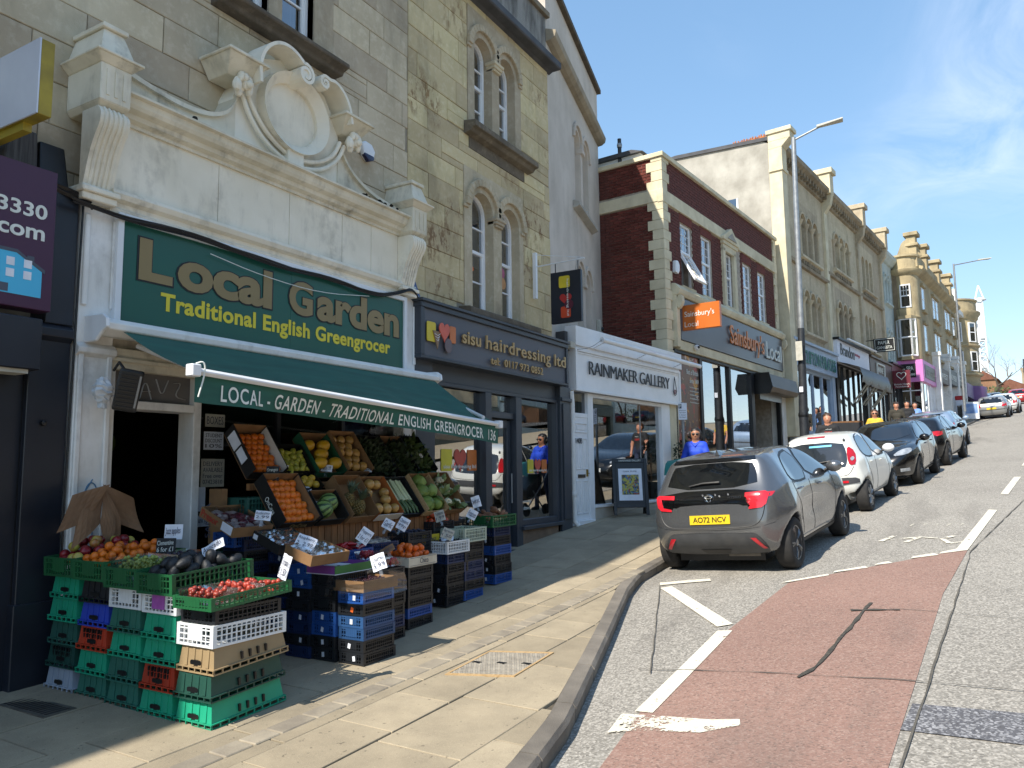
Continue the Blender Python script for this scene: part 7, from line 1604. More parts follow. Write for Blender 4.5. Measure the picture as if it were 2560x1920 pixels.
def lcrate(x, y, z, L, W, H, col, label, group, nl=12, nw=8, nz=2, rz=0, panel=True, tagc=None):
 t = thing('lattice_crate', label, 'crate', (x,y,z), rz, group); m = plast(col, COLS[col]); use('lattice', lattice_mesh(L,W,H,nl,nw,nz), m, t)
 if panel: ob('end_panel', MB().box(.0015,.009,W*.3,W*.7,H*.25,H-.01), m, t)
 if tagc:
  a = random.uniform(-.4,.4); c, s = .014*cos(a), .014*sin(a); cy, cz = W*random.uniform(.35,.6), H*.5
  ob('paper_tag', MB().add([(-.002,cy-c+s,cz-s-c*1.4),(-.002,cy+c+s,cz+s-c*1.4),(-.002,cy+c-s,cz+s+c*1.4),(-.002,cy-c-s,cz-s+c*1.4)],[(0,1,2,3)]), tagc, t, fix=False)
 return t
ORD = ['bottom','second from the bottom','third from the bottom','fourth from the bottom','fifth from the bottom','sixth from the bottom','seventh from the bottom','eighth from the bottom','ninth from the bottom']
def front_stack():
 Xf = 3.30; by = [5.57, 5.20, 4.83, 4.46, 4.09]
 cols = [['pale grey','bottle green','dark green','jade green','jade green'], ['grey green','jade green','brick red','royal blue','black'], ['grey green','grey green','jade green','grey green'], ['jade green','brick red','jade green','jade green'], ['jade green','deep green','tan']]
 where = ['under the apples','under the small oranges','under the grapes','under the avocados','under the tomato punnets']
 for i, (y, cs) in enumerate(zip(by, cols)):
  z = pave(Xf+.3, y+.2)-.018
  for k, c in enumerate(cs):
   o = tray(Xf+random.uniform(-.008,.008), y+random.uniform(-.006,.006), z, c, '%s plastic tray, %s, in the stack %s' % (c, ORD[k], where[i]), 'slots' if c in ('brick red','bottle green') else 'plain', random.uniform(-.012,.012))
   o.rotation_euler.y = -radians(3.2); z += .163
   if c == 'jade green' and i == 0 and k == 3: ob('barcode_sheet', MB().add([(.021,.15,.06),(.021,.23,.06),(.032,.23,.15),(.032,.15,.15)],[(0,1,2,3)]), M['paper'], o, fix=False)
   if c == 'brick red': pass
  if i == 2: lcrate(Xf, y, z, .58, .358, .137, 'white', 'white lattice crate in the stack under the grapes', 'white lattice crates', 13, 8, 3, tagc=None); z += .139
  if i == 3:
   o = lcrate(Xf, y, z, .58, .358, .128, 'white', 'white lattice crate with a pink label in the stack under the avocados', 'white lattice crates', 13, 8, 3)
   ob('pink_label', MB().box(-.004,-.001,.12,.25,.03,.12), pm('pink_label','#a85bb0','#9a50a2',20,.5), o); z += .13
  if i == 4:
   lcrate(Xf+.0, y+.01, z, .6, .35, .137, 'white', 'large white lattice crate under the black crate and tomato punnets', 'white lattice crates', 14, 7, 3); z += .139
   lcrate(Xf+.02, y+.02, z, .54, .33, .092, 'black', 'black lattice crate on the large white crate', 'black crates', 13, 8, 2); z += .094
  H = .137 if i < 4 else .08; dy = -.02 if i < 4 else -.03
  labs = ['green lattice crate heaped with red and green apples','green lattice crate heaped with small oranges','green lattice crate holding punnets of grapes','long green lattice crate full of avocados','shallow green crate of tomato punnets']
  o = lcrate(Xf-.05, y+dy, z, .66, .372, H, 'leaf green', labs[i], 'green lattice crates', 16, 10, 2); o.rotation_euler.y = -radians(3.2)
  TOPS.append((Xf-.05, y+dy, z, H))
TOPS = []
front_stack()
def stacks():
 blk, blu, nav, stl = 'black', 'blue', 'navy', 'steel blue'; pt = [M['paper'], None, M['paper'], M['paper'], None, M['paper']]; otag = pm('orange_tag','#d2601f',None,5,.6)
 S = [('at the back beside the doorway', 4.76, 4.97, [nav,blk,nav,blk,nav,blk,nav,blk,nav], .091), ('behind the blueberry tray', 4.72, 4.70, [nav,blk,nav,nav,blk,blk,blu,blu], .092), ('under the purple fig tray', 4.74, 4.435, [blk,blk,blu,blu,blk,blk,blk], .0975),
   ('under the boxed cherries', 4.76, 4.16, [blk,blk,stl,stl,blk,blu], .094), ('under the persimmon box', 5.84, 4.56, [blk,blu,blk,blk,blk,blk], .0945), ('under the white blackberry crate', 6.76, 4.77, [blk,blk,blk,blk,nav], .109), ('under the pale sprout crate', 7.08, 4.76, [blu,blk,nav,nav,blk,blk], .103),
   ('under the sweet potato crate', 7.96, 4.92, [blu,blk,blk,blu,blk,nav], .112), ('under the red peppers', 5.2, 4.78, [blk,nav,blk,blk,nav,blk,blu], .1), ('under the strawberry punnets', 5.28, 4.46, [blk,nav,blk,blk,blk,blk], .105), ('under the garlic nets', 5.72, 4.9, [blk]*6, .115), ('of black crates below the pineapple', 6.3, 4.92, [blk,blk,nav,blk,blk,blk], .12), ('below the tomato crate', 6.92, 5.06, [blk,nav,blk,blk,nav,blk,blk], .108), ('against the shopfront by the pilaster', 7.42, 5.18, [blk,blk,nav,blk,blk,blk], .115)]
 for si, (desc, x, y, cs, h) in enumerate(S):
  z = pave(x+.2, y+.14)
  for k, c in enumerate(cs):
   lcrate(x+random.uniform(-.007,.007), y+random.uniform(-.005,.005), z, .385, .262, h-.002, c, '%s lattice crate, %s, in the stack %s' % (c, ORD[k], desc), 'small crates stacked outside the shop', 13, 9, 2, random.uniform(-.02,.02), True, otag if (si == 3 and k == 4) else random.choice(pt))
   z += h
  STK[si] = (x, y, z)
STK = {}
stacks()
# ================================================================ PRODUCE
FM = {}
def fmat(nm, c1, c2, rough=.42, scale=6, bump=.08, rand=.14):
 if nm not in FM: FM[nm] = pm('fruit_'+nm, c1, c2, scale, rough, bump, 60, rand=rand)
 return FM[nm]
def fmesh(nm, r, squash=1.0, lobes=0, nu=14, nv=9):
 b = MB().ball((0,0,0), (r,r,r*squash), nu, nv)
 b.v = [(x*(1+.05*sin(lobes*atan2(y,x))) if lobes else x, y*(1+.05*sin(lobes*atan2(y,x))) if lobes else y, z-(.18*r*exp(-(x*x+y*y)/(.3*r)**2) if z > 0 else 0)) for x, y, z in b.v]
 me = b.mesh(nm); me.polygons.foreach_set('use_smooth',[True]*len(me.polygons)); fixn(me); return me
def put(name, me, mat, loc, label, cat, group, rot=None, sc=1.0):
 o = bpy.data.objects.new(name, me); COL.objects.link(o); o.location = loc; o.rotation_euler = rot or (random.uniform(0,6.3),random.uniform(-.6,.6),random.uniform(0,6.3))
 if isinstance(sc, (int,float)): sc = (sc,)*3
 o.scale = sc
 if len(me.materials) == 0: me.materials.append(mat)
 o.material_slots[0].link = 'OBJECT'; o.material_slots[0].material = mat; return tag(o, label, cat, group)
ORANGE = fmat('orange','#d9741c','#cc6414'); APR = fmat('apple_red','#8c2026','#6d161d',.3,9); APG = fmat('apple_green','#a9a94a','#9a5a34',.3,7); AVO = fmat('avocado','#23262a','#191b1e',.55,14,.4); MEL = fmat('yellow_melon','#d0a62a','#c1951f',.4); GOLD = fmat('golden','#b89355','#a67f42',.22,5,.03); PEAR = fmat('pear','#a9a83c','#97963a',.4); LEM = fmat('mango_yellow','#cfae3f','#bd9a33',.4); PERS = fmat('persimmon','#d9661f','#c65616',.3,5,.02); TOM = fmat('tomato','#a8402f','#8f3326',.35,5,.02)
def heap(loc, L, W, n, me, name, mats, label, cat, group, r, base, rise=.07, seed=1, yaw=0):
 rd = random.Random(seed); pts = []
 tries = 0
 while len(pts) < n and tries < 9000:
  tries += 1; x, y = rd.uniform(r,L-r), rd.uniform(r,W-r); e = 1-max(abs(x/L-.5),abs(y/W-.5))*2
  z = base+rise*min(1,e*2.2)*rd.uniform(.5,1.0)+(r*1.1 if len(pts) > n*.6 else 0)*min(1,e*3)
  if all((x-a)**2+(y-b)**2+(z-c)**2 > (1.62*r)**2 for a, b, c in pts): pts.append((x,y,z))
 for i, (x,y,z) in enumerate(pts):
  put(name, me, mats[i % len(mats)] if not callable(mats) else mats(rd), (loc[0]+x, loc[1]+y, loc[2]+z), label, cat, group, sc=rd.uniform(.92,1.08))
def clear_tub(label, x, y, z, L, W, H, mat, n, r, seed, rz=0, cat='punnet', squash=1):
 t = thing('punnet', label, cat, (x,y,z), rz); rd = random.Random(seed); b = MB()
 e = .02; b.add([(e,e,0),(L-e,e,0),(L-e,W-e,0),(e,W-e,0),(0,0,H),(L,0,H),(L,W,H),(0,W,H)], [(0,1,5,4),(1,2,6,5),(2,3,7,6),(3,0,4,7),(3,2,1,0)])
 ob('clear_tub', b, M['clear'], t); f = MB()
 for i in range(n): f.ball((rd.uniform(r+e,L-r-e),rd.uniform(r+e,W-r-e),rd.uniform(r,H-r*.2)),(r*rd.uniform(.85,1.1),r*rd.uniform(.85,1.1),r*squash),8,6)
 tag(ob('fruit', f, mat, t, smooth=2), kind='stuff'); return t
def tops():
 am = fmesh('apple', .037, .9); om = fmesh('small_orange', .031, .92); vm = MB().lathe([(.0,-.055),(.02,-.052),(.036,-.03),(.038,-.005),(.03,.025),(.018,.045),(.008,.053),(0,.054)],12).mesh('avocado'); vm.polygons.foreach_set('use_smooth',[True]*len(vm.polygons)); fixn(vm)
 (x,y,z,H) = TOPS[0]; heap((x+.02,y+.02,z), .64, .36, 46, am, 'apple', lambda r: APR if r.random() < .62 else APG, 'apple in the heaped green crate by the dark shopfront', 'apple', 'apples in the front crate', .037, .09, .11, 2)
 (x,y,z,H) = TOPS[1]; heap((x+.02,y+.02,z), .64, .36, 62, om, 'small_orange', [ORANGE], 'small orange heaped in the green crate beside the apples', 'orange', 'small oranges in the front crate', .031, .09, .10, 3)
 (x,y,z,H) = TOPS[3]; heap((x+.02,y+.02,z), .64, .36, 34, vm, 'avocado', [AVO], 'dark avocado in the long green crate', 'avocado', 'avocados in the front crate', .043, .10, .06, 4)
 (x,y,z,H) = TOPS[2]; gg = fmat('green_grape','#9aa552','#8a9547',.25,6,.02); bg = fmat('black_grape','#3a2a3f','#2c2032',.3,6,.02)
 clear_tub('clear punnet of green grapes in the front crates', x+.03, y+.03, z+.05, .3, .34, .15, gg, 130, .014, 5); clear_tub('clear punnet of dark grapes at the back of the grape crate', x+.35, y+.03, z+.05, .3, .34, .15, bg, 110, .014, 6)
 (x,y,z,H) = TOPS[4]
 for i in range(3): clear_tub(['clear punnet of round tomatoes on the corner crate','clear punnet of plum tomatoes in the middle of the shallow crate','clear punnet of vine tomatoes at the end of the shallow crate'][i], x+.03+.22*i, y+.03, z+.03, .2, .34, .085, TOM, 55, .018, 20+i, squash=[1,1.25,1][i])
 ap = [('red apple', 0)]
tops()
def card(x, y, z, w, h, lines, label, yaw=None, tilt=.25, mat='paper', clip=True, roll=0):
 f = 1.0 if y >= 5.3 and x > 4.5 else (.914 if x < 4.4 else (.953 if x < 5.6 else (.97 if x < 6.4 else .985)))
 x, y, z, w, h = x*f, y*f, 2.05-(2.05-z)*f, w*.85, h*.85
 yaw = radians(-62) if yaw is None else yaw; t = thing('price_card', label, 'price card', (x,y,z), rot=(-tilt, roll, yaw))
 b = MB(); n = 6
 for i in range(n+1):
  for j in range(2): b.v.append((-w/2+w*i/n, .006*sin(i*1.3), j*h))
 b.f = [(2*i,2*i+2,2*i+3,2*i+1) for i in range(n)]; ob('sheet', b, M[mat], t, smooth=2, fix=False); ink = M['ink'] if mat != 'chalk' else M['wtext']
 for i, s in enumerate(lines):
  hh = h*.8/len(lines); text('handwriting', s, ink, t, (-w*.42, -.009, h*.9-hh*(i+1)+hh*.12), (1,0,.06), (0,0,1), w*.84, hh*.72, 0, .001, res=2)
 if clip: ob('clip', MB().box(-.012,.012,-.008,.012,-.05,.015), M['blackp'] if mat == 'chalk' else M['clear'], t)
 return t
def cards():
 T = TOPS
 card(4.13,5.66,1.52,.16,.13,['Jazz apples'],'white price card standing above the apple crate',tilt=.1); card(4.02,5.60,1.41,.17,.14,['Clementine','6 for £1'],'black chalk price card above the small oranges',mat='chalk',tilt=.1)
 card(4.02,5.02,1.46,.2,.09,['Avocado'],'white price card lying over the avocados',tilt=.6,roll=-.5); card(4.22,4.5,1.26,.1,.2,['Tomato','£1.50'],'folded white price card clipped to the shallow tomato crate',yaw=radians(-95),tilt=.1,roll=.3)
 card(4.78,4.85,1.42,.19,.13,['Raspberry','2  2.99'],'white raspberry price card over the berry trays',tilt=.5,roll=.35); card(5.42,4.78,1.42,.13,.15,['Peppers','2 for £1'],'white price card tilted over the red peppers',tilt=.2,roll=.6); card(5.32,5.34,1.72,.15,.1,['Watermelon','5.99'],'white watermelon price card on the black box',tilt=.3,roll=.3)
 card(5.92,4.9,1.5,.12,.11,['Garlic'],'white price card above the garlic nets',roll=.5); card(6.2,4.95,1.47,.12,.15,['Onions','99p'],'tall white price card leaning by the onion crate',roll=.5); card(6.45,5.30,1.72,.14,.09,['Leeks','1.49'],'white price card on the leek box',roll=.15); card(6.85,5.32,1.78,.12,.09,['Cabbage'],'white price card on the cabbage box',roll=.2)
 card(7.35,5.6,2.18,.12,.1,['Greens'],'white price card on the upper leafy greens box',roll=.1); card(7.05,5.05,1.5,.13,.14,['Tomatoes','1.99'],'cream price card by the big tomatoes',mat='paperd',roll=-.3); card(7.75,5.02,1.62,.12,.16,['Sweet pot.'],'white price card high above the sweet potatoes',roll=-.3); card(7.55,5.0,1.5,.13,.13,['Potatoes'],'white price card by the black potato crates',roll=.5)
 card(6.75,4.78,1.34,.14,.13,['Sprouts','1.50'],'white price card standing in the sprout crate',roll=.4,mat='paperd'); card(6.98,4.92,1.30,.15,.08,['Blackberries'],'white price card lying on the blackberries',tilt=.9); card(6.2,4.84,1.24,.12,.06,['Persimmon'],'white price card lying on the persimmons',tilt=.9); card(5.2,4.36,1.22,.14,.16,['Cherries','3.99'],'large white price card clipped over the boxed cherries',tilt=.35,roll=-.35)
 card(5.72,4.7,1.30,.16,.07,['Strawberries'],'brown card wedged between the strawberry punnets',mat='kraft',roll=-.5); card(4.95,5.42,1.98,.14,.16,['Oranges','5 for £1'],'black chalk price card between the two orange boxes',mat='chalk',tilt=.15); card(5.22,5.58,2.05,.09,.1,['Pears'],'white price card stuck in the pears',roll=.2); card(5.33,5.42,1.86,.12,.1,['Mango'],'white price card lying on the yellow mangoes',tilt=.7,roll=.4); card(5.72,5.5,2.06,.13,.08,['Melon 1.99'],'white price card on the yellow melons',roll=.1); card(6.33,5.52,2.05,.15,.06,['Dill'],'white price card under the dill bunches',tilt=.8)
 card(4.56,5.1,1.66,.15,.09,['Radicchio','2.99'],'white price card at the end of the wrapped radicchio tray',roll=.1)
 for (x,z,w,h,ls,lab,mt) in ((4.85,2.55,.22,.12,['BOXES'],'handwritten boxes notice at the top of the shop window','paperd'),(4.84,2.36,.22,.17,['STUDENT','DISCOUNT','10%'],'handwritten student discount notice in the shop window','paper'),(4.84,2.06,.26,.26,['DELIVERY','AVAILABLE','Free over','07423810'],'handwritten delivery notice in the shop window','paperd'),(5.28,2.40,.27,.25,['Part-Time','Job available','ask inside'],'pencilled job notice taped high in the shop window','paperd'),(4.72,1.82,.09,.22,['!'],'narrow leaflet in the shop window corner','paper'),(4.9,1.65,.14,.33,['.'],'pale grey sheet low in the shop window','paperd'),(4.74,1.62,.16,.1,['thank you'],'small white sticker low in the shop window','paper')):
  t = thing('window_notice', lab, 'notice', (x,YF-.012,z)); ob('sheet', MB().box(-w/2,w/2,-.001,.001,-h/2,h/2), M[mt], t)
  for i, s in enumerate(ls):
   hh = h*.86/len(ls)
   if len(s) > 1: ftext('handwriting', s, M['ink'], t, -w*.42, w*.42, h*.43-hh*(i+1)+hh*.15, h*.43-hh*i-hh*.12, -.002, .0, .001, res=2)
cards()
TH = radians(53)
def dbox(x0, w, row, L, D, out, inn, label, sides=None, slats=False, lip=None):
 yb, zb = ((5.56,2.0) if row else (5.15,1.565)); t = thing('produce_box', label, 'box', (x0,yb,zb), rot=(TH,0,0), group='tilted display boxes'); e = .006
 ob('base', MB().box(0,w,0,L,-.006,0), inn, t); b = MB()
 S = MB(); S.box(0,e,0,L,0,D).box(w-e,w,0,L,0,D); ob('side', S, out, t); ob('lower_end', MB().box(e,w-e,0,e,0,D*.62), out, t); ob('upper_end', MB().box(e,w-e,L-e,L,0,D), inn, t)
 if lip: ob('inner_flap', MB().box(e,e+.004,.02,L-.02,0,D-.004).box(w-e-.004,w-e,.02,L-.02,0,D-.004), lip, t)
 bpy.context.view_layer.update(); return t
def inbox(t, a, b, c): return t.matrix_world @ Vector((a,b,c))
def grid_fill(t, me, name, mats, nx, ny, w, L, r, label, cat, group, seed, b0=.03, skip=0, sc=1.0, rot=None):
 rd = random.Random(seed); bpy.context.view_layer.update(); px = (w-2*r-.02)/max(nx-1,1); py = (L-b0-2*r-.02)/max(ny-1,1)
 for j in range(ny):
  for i in range(nx - (j % 2)):
   if rd.random() < skip: continue
   a = r+.01+px*(i+.5*(j%2))+rd.uniform(-.12,.12)*r; b = b0+r+py*j+rd.uniform(-.12,.12)*r; c = r+.005+rd.uniform(0,.5)*r
   put(name, me, mats(rd) if callable(mats) else rd.choice(mats), inbox(t,a,b,c), label, cat, group, rot=rot, sc=sc*rd.uniform(.93,1.07))
def leafmb(n, w, L, D, size, seed, spread=.5, up=.6):
 rd = random.Random(seed); b = MB()
 for i in range(n):
  p = Vector((rd.uniform(0,w),rd.uniform(0,L),rd.uniform(0,D*.6))); d = Vector((rd.uniform(-1,1)*spread,rd.uniform(-1,1)*spread,rd.uniform(.2,1)*up)).normalized(); s = d.cross(Vector((rd.uniform(-1,1),rd.uniform(-1,1),rd.uniform(-1,1)))).normalized(); l = size*rd.uniform(.6,1.3); wd = l*rd.uniform(.25,.45); k = d.cross(s)
  q = [p, p+d*l*.35+s*wd*.5, p+d*l*.35-s*wd*.5, p+d*l*.75+s*wd*.45+k*l*.12, p+d*l*.75-s*wd*.45+k*l*.12, p+d*l+k*l*.25]
  b.add(q, [(0,1,2),(1,3,4,2),(3,5,4)])
 return b
def display():
 blackb = pm('black_fruit_box','#1d1c1b','#161514',4,.6); greenb = pm('green_fruit_box','#1d5a3e','#184d35',4,.6); white = pm('white_card','#cfcdc6','#bcbab3',4,.7); oran = pm('orange_card','#b0642c','#9c5623',4,.7); CD, WD = M['card'], M['boardw']
 ring = fmesh('orange', .041, .95); x = [4.78+.407*i for i in range(8)]
 t = dbox(x[0], .39, 1, .52, .15, blackb, CD, 'tilted black box with white lining, full of oranges, upper row', lip=white); grid_fill(t, ring, 'orange', [ORANGE], 5, 7, .39, .5, .038, 'orange in the upper tilted black box with white lining', 'orange', 'oranges in the upper box', 31)
 ob('label_sheet', MB().box(-.004,-.001,.3,.46,.02,.13), M['paper'], t); ob('label_sheet', MB().box(-.004,-.001,.14,.28,.03,.12), M['paper'], t)
 t = dbox(x[0]-.01, .42, 0, .50, .14, blackb, CD, 'tilted black box full of oranges, lower row', lip=CD); grid_fill(t, ring, 'orange', [ORANGE], 6, 7, .42, .5, .037, 'orange in the lower tilted black box', 'orange', 'oranges in the lower box', 32); text('lettering','OnCesa',M['gold'],t,(.12,-.002,.015),(1,0,0),(0,0,1),.2,.05,0,.002); text('lettering','OnCesa',M['wtext'],t,(-.002,.3,.03),(0,-1,0),(0,0,1),.17,.05,0,.002)
 t = dbox(x[1], .37, 1, .34, .1, M['blackp'], M['blackp'], 'black lattice tray of yellow green pears, upper row'); pm_ = MB().lathe([(0,-.05),(.025,-.045),(.033,-.02),(.028,.01),(.016,.035),(.012,.05),(0,.052)],10).mesh('pear'); pm_.polygons.foreach_set('use_smooth',[True]*len(pm_.polygons)); fixn(pm_)
 grid_fill(t, pm_, 'pear', [PEAR], 5, 5, .37, .32, .033, 'yellow green pear in the upper black tray', 'pear', 'pears in the upper tray', 33)
 t = dbox(x[1]+.03, .34, 0, .30, .14, blackb, CD, 'tilted black box with two watermelons, lower row'); t2 = dbox(x[1], .37, 0, .22, .09, M['blackp'], M['blackp'], 'black tray of yellow mangoes above the watermelons'); t2.location = (x[1],5.42,1.86); t2.rotation_euler = (radians(40),0,0); bpy.context.view_layer.update()
 mg = fmesh('mango', .036, 1.15); grid_fill(t2, mg, 'mango', [LEM], 4, 3, .37, .2, .036, 'yellow mango in the black tray above the watermelons', 'mango', 'mangoes in the tray', 34, skip=.12)
 k = N('watermelon_rind'); wv = k.n.new('ShaderNodeTexWave'); wv.wave_type = 'RINGS'; wv.rings_direction = 'Z'; sp = k.n.new('ShaderNodeSeparateXYZ'); k.l.new(k.tc.outputs['Object'], sp.inputs[0]); an = k.math('ARCTAN2', sp.outputs[1], sp.outputs[0]); st = k.math('SINE', k.math('ADD', k.math('MULTIPLY', an, 9), k.math('MULTIPLY', k.noise(18,4), 5))); k.col(k.mix(k.ramp(st, .1, .5), lin('#6f8a4a'), lin('#2c4526'))).set(.4)
 wm = fmesh('watermelon', .088, 1.05, 0, 24, 16)
 for i, (a, b) in enumerate(((.11,.12),(.22,.19))): put('watermelon', wm, k.m, inbox(t,a,b,.09), ['striped watermelon at the front of the black box','striped watermelon behind the front one in the black box'][i], 'watermelon', 'watermelons', rot=(1.2,.4*i,.5))
 t = dbox(x[2], .39, 1, .48, .12, greenb, CD, 'tilted green box of yellow melons, upper row'); ml = fmesh('yellow_melon', .062, 1.35); grid_fill(t, ml, 'yellow_melon', [MEL], 2, 3, .37, .44, .07, 'yellow melon in the upper green box', 'melon', 'yellow melons in the upper box', 35, rot=(.3,1.4,.4))
 t = dbox(x[2]+.02, .37, 0, .46, .15, CD, CD, 'tilted cardboard box of pineapples, lower row')
 for i, (a, b) in enumerate(((.2,.12),(.1,.2))):
  p = thing('pineapple', ['pineapple with spiky crown at the front of its cardboard box','pineapple behind the front one in its cardboard box'][i], 'pineapple', inbox(t,a,b,.08), rot=(TH*.4,.1,0), group='pineapples'); bb = MB()
  for q in range(9):
   for r_ in range(10): u = (q+.5)/9; rr = .058*sin(pi*(.15+.75*u)); an = 2*pi*(r_+.5*(q%2))/10; bb.ball((rr*cos(an),rr*sin(an),-.07+.15*u),.0135,6,4)
  ob('body', bb, fmat('pineapple_skin','#7d6a38','#5c5430',.6,20), p); lf = MB(); rd = random.Random(i)
  for q in range(34): an = rd.uniform(0,6.3); ti = rd.uniform(.1,.9); l = rd.uniform(.09,.17); d = Vector((cos(an)*ti,sin(an)*ti,1)).normalized(); s = Vector((-sin(an),cos(an),0)); o = Vector((0,0,.075)); e_ = Vector((cos(an),sin(an),-.3))*l*.35*ti; lf.add([o+s*.008,o-s*.008,o+d*l*.6-s*.009+e_*.2,o+d*l*.6+s*.009+e_*.2,o+d*l+e_],[(0,1,2,3),(3,2,4)])
  ob('crown', lf, fmat('pineapple_leaf','#5c6b52','#46553f',.6,9), p)
 gm = fmesh('golden_fruit', .056, .92)
 t = dbox(x[3], .38, 1, .50, .15, CD, CD, 'tilted cardboard box of shiny golden round fruit, upper row'); grid_fill(t, gm, 'golden_fruit', [GOLD], 3, 5, .38, .5, .054, 'shiny golden round fruit in the upper cardboard box', 'fruit', 'golden round fruit in the upper box', 36)
 t = dbox(x[3]+.02, .38, 0, .46, .12, oran, CD, 'tilted white and orange box of shiny golden round fruit, lower row'); grid_fill(t, gm, 'golden_fruit', [GOLD], 3, 4, .38, .46, .054, 'shiny golden round fruit in the lower white and orange box', 'fruit', 'golden round fruit in the lower box', 37, skip=.1); ob('white_front', MB().box(-.004,.384,-.006,-.001,0,.1), white, t)
 def leafy(t, name, label, n, w, L, D, size, mt, seed, up=.6, spread=.6):
  o = ob(name, leafmb(n,w,L,D,size,seed,spread,up), mt); o.location = t.location; o.rotation_euler = t.rotation_euler; return tag(o, label, 'vegetables')
 dk = fmat('dark_leaf','#2f4023','#22301a',.6,8,.1,.1); md = fmat('mid_leaf','#4f6434','#3d5129',.55,8,.1,.1); pl = fmat('pale_leaf','#7d8f5c','#66794a',.55,8,.1,.1)
 t = dbox(x[4], .38, 1, .48, .12, M['blackp'], M['blackp'], 'tilted black box of feathery dill and carrots, upper row'); leafy(t,'dill_bunch','mass of feathery dark green dill in the upper black box',1400,.38,.44,.12,.07,dk,41,1.2,.5)
 cm = fmat('carrot','#c46a24','#a9541a',.5)
 for i in range(6): o = ob('carrot', MB().tube([(0,0,0),(.0,-.06,-.0),(.0,-.13,.0)],[.014,.011,.003],8), cm, smooth=True); o.location = inbox(t,.05+.05*i,.14,.05); o.rotation_euler = (TH,0,random.uniform(-.3,.3)); tag(o,'orange carrot hanging from the dill bunches','carrot','carrots under the dill')
 t = dbox(x[4]+.01, .36, 0, .46, .1, M['blackp'], M['blackp'], 'tilted black crate of leeks, lower row'); wl = fmat('leek','#c9cfae','#a9b583',.45,3,.05)
 for i in range(8):
  l = thing('leek', 'white and green leek in the lower black crate', 'leek', inbox(t,.04+.038*i,.06,.04+.015*(i%3)), rot=(TH+random.uniform(-.05,.05),0,random.uniform(-.12,.12)), group='leeks in the crate'); ob('shank', MB().tube([(0,.38,0),(0,.2,0),(0,.12,0)],[.015,.016,.017],9), wl, l, smooth=True); ob('leaves', MB().tube([(0,.12,0),(0,.02,.01),(0,-.04,.0)],[.018,.022,.012],7,sq=.5), md, l, smooth=True)
 t = dbox(x[5], .38, 1, .48, .13, blackb, CD, 'tilted cardboard box of dark kale, upper row'); leafy(t,'kale','bunches of dark kale in the upper cardboard box',260,.36,.40,.1,.14,dk,42,.8,.7)
 def cabbage(loc, r, label, mt, seed, rot):
  o = thing('cabbage', label, 'cabbage', loc, rot=rot, group='cabbages'); ob('heart', MB().ball((0,0,0),r*.86,12,8), mt, o, smooth=2); rd = random.Random(seed); b = MB()
  for i in range(9):
   an = rd.uniform(0,6.3); el = rd.uniform(-.5,.7); n = 5; ex = Vector((cos(an)*cos(el),sin(an)*cos(el),sin(el))); s = ex.orthogonal().normalized(); k_ = ex.cross(s); base = len(b.v)
   for u in range(n):
    for v in range(n): a_, c_ = (u/(n-1)-.5)*1.6, (v/(n-1)-.5)*1.6; d = (ex+s*a_+k_*c_).normalized(); b.v.append(tuple(d*r*(1+.05*i/9+.07*(a_*a_+c_*c_)+rd.uniform(-.015,.015))))
   for u in range(n-1):
    for v in range(n-1): b.f.append((base+u*n+v,base+(u+1)*n+v,base+(u+1)*n+v+1,base+u*n+v+1))
  ob('outer_leaves', b, mt, o, smooth=2)
 t = dbox(x[5]+.01, .38, 0, .48, .13, WD, CD, 'tilted pale wooden box of green cabbages, lower row')
 for i, (a, b) in enumerate(((.1,.1),(.27,.1),(.12,.26),(.28,.27),(.19,.4))): cabbage(inbox(t,a,b,.08), .082, 'green cabbage in the pale wooden box', fmat('cabbage','#7f9448','#66803a',.5,6), i, (i,i*2,0))
 t = dbox(x[6]-.03, .37, 1, .5, .13, M['blackp'], M['blackp'], 'tilted black box of leafy greens, upper row by the hairdresser'); leafy(t,'spring_greens','loose leafy spring greens in the top right box',280,.36,.46,.1,.13,md,43,.8,.8); ob('green_lip', MB().box(0,.37,-.03,-.005,0,.09), greenb, t)
 t = dbox(x[6]-.01, .38, 0, .5, .12, CD, CD, 'tilted cardboard box of cauliflowers, lower row')
 for i, (a, b) in enumerate(((.1,.1),(.27,.08),(.12,.26),(.28,.25),(.2,.4))):
  c = thing('cauliflower', 'cauliflower wrapped in leaves in the cardboard box', 'cauliflower', inbox(t,a,b,.07), rot=(.5,.2*i,i), group='cauliflowers'); hd = MB(); rd = random.Random(i)
  for q in range(26): an, el = rd.uniform(0,6.3), rd.uniform(.1,1.5); hd.ball((.045*cos(an)*cos(el),.045*sin(an)*cos(el),.045*sin(el)),.017,6,4)
  ob('curd', hd, fmat('cauliflower_curd','#d5d0b4','#c2bc9c',.7,20), c, smooth=2); lv = leafmb(26,.01,.01,.02,.12,i,1.2,.6); lv.v = [(x_-.005,y_-.005,z_-.04) for x_,y_,z_ in lv.v]; ob('leaves', lv, pl, c)
 sk = thing('display_stand', 'rough timber slatted stand under the tilted fruit boxes', 'stand', (0,0,0)); xx = 4.8
 while xx < 7.6: ob('slat', MB().box(xx,xx+.075,5.19,5.205,.7,1.58+.01*random.random()), M['wood'], sk); xx += .085
 ob('frame_rail', MB().box(4.8,7.62,5.205,5.25,1.5,1.56).box(4.8,7.62,5.53,5.58,1.9,1.96).box(4.8,4.86,5.21,5.9,.6,1.5).box(7.56,7.62,5.21,5.9,.6,1.5), M['wood'], sk)
 o = lcrate(4.62,5.36,1.36,.34,.36,.48,'dark green','tall dark green crate standing on edge beside the orange boxes','green lattice crates',8,8,8)
 ob('samba_box', MB().box(4.52,4.58,5.56,5.72,1.45,1.92), CD, None)['label'] = 'narrow cardboard box standing on end inside the window'; bpy.data.objects['samba_box']['category'] = 'box'
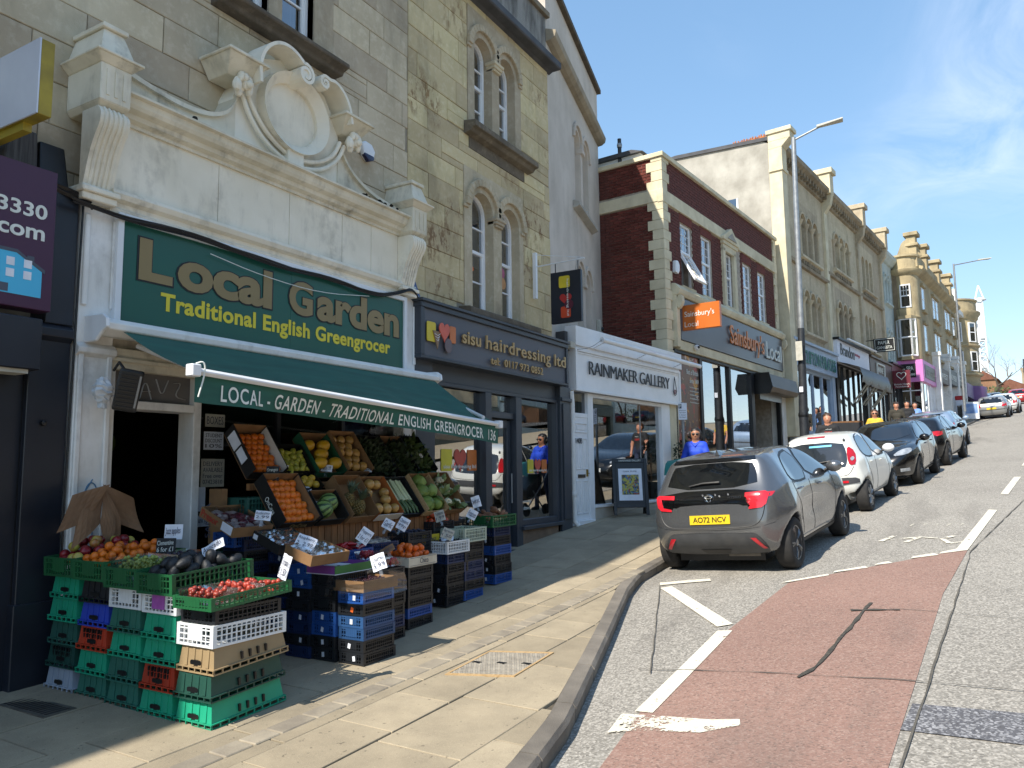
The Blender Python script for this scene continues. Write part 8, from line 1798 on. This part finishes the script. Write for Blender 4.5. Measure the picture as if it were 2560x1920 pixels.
 text('lettering','SAMBA',M['ink'],bpy.data.objects['samba_box'],(4.518,5.69,1.5),(0,0,1),(0,1,0),.3,.07,0,.001)
display()
def low_tray(name, label, x, y, z, L, W, H, mat, inn=None, rot=(0,0,0), cat='tray', end=None, e=.006):
 t = thing(name, label, cat, (x,y,z), rot=rot); ob('base', MB().box(0,L,0,W,0,.006), inn or mat, t); ob('long_side', MB().box(0,L,0,e,.006,H), mat, t); ob('long_side', MB().box(0,L,W-e,W,.006,H), mat, t); ob('end', MB().box(0,e,e,W-e,.006,H), end or mat, t); ob('end', MB().box(L-e,L,e,W-e,.006,H), end or mat, t); bpy.context.view_layer.update(); return t
def wrapped(t, L, W, n, mats, seed, sz=.05, base=.02, film=True):
 rd = random.Random(seed)
 for mi, mt in enumerate(mats):
  b = MB()
  for i in range(n//len(mats)): b.ball((rd.uniform(.04,L-.04),rd.uniform(.04,W-.04),base+rd.uniform(0,.03)),(sz*rd.uniform(.7,1.2),sz*rd.uniform(.5,.9),sz*rd.uniform(.35,.6)),7,5)
  tag(ob('contents', b, mt, t, smooth=2), kind='stuff')
 if film:
  f = MB(); nx = 12
  for i in range(nx+1):
   for j in range(nx+1): f.v.append((.01+(L-.02)*i/nx,.01+(W-.02)*j/nx,base+.055+rd.uniform(-.012,.012)))
  for i in range(nx):
   for j in range(nx): f.f.append((i*(nx+1)+j,(i+1)*(nx+1)+j,(i+1)*(nx+1)+j+1,i*(nx+1)+j+1))
  ob('film', f, M['clear'], t)
def toppers():
 CD = M['card']; blackb = pm('black_tray_card','#211f1e','#1a1817',4,.6); rasp = fmat('raspberry','#6b1f33','#551628',.5,9); rad = fmat('radicchio','#7a2738','#5e1b2b',.4,9); radw = fmat('radicchio_white','#c3b3ac','#a9938f',.4,9); blub = fmat('blueberry','#262b45','#1c2036',.5,9); chry = fmat('cherry','#3a1119','#2a0c12',.25,9); ber = fmat('strawberry','#9e2430','#84202a',.35,9); pepr = fmat('red_pepper','#a51c20','#8a1519',.2,6); wht = fmat('garlic','#c9c3bb','#ada69e',.6,9)
 q = radians(-22)
 t = low_tray('berry_tray','cardboard tray of film-wrapped radicchio sloping out from the doorway',4.24,5.08,1.54,.40,.44,.085,CD,rot=(radians(22),0,0)); wrapped(t,.4,.44,90,[rad,radw],51,.045); text('lettering','Presor',pm('red_print','#a83226',None,5,.6),t,(-.002,.42,.015),(0,-1,0),(0,0,1),.22,.06,.01,.002); ob('paper_label', MB().box(-.004,-.001,.02,.15,.01,.08), M['paper'], t)
 t = low_tray('berry_tray','black tray of film-wrapped raspberries between the radicchio and blueberries',4.44,4.78,1.40,.40,.32,.08,blackb,rot=(radians(20),0,0)); wrapped(t,.4,.32,80,[rasp],52,.03); ob('paper_label', MB().box(-.004,-.001,.26,.31,.02,.06), M['paper'], t)
 t = low_tray('berry_tray','patterned cardboard tray of film-wrapped blueberries',4.42,4.40,1.33,.42,.30,.085,CD,rot=(radians(15),0,0)); wrapped(t,.42,.30,90,[blub],53,.025)
 (x,y,z) = STK[2]; pur = pm('purple_print','#8a4a9c','#7d4190',6,.5); grn = pm('green_print','#3f7a3a','#376c33',6,.5)
 t = low_tray('fig_tray','purple and green printed tray of figs',x-.03,y-.02,z,.44,.32,.07,grn,white_m(),end=pur); wrapped(t,.44,.32,26,[fmat('fig','#4a3a4c','#5f6a3c',.5,9)],54,.028,film=False); ob('foil_sheet', MB().box(.12,.3,.1,.24,.05,.056), M['paper'], t)
 (x,y,z) = STK[3]
 t = low_tray('cherry_box','cardboard box of dark cherries wrapped in loose clear film',x-.02,y-.02,z,.42,.32,.085,CD); wrapped(t,.42,.32,190,[chry],55,.014,.05,False)
 sk = MB(); rd = random.Random(9); loop = []
 P = [(-.03,-.03),(.15,-.05),(.3,-.04),(.45,-.03),(.47,.15),(.45,.36),(.2,.37),(-.03,.36),(-.05,.18)]; n = len(P)
 for k in range(5):
  for i, (a,b) in enumerate(P): s_ = 1+.06*k*.4; sk.v.append((.21+(a-.21)*s_+rd.uniform(-.015,.015),.16+(b-.16)*s_+rd.uniform(-.015,.015),.115-.04*k+rd.uniform(-.012,.012)))
 for k in range(4):
  for i in range(n): sk.f.append((k*n+i,k*n+(i+1)%n,(k+1)*n+(i+1)%n,(k+1)*n+i))
 ob('clear_film', sk, M['clear'], t)
 (x,y,z) = STK[4]; ch = pm('white_printed_wood','#cfc7b4','#bdb4a0',5,.7)
 t = low_tray('persimmon_box','white printed wooden box of persimmons',x-.03,y-.03,z,.44,.34,.09,ch); pmh = fmesh('persimmon',.036,.8,4); heap((x-.01,y-.01,z),.4,.3,26,pmh,'persimmon',[PERS],'ripe persimmon heaped in the white printed box','persimmon','persimmons',.036,.075,.06,61)
 text('lettering','Chico',M['ink'],t,(-.002,.2,.022),(0,-1,0),(0,0,1),.1,.045,0,.001); text('lettering','Chico',M['ink'],t,(.17,-.002,.025),(1,0,0),(0,0,1),.13,.05,0,.001); ob('print_rule', MB().box(.02,.42,-.002,0,.08,.083).box(.02,.42,-.002,0,.01,.013).box(-.002,0,.02,.32,.08,.083), M['ink'], t)
 (x,y,z) = STK[5]; t = lcrate(x-.06,y-.05,z,.42,.34,.13,'white','white lattice crate of blackberries above the kerb-side stacks','white lattice crates',12,9,3,panel=False); wrapped(t,.42,.34,170,[fmat('blackberry','#1e1a26','#15121b',.5,9)],56,.016,.10,False)
 (x,y,z) = STK[6]; t = lcrate(x-.02,y-.02,z,.44,.34,.15,'pale green','pale green lattice crate of brussels sprouts','pale lattice crates',12,9,3); wrapped(t,.44,.34,150,[fmat('sprout','#9aa98a','#7f9070',.6,9)],57,.018,.10,False)
 (x,y,z) = STK[7]; t = lcrate(x-.12,y-.05,z,.56,.38,.14,'leaf green','green lattice crate of sweet potatoes in front of the hairdresser door','green lattice crates',14,9,2); sp = MB().tube([(-.07,0,0),(-.04,.005,.004),(0,0,.008),(.05,-.006,0),(.08,0,0)],[.008,.026,.034,.026,.006],9).mesh('sweet_potato'); sp.polygons.foreach_set('use_smooth',[True]*len(sp.polygons)); fixn(sp); heap((x-.1,y-.03,z),.52,.34,18,sp,'sweet_potato',[fmat('sweet_potato','#8a5d3f','#744a31',.7,12,.3)],'knobbly sweet potato in the green crate','sweet potato','sweet potatoes',.045,.08,.06,62)
 (x,y,z) = STK[8]; t = lcrate(x-.01,y-.01,z,.4,.28,.09,'blue','blue lattice crate of long red peppers','small crates stacked outside the shop',13,9,2); rd = random.Random(6)
 for i in range(16):
  a = rd.uniform(-.5,.5); pp = ob('red_pepper', MB().tube([(-.08,.0,.0),(-.03,.01,.008),(.03,.0,.01),(.08,-.012,0)],[.01,.018,.016,.003],8), pepr, smooth=True); pp.location = (x+rd.uniform(.1,.3),y+rd.uniform(.05,.22),z+.07+rd.uniform(0,.06)); pp.rotation_euler = (rd.uniform(-.4,.4),rd.uniform(-.3,.3),a); tag(pp,'long glossy red pepper in the blue crate','pepper','red peppers')
 (x,y,z) = STK[9]
 for i in range(4): clear_tub(['clear punnet of strawberries nearest the cherries','clear punnet of strawberries behind the purple fig tray','clear punnet of strawberries stacked on top of the others','clear punnet of strawberries beside the persimmons'][i], x+.0+.19*(i%2), y+.0+.14*(i//2), z+(.07 if i == 2 else 0)+.01, .18, .13, .07, ber, 30, .017, 70+i)
 (x,y,z) = STK[10]; t = lcrate(x,y,z,.4,.28,.09,'navy','navy crate of garlic in nets','small crates stacked outside the shop',13,9,2); wrapped(t,.4,.28,46,[wht],58,.032,.07)
 (x,y,z) = STK[11]; t = lcrate(x,y,z,.4,.28,.09,'black','black crate of dark plums','small crates stacked outside the shop',13,9,2); wrapped(t,.4,.28,46,[blub],59,.028,.07,False)
 (x,y,z) = STK[12]; tm = fmesh('big_tomato',.04,.85,5); t = lcrate(x,y,z,.4,.28,.09,'black','black crate of big ribbed tomatoes','small crates stacked outside the shop',13,9,2); heap((x+.02,y+.02,z),.36,.24,18,tm,'tomato',[fmat('big_tomato','#c4522a','#a63f20',.25,5,.02)],'big ribbed tomato heaped in the black crate','tomato','big tomatoes',.04,.06,.07,63)
 yb = thing('yellow_carton','bright yellow printed carton leaning on the black crates','carton',(6.62,4.98,STK[11][2]-.06)); ob('panel', MB().box(0,.3,0,.012,0,.1), pm('yellow_print','#cdb52a','#c2aa22',5,.5), yb); text('lettering','JOUVENCE',M['ink'],yb,(.04,-.001,.03),(1,0,0),(0,0,1),.2,.035,.01,.001)
 (x,y,z) = STK[13]; t = lcrate(x,y,z,.4,.28,.1,'black','black crate of wrapped beetroot by the pilaster','small crates stacked outside the shop',13,9,2); wrapped(t,.4,.28,40,[fmat('beetroot','#4a2a33','#392028',.6,9)],60,.03,.07)
 (x,y,z) = STK[0]; lcrate(x-.34,y+.3,1.44,.38,.26,.12,'blue','bright blue crate beside the doorway with a white tag','small crates stacked outside the shop',13,9,2,tagc=M['paper']); (x2,y2,z2) = (4.5,5.24,pave(4.6,5.3))
 for k in range(10): lcrate(x2,y2,z2+k*.095,.3,.26,.093,['black','navy'][k%2],'%s lattice crate, number %s up, in the stack by the doorway jamb' % (['black','navy'][k%2], ['one','two','three','four','five','six','seven','eight','nine','ten'][k]),'small crates stacked outside the shop',10,9,2,tagc=M['paper'] if k%3==0 else None)
def white_m(): return M['paper']
toppers()
# ================================================================ PEOPLE
def person(label, x, y, yaw, h, skin, hair, top, legs, shoe='#1d1d20', arms=None, sleeve='short', hairstyle='short', glasses=False, extra=None, stride=.12, cell=.016, female=False, look=0, cat='person'):
 s = h/1.70; z = pave(x, y) if y > kerb(x) else road(x, y); t = thing('person', label, cat, (x,y,z), yaw); V3 = lambda *a: np.array(a, float)
 sw = .165 if female else .195; hw = .095 if female else .09
 A = arms or {1: ((.02,.27,1.13),(.10,.25,.90)), -1: ((.02,-.27,1.13),(.10,-.25,.90))}
 prims = []   # (kind, a, b, ra, rb, material)
 def cap(a, b, ra, rb, m): prims.append((V3(*a), V3(*b), ra, rb, m))
 SK, TP, LG, SH = 0, 1, 2, 3
 cap((0,-.06,.95),(0,.06,.95),.125 if female else .12,.125 if female else .12,LG); cap((0,0,.98),(-.01,0,1.16),.125,.115,TP); cap((-.01,-.06,1.2),(-.01,.06,1.2),.115,.115,TP); cap((-.02,-sw+.05,1.36),(-.02,sw-.05,1.36),.085,.085,TP)
 if female: cap((.06,-.07,1.24),(.06,.07,1.24),.062,.062,TP)
 cap((-.02,0,1.42),(.0,0,1.50),.058,.05,SK)
 cy, sy = cos(look), sin(look); hd = lambda a, b, c: (a*cy-b*sy, a*sy+b*cy, c)
 cap(hd(.01,0,1.60),hd(.0,0,1.63),.082,.088,SK); cap(hd(.03,0,1.545),hd(.045,0,1.54),.05,.04,SK); cap(hd(.085,0,1.60),hd(.108,0,1.575),.012,.015,SK)
 for q in (1,-1): cap(hd(.0,q*.086,1.60),hd(-.008,q*.09,1.575),.014,.012,SK)
 for q in (1,-1):
  e, w = A[q]; sh = (-.02,q*sw,1.385); m2 = TP if sleeve == 'long' else SK
  cap(sh,tuple(np.array(sh)+(np.array(e)-np.array(sh))*.55),.062,.052,TP); cap(tuple(np.array(sh)+(np.array(e)-np.array(sh))*.55),e,.046,.042,m2); cap(e,w,.041,.029,m2)
  d = (np.array(w)-np.array(e)); d = d/np.linalg.norm(d); palm = np.array(w)+d*.06; cap(w,tuple(palm),.028,.033,SK); sd = np.array((0,q,0))-d*d[1]*q; sd = sd/max(np.linalg.norm(sd),1e-6)
  for k, (off, l) in enumerate(((-.026,.065),(-.009,.078),(.009,.074),(.026,.058))):
   b0 = palm+sd*off; k1 = b0+d*l*.55; k2 = k1+d*l*.35+np.array((.012,0,-.02)); cap(tuple(b0),tuple(k1),.010,.0095,SK); cap(tuple(k1),tuple(k2),.0095,.008,SK)
  b0 = np.array(w)+d*.02+np.array((.02,0,0)); cap(tuple(b0),tuple(b0+d*.045+np.array((.03,-q*.01,0))),.012,.009,SK)
  st = stride*q; cap((0,q*hw,.92),(st*.55+.02,q*hw,.50),.088,.06,LG); cap((st*.55+.02,q*hw,.50),(st-.02,q*hw,.10),.058,.042,LG); cap((st-.04,q*hw,.05),(st+.13,q*hw+.015*q,.035),.042,.036,SH)
 P = [(a*s,b*s,ra*s,rb*s,m) for a,b,ra,rb,m in prims]; lo = V3(-.4,-.45,-.02)*s; hi = V3(.62,.45,1.76)*s; c = cell
 gx, gy, gz = (np.arange(lo[i],hi[i],c,dtype=np.float32) for i in range(3)); X, Y, Z = np.meshgrid(gx,gy,gz,indexing='ij'); F = np.full(X.shape, 9., np.float32)
 def dist(p, X, Y, Z):
  a, b, ra, rb, m = p; d = b-a; L = d@d+1e-9; tt = np.clip(((X-a[0])*d[0]+(Y-a[1])*d[1]+(Z-a[2])*d[2])/L,0,1); return np.sqrt((X-a[0]-d[0]*tt)**2+(Y-a[1]-d[1]*tt)**2+(Z-a[2]-d[2]*tt)**2)-(ra+(rb-ra)*tt)
 for p in P:
  k = .03*s if p[2] > .035 else .008
  m0 = [max(int((min(p[0][i],p[1][i])-.16-lo[i])/c),0) for i in range(3)]; m1 = [int((max(p[0][i],p[1][i])+.16-lo[i])/c)+2 for i in range(3)]; sl = tuple(slice(a,b) for a,b in zip(m0,m1))
  F[sl] = smin(F[sl], dist(p, X[sl], Y[sl], Z[sl]).astype(np.float32), k)
 V, Q = snets(F, lo, c); V = relax(V, Q, 1); me = npmesh('body', V, Q); cen = V[Q].mean(1); D = np.stack([dist(p,cen[:,0],cen[:,1],cen[:,2]) for p in P]); mi = np.array([p[4] for p in P])[D.argmin(0)]
 o = link('body', me, [skin, top, legs, pm('shoe_'+label[:12],shoe,None,4,.5)], t); me.polygons.foreach_set('material_index', mi.astype(np.int32)); me.update()
 hm = MB(); hs = lambda a,b,c_: tuple(v*s for v in hd(a,b,c_))
 def hb(a,b,c_,r): hm.ball(hs(a,b,c_), tuple(v*s for v in r), 12, 8)
 hb(-.03,0,1.665,(.112,.108,.09)); hb(-.06,0,1.62,(.075,.105,.1)); 
 if hairstyle != 'short': hb(-.06,0,1.58,(.085,.112,.11)); hb(-.015,.095,1.60,(.055,.035,.1)); hb(-.015,-.095,1.60,(.055,.035,.1))
 if hairstyle == 'long':
  for q in (-.07,.07): hb(-.03,q,1.47,(.05,.04,.13))
 if hairstyle == 'bob': hb(-.05,-.12,1.575,(.05,.045,.05)); hb(-.06,.1,1.56,(.05,.04,.05))
 hob = ob('hair', hm, hair, t, smooth=2)
 face = MB()
 for q in (1,-1): face.ball(hs(.083,q*.032,1.607),(.016*s,.013*s,.008*s),8,6)
 ob('eye', face, M['black'], t, smooth=2); ob('mouth', MB().ball(hs(.086,0,1.545),(.02*s,.022*s,.006*s),8,6), pm('lip_'+label[:10],'#8d4a43',None,4,.5), t, smooth=2)
 if glasses:
  g = MB()
  for q in (1,-1): g.ball(hs(.1,q*.036,1.608),(.018*s,.034*s,.025*s),10,7); g.tube([hs(.09,q*.06,1.615),hs(0,q*.092,1.61)],.004,5)
  ob('sunglasses', g, M['black'], t, smooth=2)
 if extra: extra(t, s)
 return t
def people():
 sk = pm('skin_light','#c08a70','#b37d64',6,.5); sk2 = pm('skin_tan','#a9785c','#9b6b50',6,.5); dkh = pm('hair_black','#15110f','#1f1916',9,.5); brh = pm('hair_brown','#4a3424','#3a281b',9,.5); jean = pm('denim','#2a3550','#222b42',6,.8); blk = pm('black_cloth','#17181b','#202125',5,.8)
 blue = pm('cobalt_shirt','#1f49c8','#1a3fb2',4,.7,.3,14); yel = pm('yellow_top','#d8b23c','#cba531',4,.8,.3,14); ltb = pm('light_blue_tee','#6f93cf','#6487c2',4,.8,.3,14); drab = pm('drab_jacket','#3b382f','#2e2b24',4,.85,.3,14); wht = pm('white_blouse','#d8d8d6','#c8c8c6',4,.8)
 def buttons(t, s):
  ob('collar', MB().tube([(.05*s,.07*s,1.43*s),(.09*s,.0,1.35*s),(.05*s,-.07*s,1.43*s)],.02*s,6), blue, t, smooth=True)
 person('woman in a cobalt blue shirt and dark sunglasses pushing a pushchair', 14.6, 4.45, radians(186), 1.58, sk2, dkh, blue, jean, arms={1:((.06,.25,1.12),(.30,.20,1.0)),-1:((.06,-.25,1.12),(.30,-.20,1.0))}, sleeve='long', hairstyle='bob', glasses=True, extra=buttons, cell=.013, female=True, look=.15)
 def print_(t, s):
  text('shirt_print','team',pm('red_shirt_print','#b8302c',None,4,.7),t,(.125*s,.09*s,1.22*s),(0,-1,0),(.0,0,1),.17*s,.07*s,.01,.003); text('shirt_print','have fun',M['wtext'],t,(.125*s,.08*s,1.32*s),(0,-1,0),(0,0,1),.13*s,.03*s,0,.003)
 person('bearded man in a black T-shirt with red print walking past the lamp post', 20.2, 2.85, radians(188), 1.66, sk, brh, blk, jean, hairstyle='short', extra=print_, cell=.016)
 person('woman in a yellow top and sunglasses walking down the pavement', 26.2, 2.32, radians(186), 1.6, sk, brh, yel, jean, hairstyle='long', glasses=True, female=True, cell=.02)
 def pack(t, s): ob('backpack', MB().ball((-.18*s,0,1.25*s),(.1*s,.15*s,.22*s),10,8), blk, t, smooth=2); ob('beanie', MB().ball((-.01*s,0,1.665*s),(.1*s,.095*s,.08*s),10,8), blk, t, smooth=2)
 person('man in a drab jacket and dark beanie with a backpack', 33.0, 2.15, radians(186), 1.7, sk, brh, drab, blk, sleeve='long', extra=pack, cell=.025); person('dark haired person in black walking behind the man with the beanie', 35.2, 1.9, radians(186), 1.68, sk, dkh, blk, blk, sleeve='long', hairstyle='long', cell=.025)
 person('woman in a light blue T-shirt by the pink salon', 35.3, 1.62, radians(190), 1.62, sk, dkh, ltb, blk, hairstyle='bob', female=True, cell=.025); person('woman in a white blouse with a tan bag near the purple shop', 60.5, -.1, radians(10), 1.65, sk, dkh, wht, blk, hairstyle='long', female=True, cell=.03, extra=lambda t, s: ob('shoulder_bag', MB().ball((.0,-.3*s,.85*s),(.12*s,.08*s,.16*s),8,6), pm('tan_bag','#9a6a3a',None,4,.6), t, smooth=2))
 px, py = 13.75, 4.5; p = thing('pushchair','pushchair with a teal quilted hood pushed by the woman in blue','pushchair',(px,py,pave(px,py)),radians(186)); teal = pm('teal_fabric','#1f7f78','#1a6e68',4,.6,.3,14)
 b = MB(); n = 10
 for i in range(n+1):
  a = radians(10+150*i/n)
  for j in range(9): w = -.24+.48*j/8; b.v.append((-.08-.0+.33*cos(a), w, .78+.30*sin(a)-.04*abs(w)/.24+.012*(i%2)))
 for i in range(n):
  for j in range(8): b.f.append((i*9+j,(i+1)*9+j,(i+1)*9+j+1,i*9+j+1))
 ob('hood', b, teal, p, smooth=2); ob('seat', MB().hexa([(-.3,-.2,.4),(.2,-.2,.35),(.2,.2,.35),(-.3,.2,.4),(-.34,-.22,.85),(.22,-.22,.55),(.22,.22,.55),(-.34,.22,.85)]), M['black'], p, bev=.03)
 for q in (-.23,.23): ob('frame_tube', MB().tube([(-.62,q,1.02),(-.2,q,.55),(.3,q,.12)],.014,7).tube([(-.35,q,.1),(.05,q,.5)],.014,7), M['galv'], p, smooth=True)
 ob('handle', MB().tube([(-.62,-.23,1.02),(-.62,.23,1.02)],.018,8), M['black'], p)
 for wx in (-.35,.32):
  for q in (-.26,.26): ob('wheel', MB().lathe([(.0,-.02),(.07,-.02),(.11,-.018),(.12,0),(.11,.018),(.07,.02),(0,.02)],16,(wx,q,.12),'y'), M['rubber'], p, smooth=True)
people()
# ================================================================ STREET THINGS
def street_things():
 x, y = 13.9, 5.55; t = thing('a_board','black wooden A-board with a gallery poster standing outside the gallery','A-board',(x,y,pave(x,y)),radians(-62)); K = M['black']; lean = .16
 for s in (-1,1):
  m = Matrix.Translation((0,0,1.08)) @ Matrix.Rotation(radians(13)*s,4,'X') @ Matrix.Translation((0,0,-1.08)); f = MB()
  f.box(-.33,-.27,-.015,.015,0,1.08).box(.27,.33,-.015,.015,0,1.08).box(-.27,.27,-.015,.015,1.0,1.08).box(-.27,.27,-.015,.015,.14,.22).box(-.27,.27,-.008,.008,.22,1.0); f.xf(m); fr = ob('panel', f, K, t, bev=.004)
  if s < 0:
   ob('poster', MB().box(-.22,.22,-.024,-.017,.27,.88).xf(m), M['paper'], fr); k = N('poster_print'); c = k.mix(k.ramp(k.noise(7,3,.5,dist=2),.45,.52), lin('#3b3a30'), lin('#a7a03f')); c = k.mix(k.ramp(k.noise(9,3,.5,dist=2,loc=(4,4,4)),.55,.6), c, lin('#3f6f8f')); c = k.mix(k.ramp(k.noise(9,3,.5,dist=2,loc=(9,1,4)),.6,.63), c, lin('#8f3a2e')); k.col(c).set(.5)
   ob('poster_picture', MB().box(-.16,.16,-.03,-.025,.38,.76).xf(m), k.m, fr)
   a = m @ Vector((-.2,-.02,1.02)); text('lettering','RAINMAKER GALLERY',M['wtext'],fr,m @ Vector((-.2,-.018,1.02)),(1,0,0),(m.to_3x3() @ Vector((0,0,1))),.42,.035,0,.002); text('lettering','MARK PUMA',M['ink'],fr,m @ Vector((-.13,-.026,.81)),(1,0,0),(m.to_3x3() @ Vector((0,0,1))),.26,.03,0,.001)
 x, y = 15.2, 4.88; p = thing('parking_sign','white parking plate on a thin grey post in front of the food poster','sign',(x,y,pave(x,y)),radians(-70)); ob('post', MB().tube([(0,0,0),(0,0,2.12)],.028,10), M['galv'], p, smooth=True); ob('plate', MB().box(-.085,.085,-.05,-.04,1.76,2.1), M['paper'], p, bev=.004)
 ob('parking_symbol', MB().box(-.075,-.02,-.054,-.05,1.99,2.08), M['ink'], p); text('lettering','P',M['wtext'],p,(-.062,-.055,2.0),(1,0,0),(0,0,1),.03,.07,.01,.001)
 for i, s in enumerate(('Permit','9am-6pm','1 hour','No return')): text('lettering',s,M['ink'],p,(-.065,-.051,1.935-i*.045),(1,0,0),(0,0,1),.13,.028,0,.001)
 bx, by = fr2(4.35,.35); b = thing('potted_bush','dark green clipped bush beside the gallery window','plant',(bx,by,pave(bx,by))); rd = random.Random(12); lf = MB()
 for i in range(420):
  an, el = rd.uniform(0,6.3), rd.uniform(-1.2,1.5); r = .24*rd.uniform(.8,1.05); c = Vector((r*cos(an)*cos(el),r*sin(an)*cos(el),1.0+r*1.1*sin(el))); a = Vector((rd.uniform(-1,1),rd.uniform(-1,1),rd.uniform(-1,1))).normalized()*.05; d = Vector((rd.uniform(-1,1),rd.uniform(-1,1),rd.uniform(-1,1))).normalized()*.03; lf.add([c,c+a*.5+d,c+a,c+a*.5-d],[(0,1,2,3)])
 ob('foliage', lf, fmat('bush_leaf','#2c3d24','#1f2c1a',.6,9), b); ob('stem', MB().tube([(0,0,.3),(0,0,1.0)],.02,6), M['wood'], b); ob('tub', MB().lathe([(.14,0),(.18,.34),(.2,.36),(.17,.36),(.15,.3)],16), M['black'], b, smooth=True)
 cx, cy = 27.6, 3.3; c = thing('chalkboard','wood framed chalkboard on the pavement outside the black awning shop','chalkboard',(cx,cy,pave(cx,cy)),radians(-75)); ob('frame', MB().box(-.5,.5,-.02,.02,.1,1.25), M['wood'], c); ob('slate', MB().box(-.45,.45,-.03,-.02,.2,1.2), M['chalk'], c); text('lettering','Flowers',pm('blue_chalk','#4a6d9a',None,9,.8),c,(-.32,-.032,.75),(1,0,0),(0,0,1),.64,.2,0,.001)
 x, y = frG(12.0,.7); a = thing('sandwich_board','white pavement sign with a blue picture near the end of the terrace','sign',(x,y,pave(x,y)),radians(-80)); ob('panel', MB().box(-.4,.4,-.03,.03,.05,1.1), M['paper'], a, bev=.02); ob('picture', MB().box(-.32,.32,-.04,-.03,.4,1.0), pm('blue_ad','#4f78b8','#8fa9cf',3,.5), a)
 x, y = frG(3.4,.6); a = thing('sandwich_board','small white pavement sign outside the pink salon','sign',(x,y,pave(x,y)),radians(-80)); ob('panel', MB().box(-.35,.35,-.02,.02,.05,.8), M['paper'], a, bev=.02); ob('salon_banner', MB().box(-.6,-.38,-.0,.4,.0,.7), pm('mauve_banner','#a678a8',None,3,.5), a)
 x, y = frG(7.4,.55); r = thing('handrail','black handrail by the steps past the pink salon','railing',(x,y,pave(x,y)),AE)
 for i in range(5): ob('post', MB().tube([(i*.5,0,0),(i*.5,0,1.0+.05*i)],.03,6), M['black'], r)
 ob('rail', MB().tube([(0,0,1.0),(2,0,1.2)],.035,6), M['black'], r)
 x, y = frG(9.2,.45); pb = thing('post_box','red and white poster stand by the terrace shops','stand',(x,y,pave(x,y)),AE); ob('body', MB().box(-.2,.2,-.2,.2,0,1.3), M['paper'], pb, bev=.03); ob('cap', MB().box(-.22,.22,-.22,.22,1.3,1.55), pm('post_red','#b32024',None,3,.4), pb, bev=.04)
 k = thing('bollard','blue and white keep-left traffic bollard in the middle of the road','bollard',(11.8,-3.0,road(11.8,-3.0))); ob('post', MB().tube([(0,0,0),(0,0,1.1)],.05,8), M['galv'], k); ob('disc', MB().lathe([(.0,-.01),(.22,-.01),(.22,.01),(0,.01)],24,(0,0,1.3),'y'), pm('sign_blue','#1f5fb0',None,3,.4), k); text('arrow','↙',M['wtext'],k,(.1,.012,1.2),(-1,0,0),(0,0,1),.2,.2,.01,.002)
 ob('arrow_bar', MB().tube([(-.1,.014,1.4),(.1,.014,1.2)],.02,5), M['wtext'], k)
street_things()
# ================================================================ the other side of the street (seen in reflections, bounces the light back)
def across():
 rd = random.Random(17); specs = [(-14,-3,8.0,'#d9cfae','cream rendered house'),(-3,7,8.5,'#c9bfa2','buff stone house'),(7,16,9.5,'#e0d8bd','pale cream house with sash windows'),(16,26,10.5,'#cfc7b4','grey buff house'),(26,38,11.5,'#d8cdb0','tall cream house'),(38,52,13,'#bfb294','stone terrace house'),(52,70,14.5,'#c9bda0','long stone terrace')]
 for i, (x0,x1,zt,c,d) in enumerate(specs):
  zb = zg((x0+x1)/2)-1; yf = -15.5-.1*max(x0-12,0); L = x1-x0; t = thing('opposite_house', d+' across the street with a dark shop below', 'building', (x0,yf,0), 0 if x0 < 12 else radians(-5.5)); m = pm('across_%d'%i,c,None,2,.85,.1,20,dirt=.2)
  n = int(L//2.6); p = L/n; ops = [(k*p+p/2-.5,k*p+p/2+.5,z0,z0+1.7) for k in range(n) for z0 in (zb+5.2,zb+8.2) if z0+2 < zt]
  ob('wall', rect_panel(MB(),0,L,zb+4.2,zt,ops,-.3,0).box(0,L,-6,-.35,zb,zt), m, t)
  for (a,b,za,zc) in ops:
   f = MB(); f.box(a,a+.08,-.12,-.04,za,zc).box(b-.08,b,-.12,-.04,za,zc).box(a+.08,b-.08,-.12,-.04,zc-.08,zc).box(a+.08,b-.08,-.12,-.04,za,za+.08).box(a+.08,b-.08,-.11,-.05,(za+zc)/2-.03,(za+zc)/2+.03).box((a+b)/2-.02,(a+b)/2+.02,-.1,-.06,za,zc); w = ob('window', f, M['white'], t); ob('pane', MB().box(a,b,-.09,-.085,za,zc), M['glassd'], w)
   ob('window_sill', MB().box(a-.1,b+.1,-.05,.12,za-.12,za), M['white'], t)
  ob('cornice', MB().box(0,L,-.1,.35,zt-.3,zt), m, t); sc = pm('across_shop_%d'%i,rd.choice(['#24324f','#31403a','#3d2a35','#2a2a2d','#6a7f86']),None,2,.5); ob('fascia', MB().box(.2,L-.2,-.2,.25,zb+3.3,zb+4.1), sc, t); ob('shop_window', MB().box(.4,L-.4,-.15,-.1,zb+1.4,zb+3.3), M['glassd'], t); ob('shop_frame', MB().box(0,.4,-.2,.1,zb,zb+4.2).box(L-.4,L,-.2,.1,zb,zb+4.2).box(.4,L-.4,-.2,.05,zb,zb+1.4), sc, t)
 pv = MB()
 for x in range(-16, 72, 4): pv.v += [(x,kerb(x)-11.05,road(x,-9)+.12),(x,kerb(x)-20.0,road(x,-9)+.12)]
 pv.f = [(2*i,2*i+2,2*i+3,2*i+1) for i in range(len(pv.v)//2-1)]; tag(ob('opposite_pavement', pv, M['slab']), kind='structure')
 sf = thing('scaffolding','scaffolding on the pale cream house across the street','scaffolding',(9,-14.6,zg(10)))
 for i in range(6): ob('standard', MB().tube([(i*1.3,0,0),(i*1.3,0,9)],.03,6), M['galv'], sf)
 for k in range(4):
  ob('ledger', MB().tube([(-.3,0,2+2*k),(7,0,2+2*k)],.03,6), M['galv'], sf); ob('board', MB().box(-.2,6.8,-.8,-.05,1.9+2*k,1.96+2*k), M['boardw'], sf)
across()
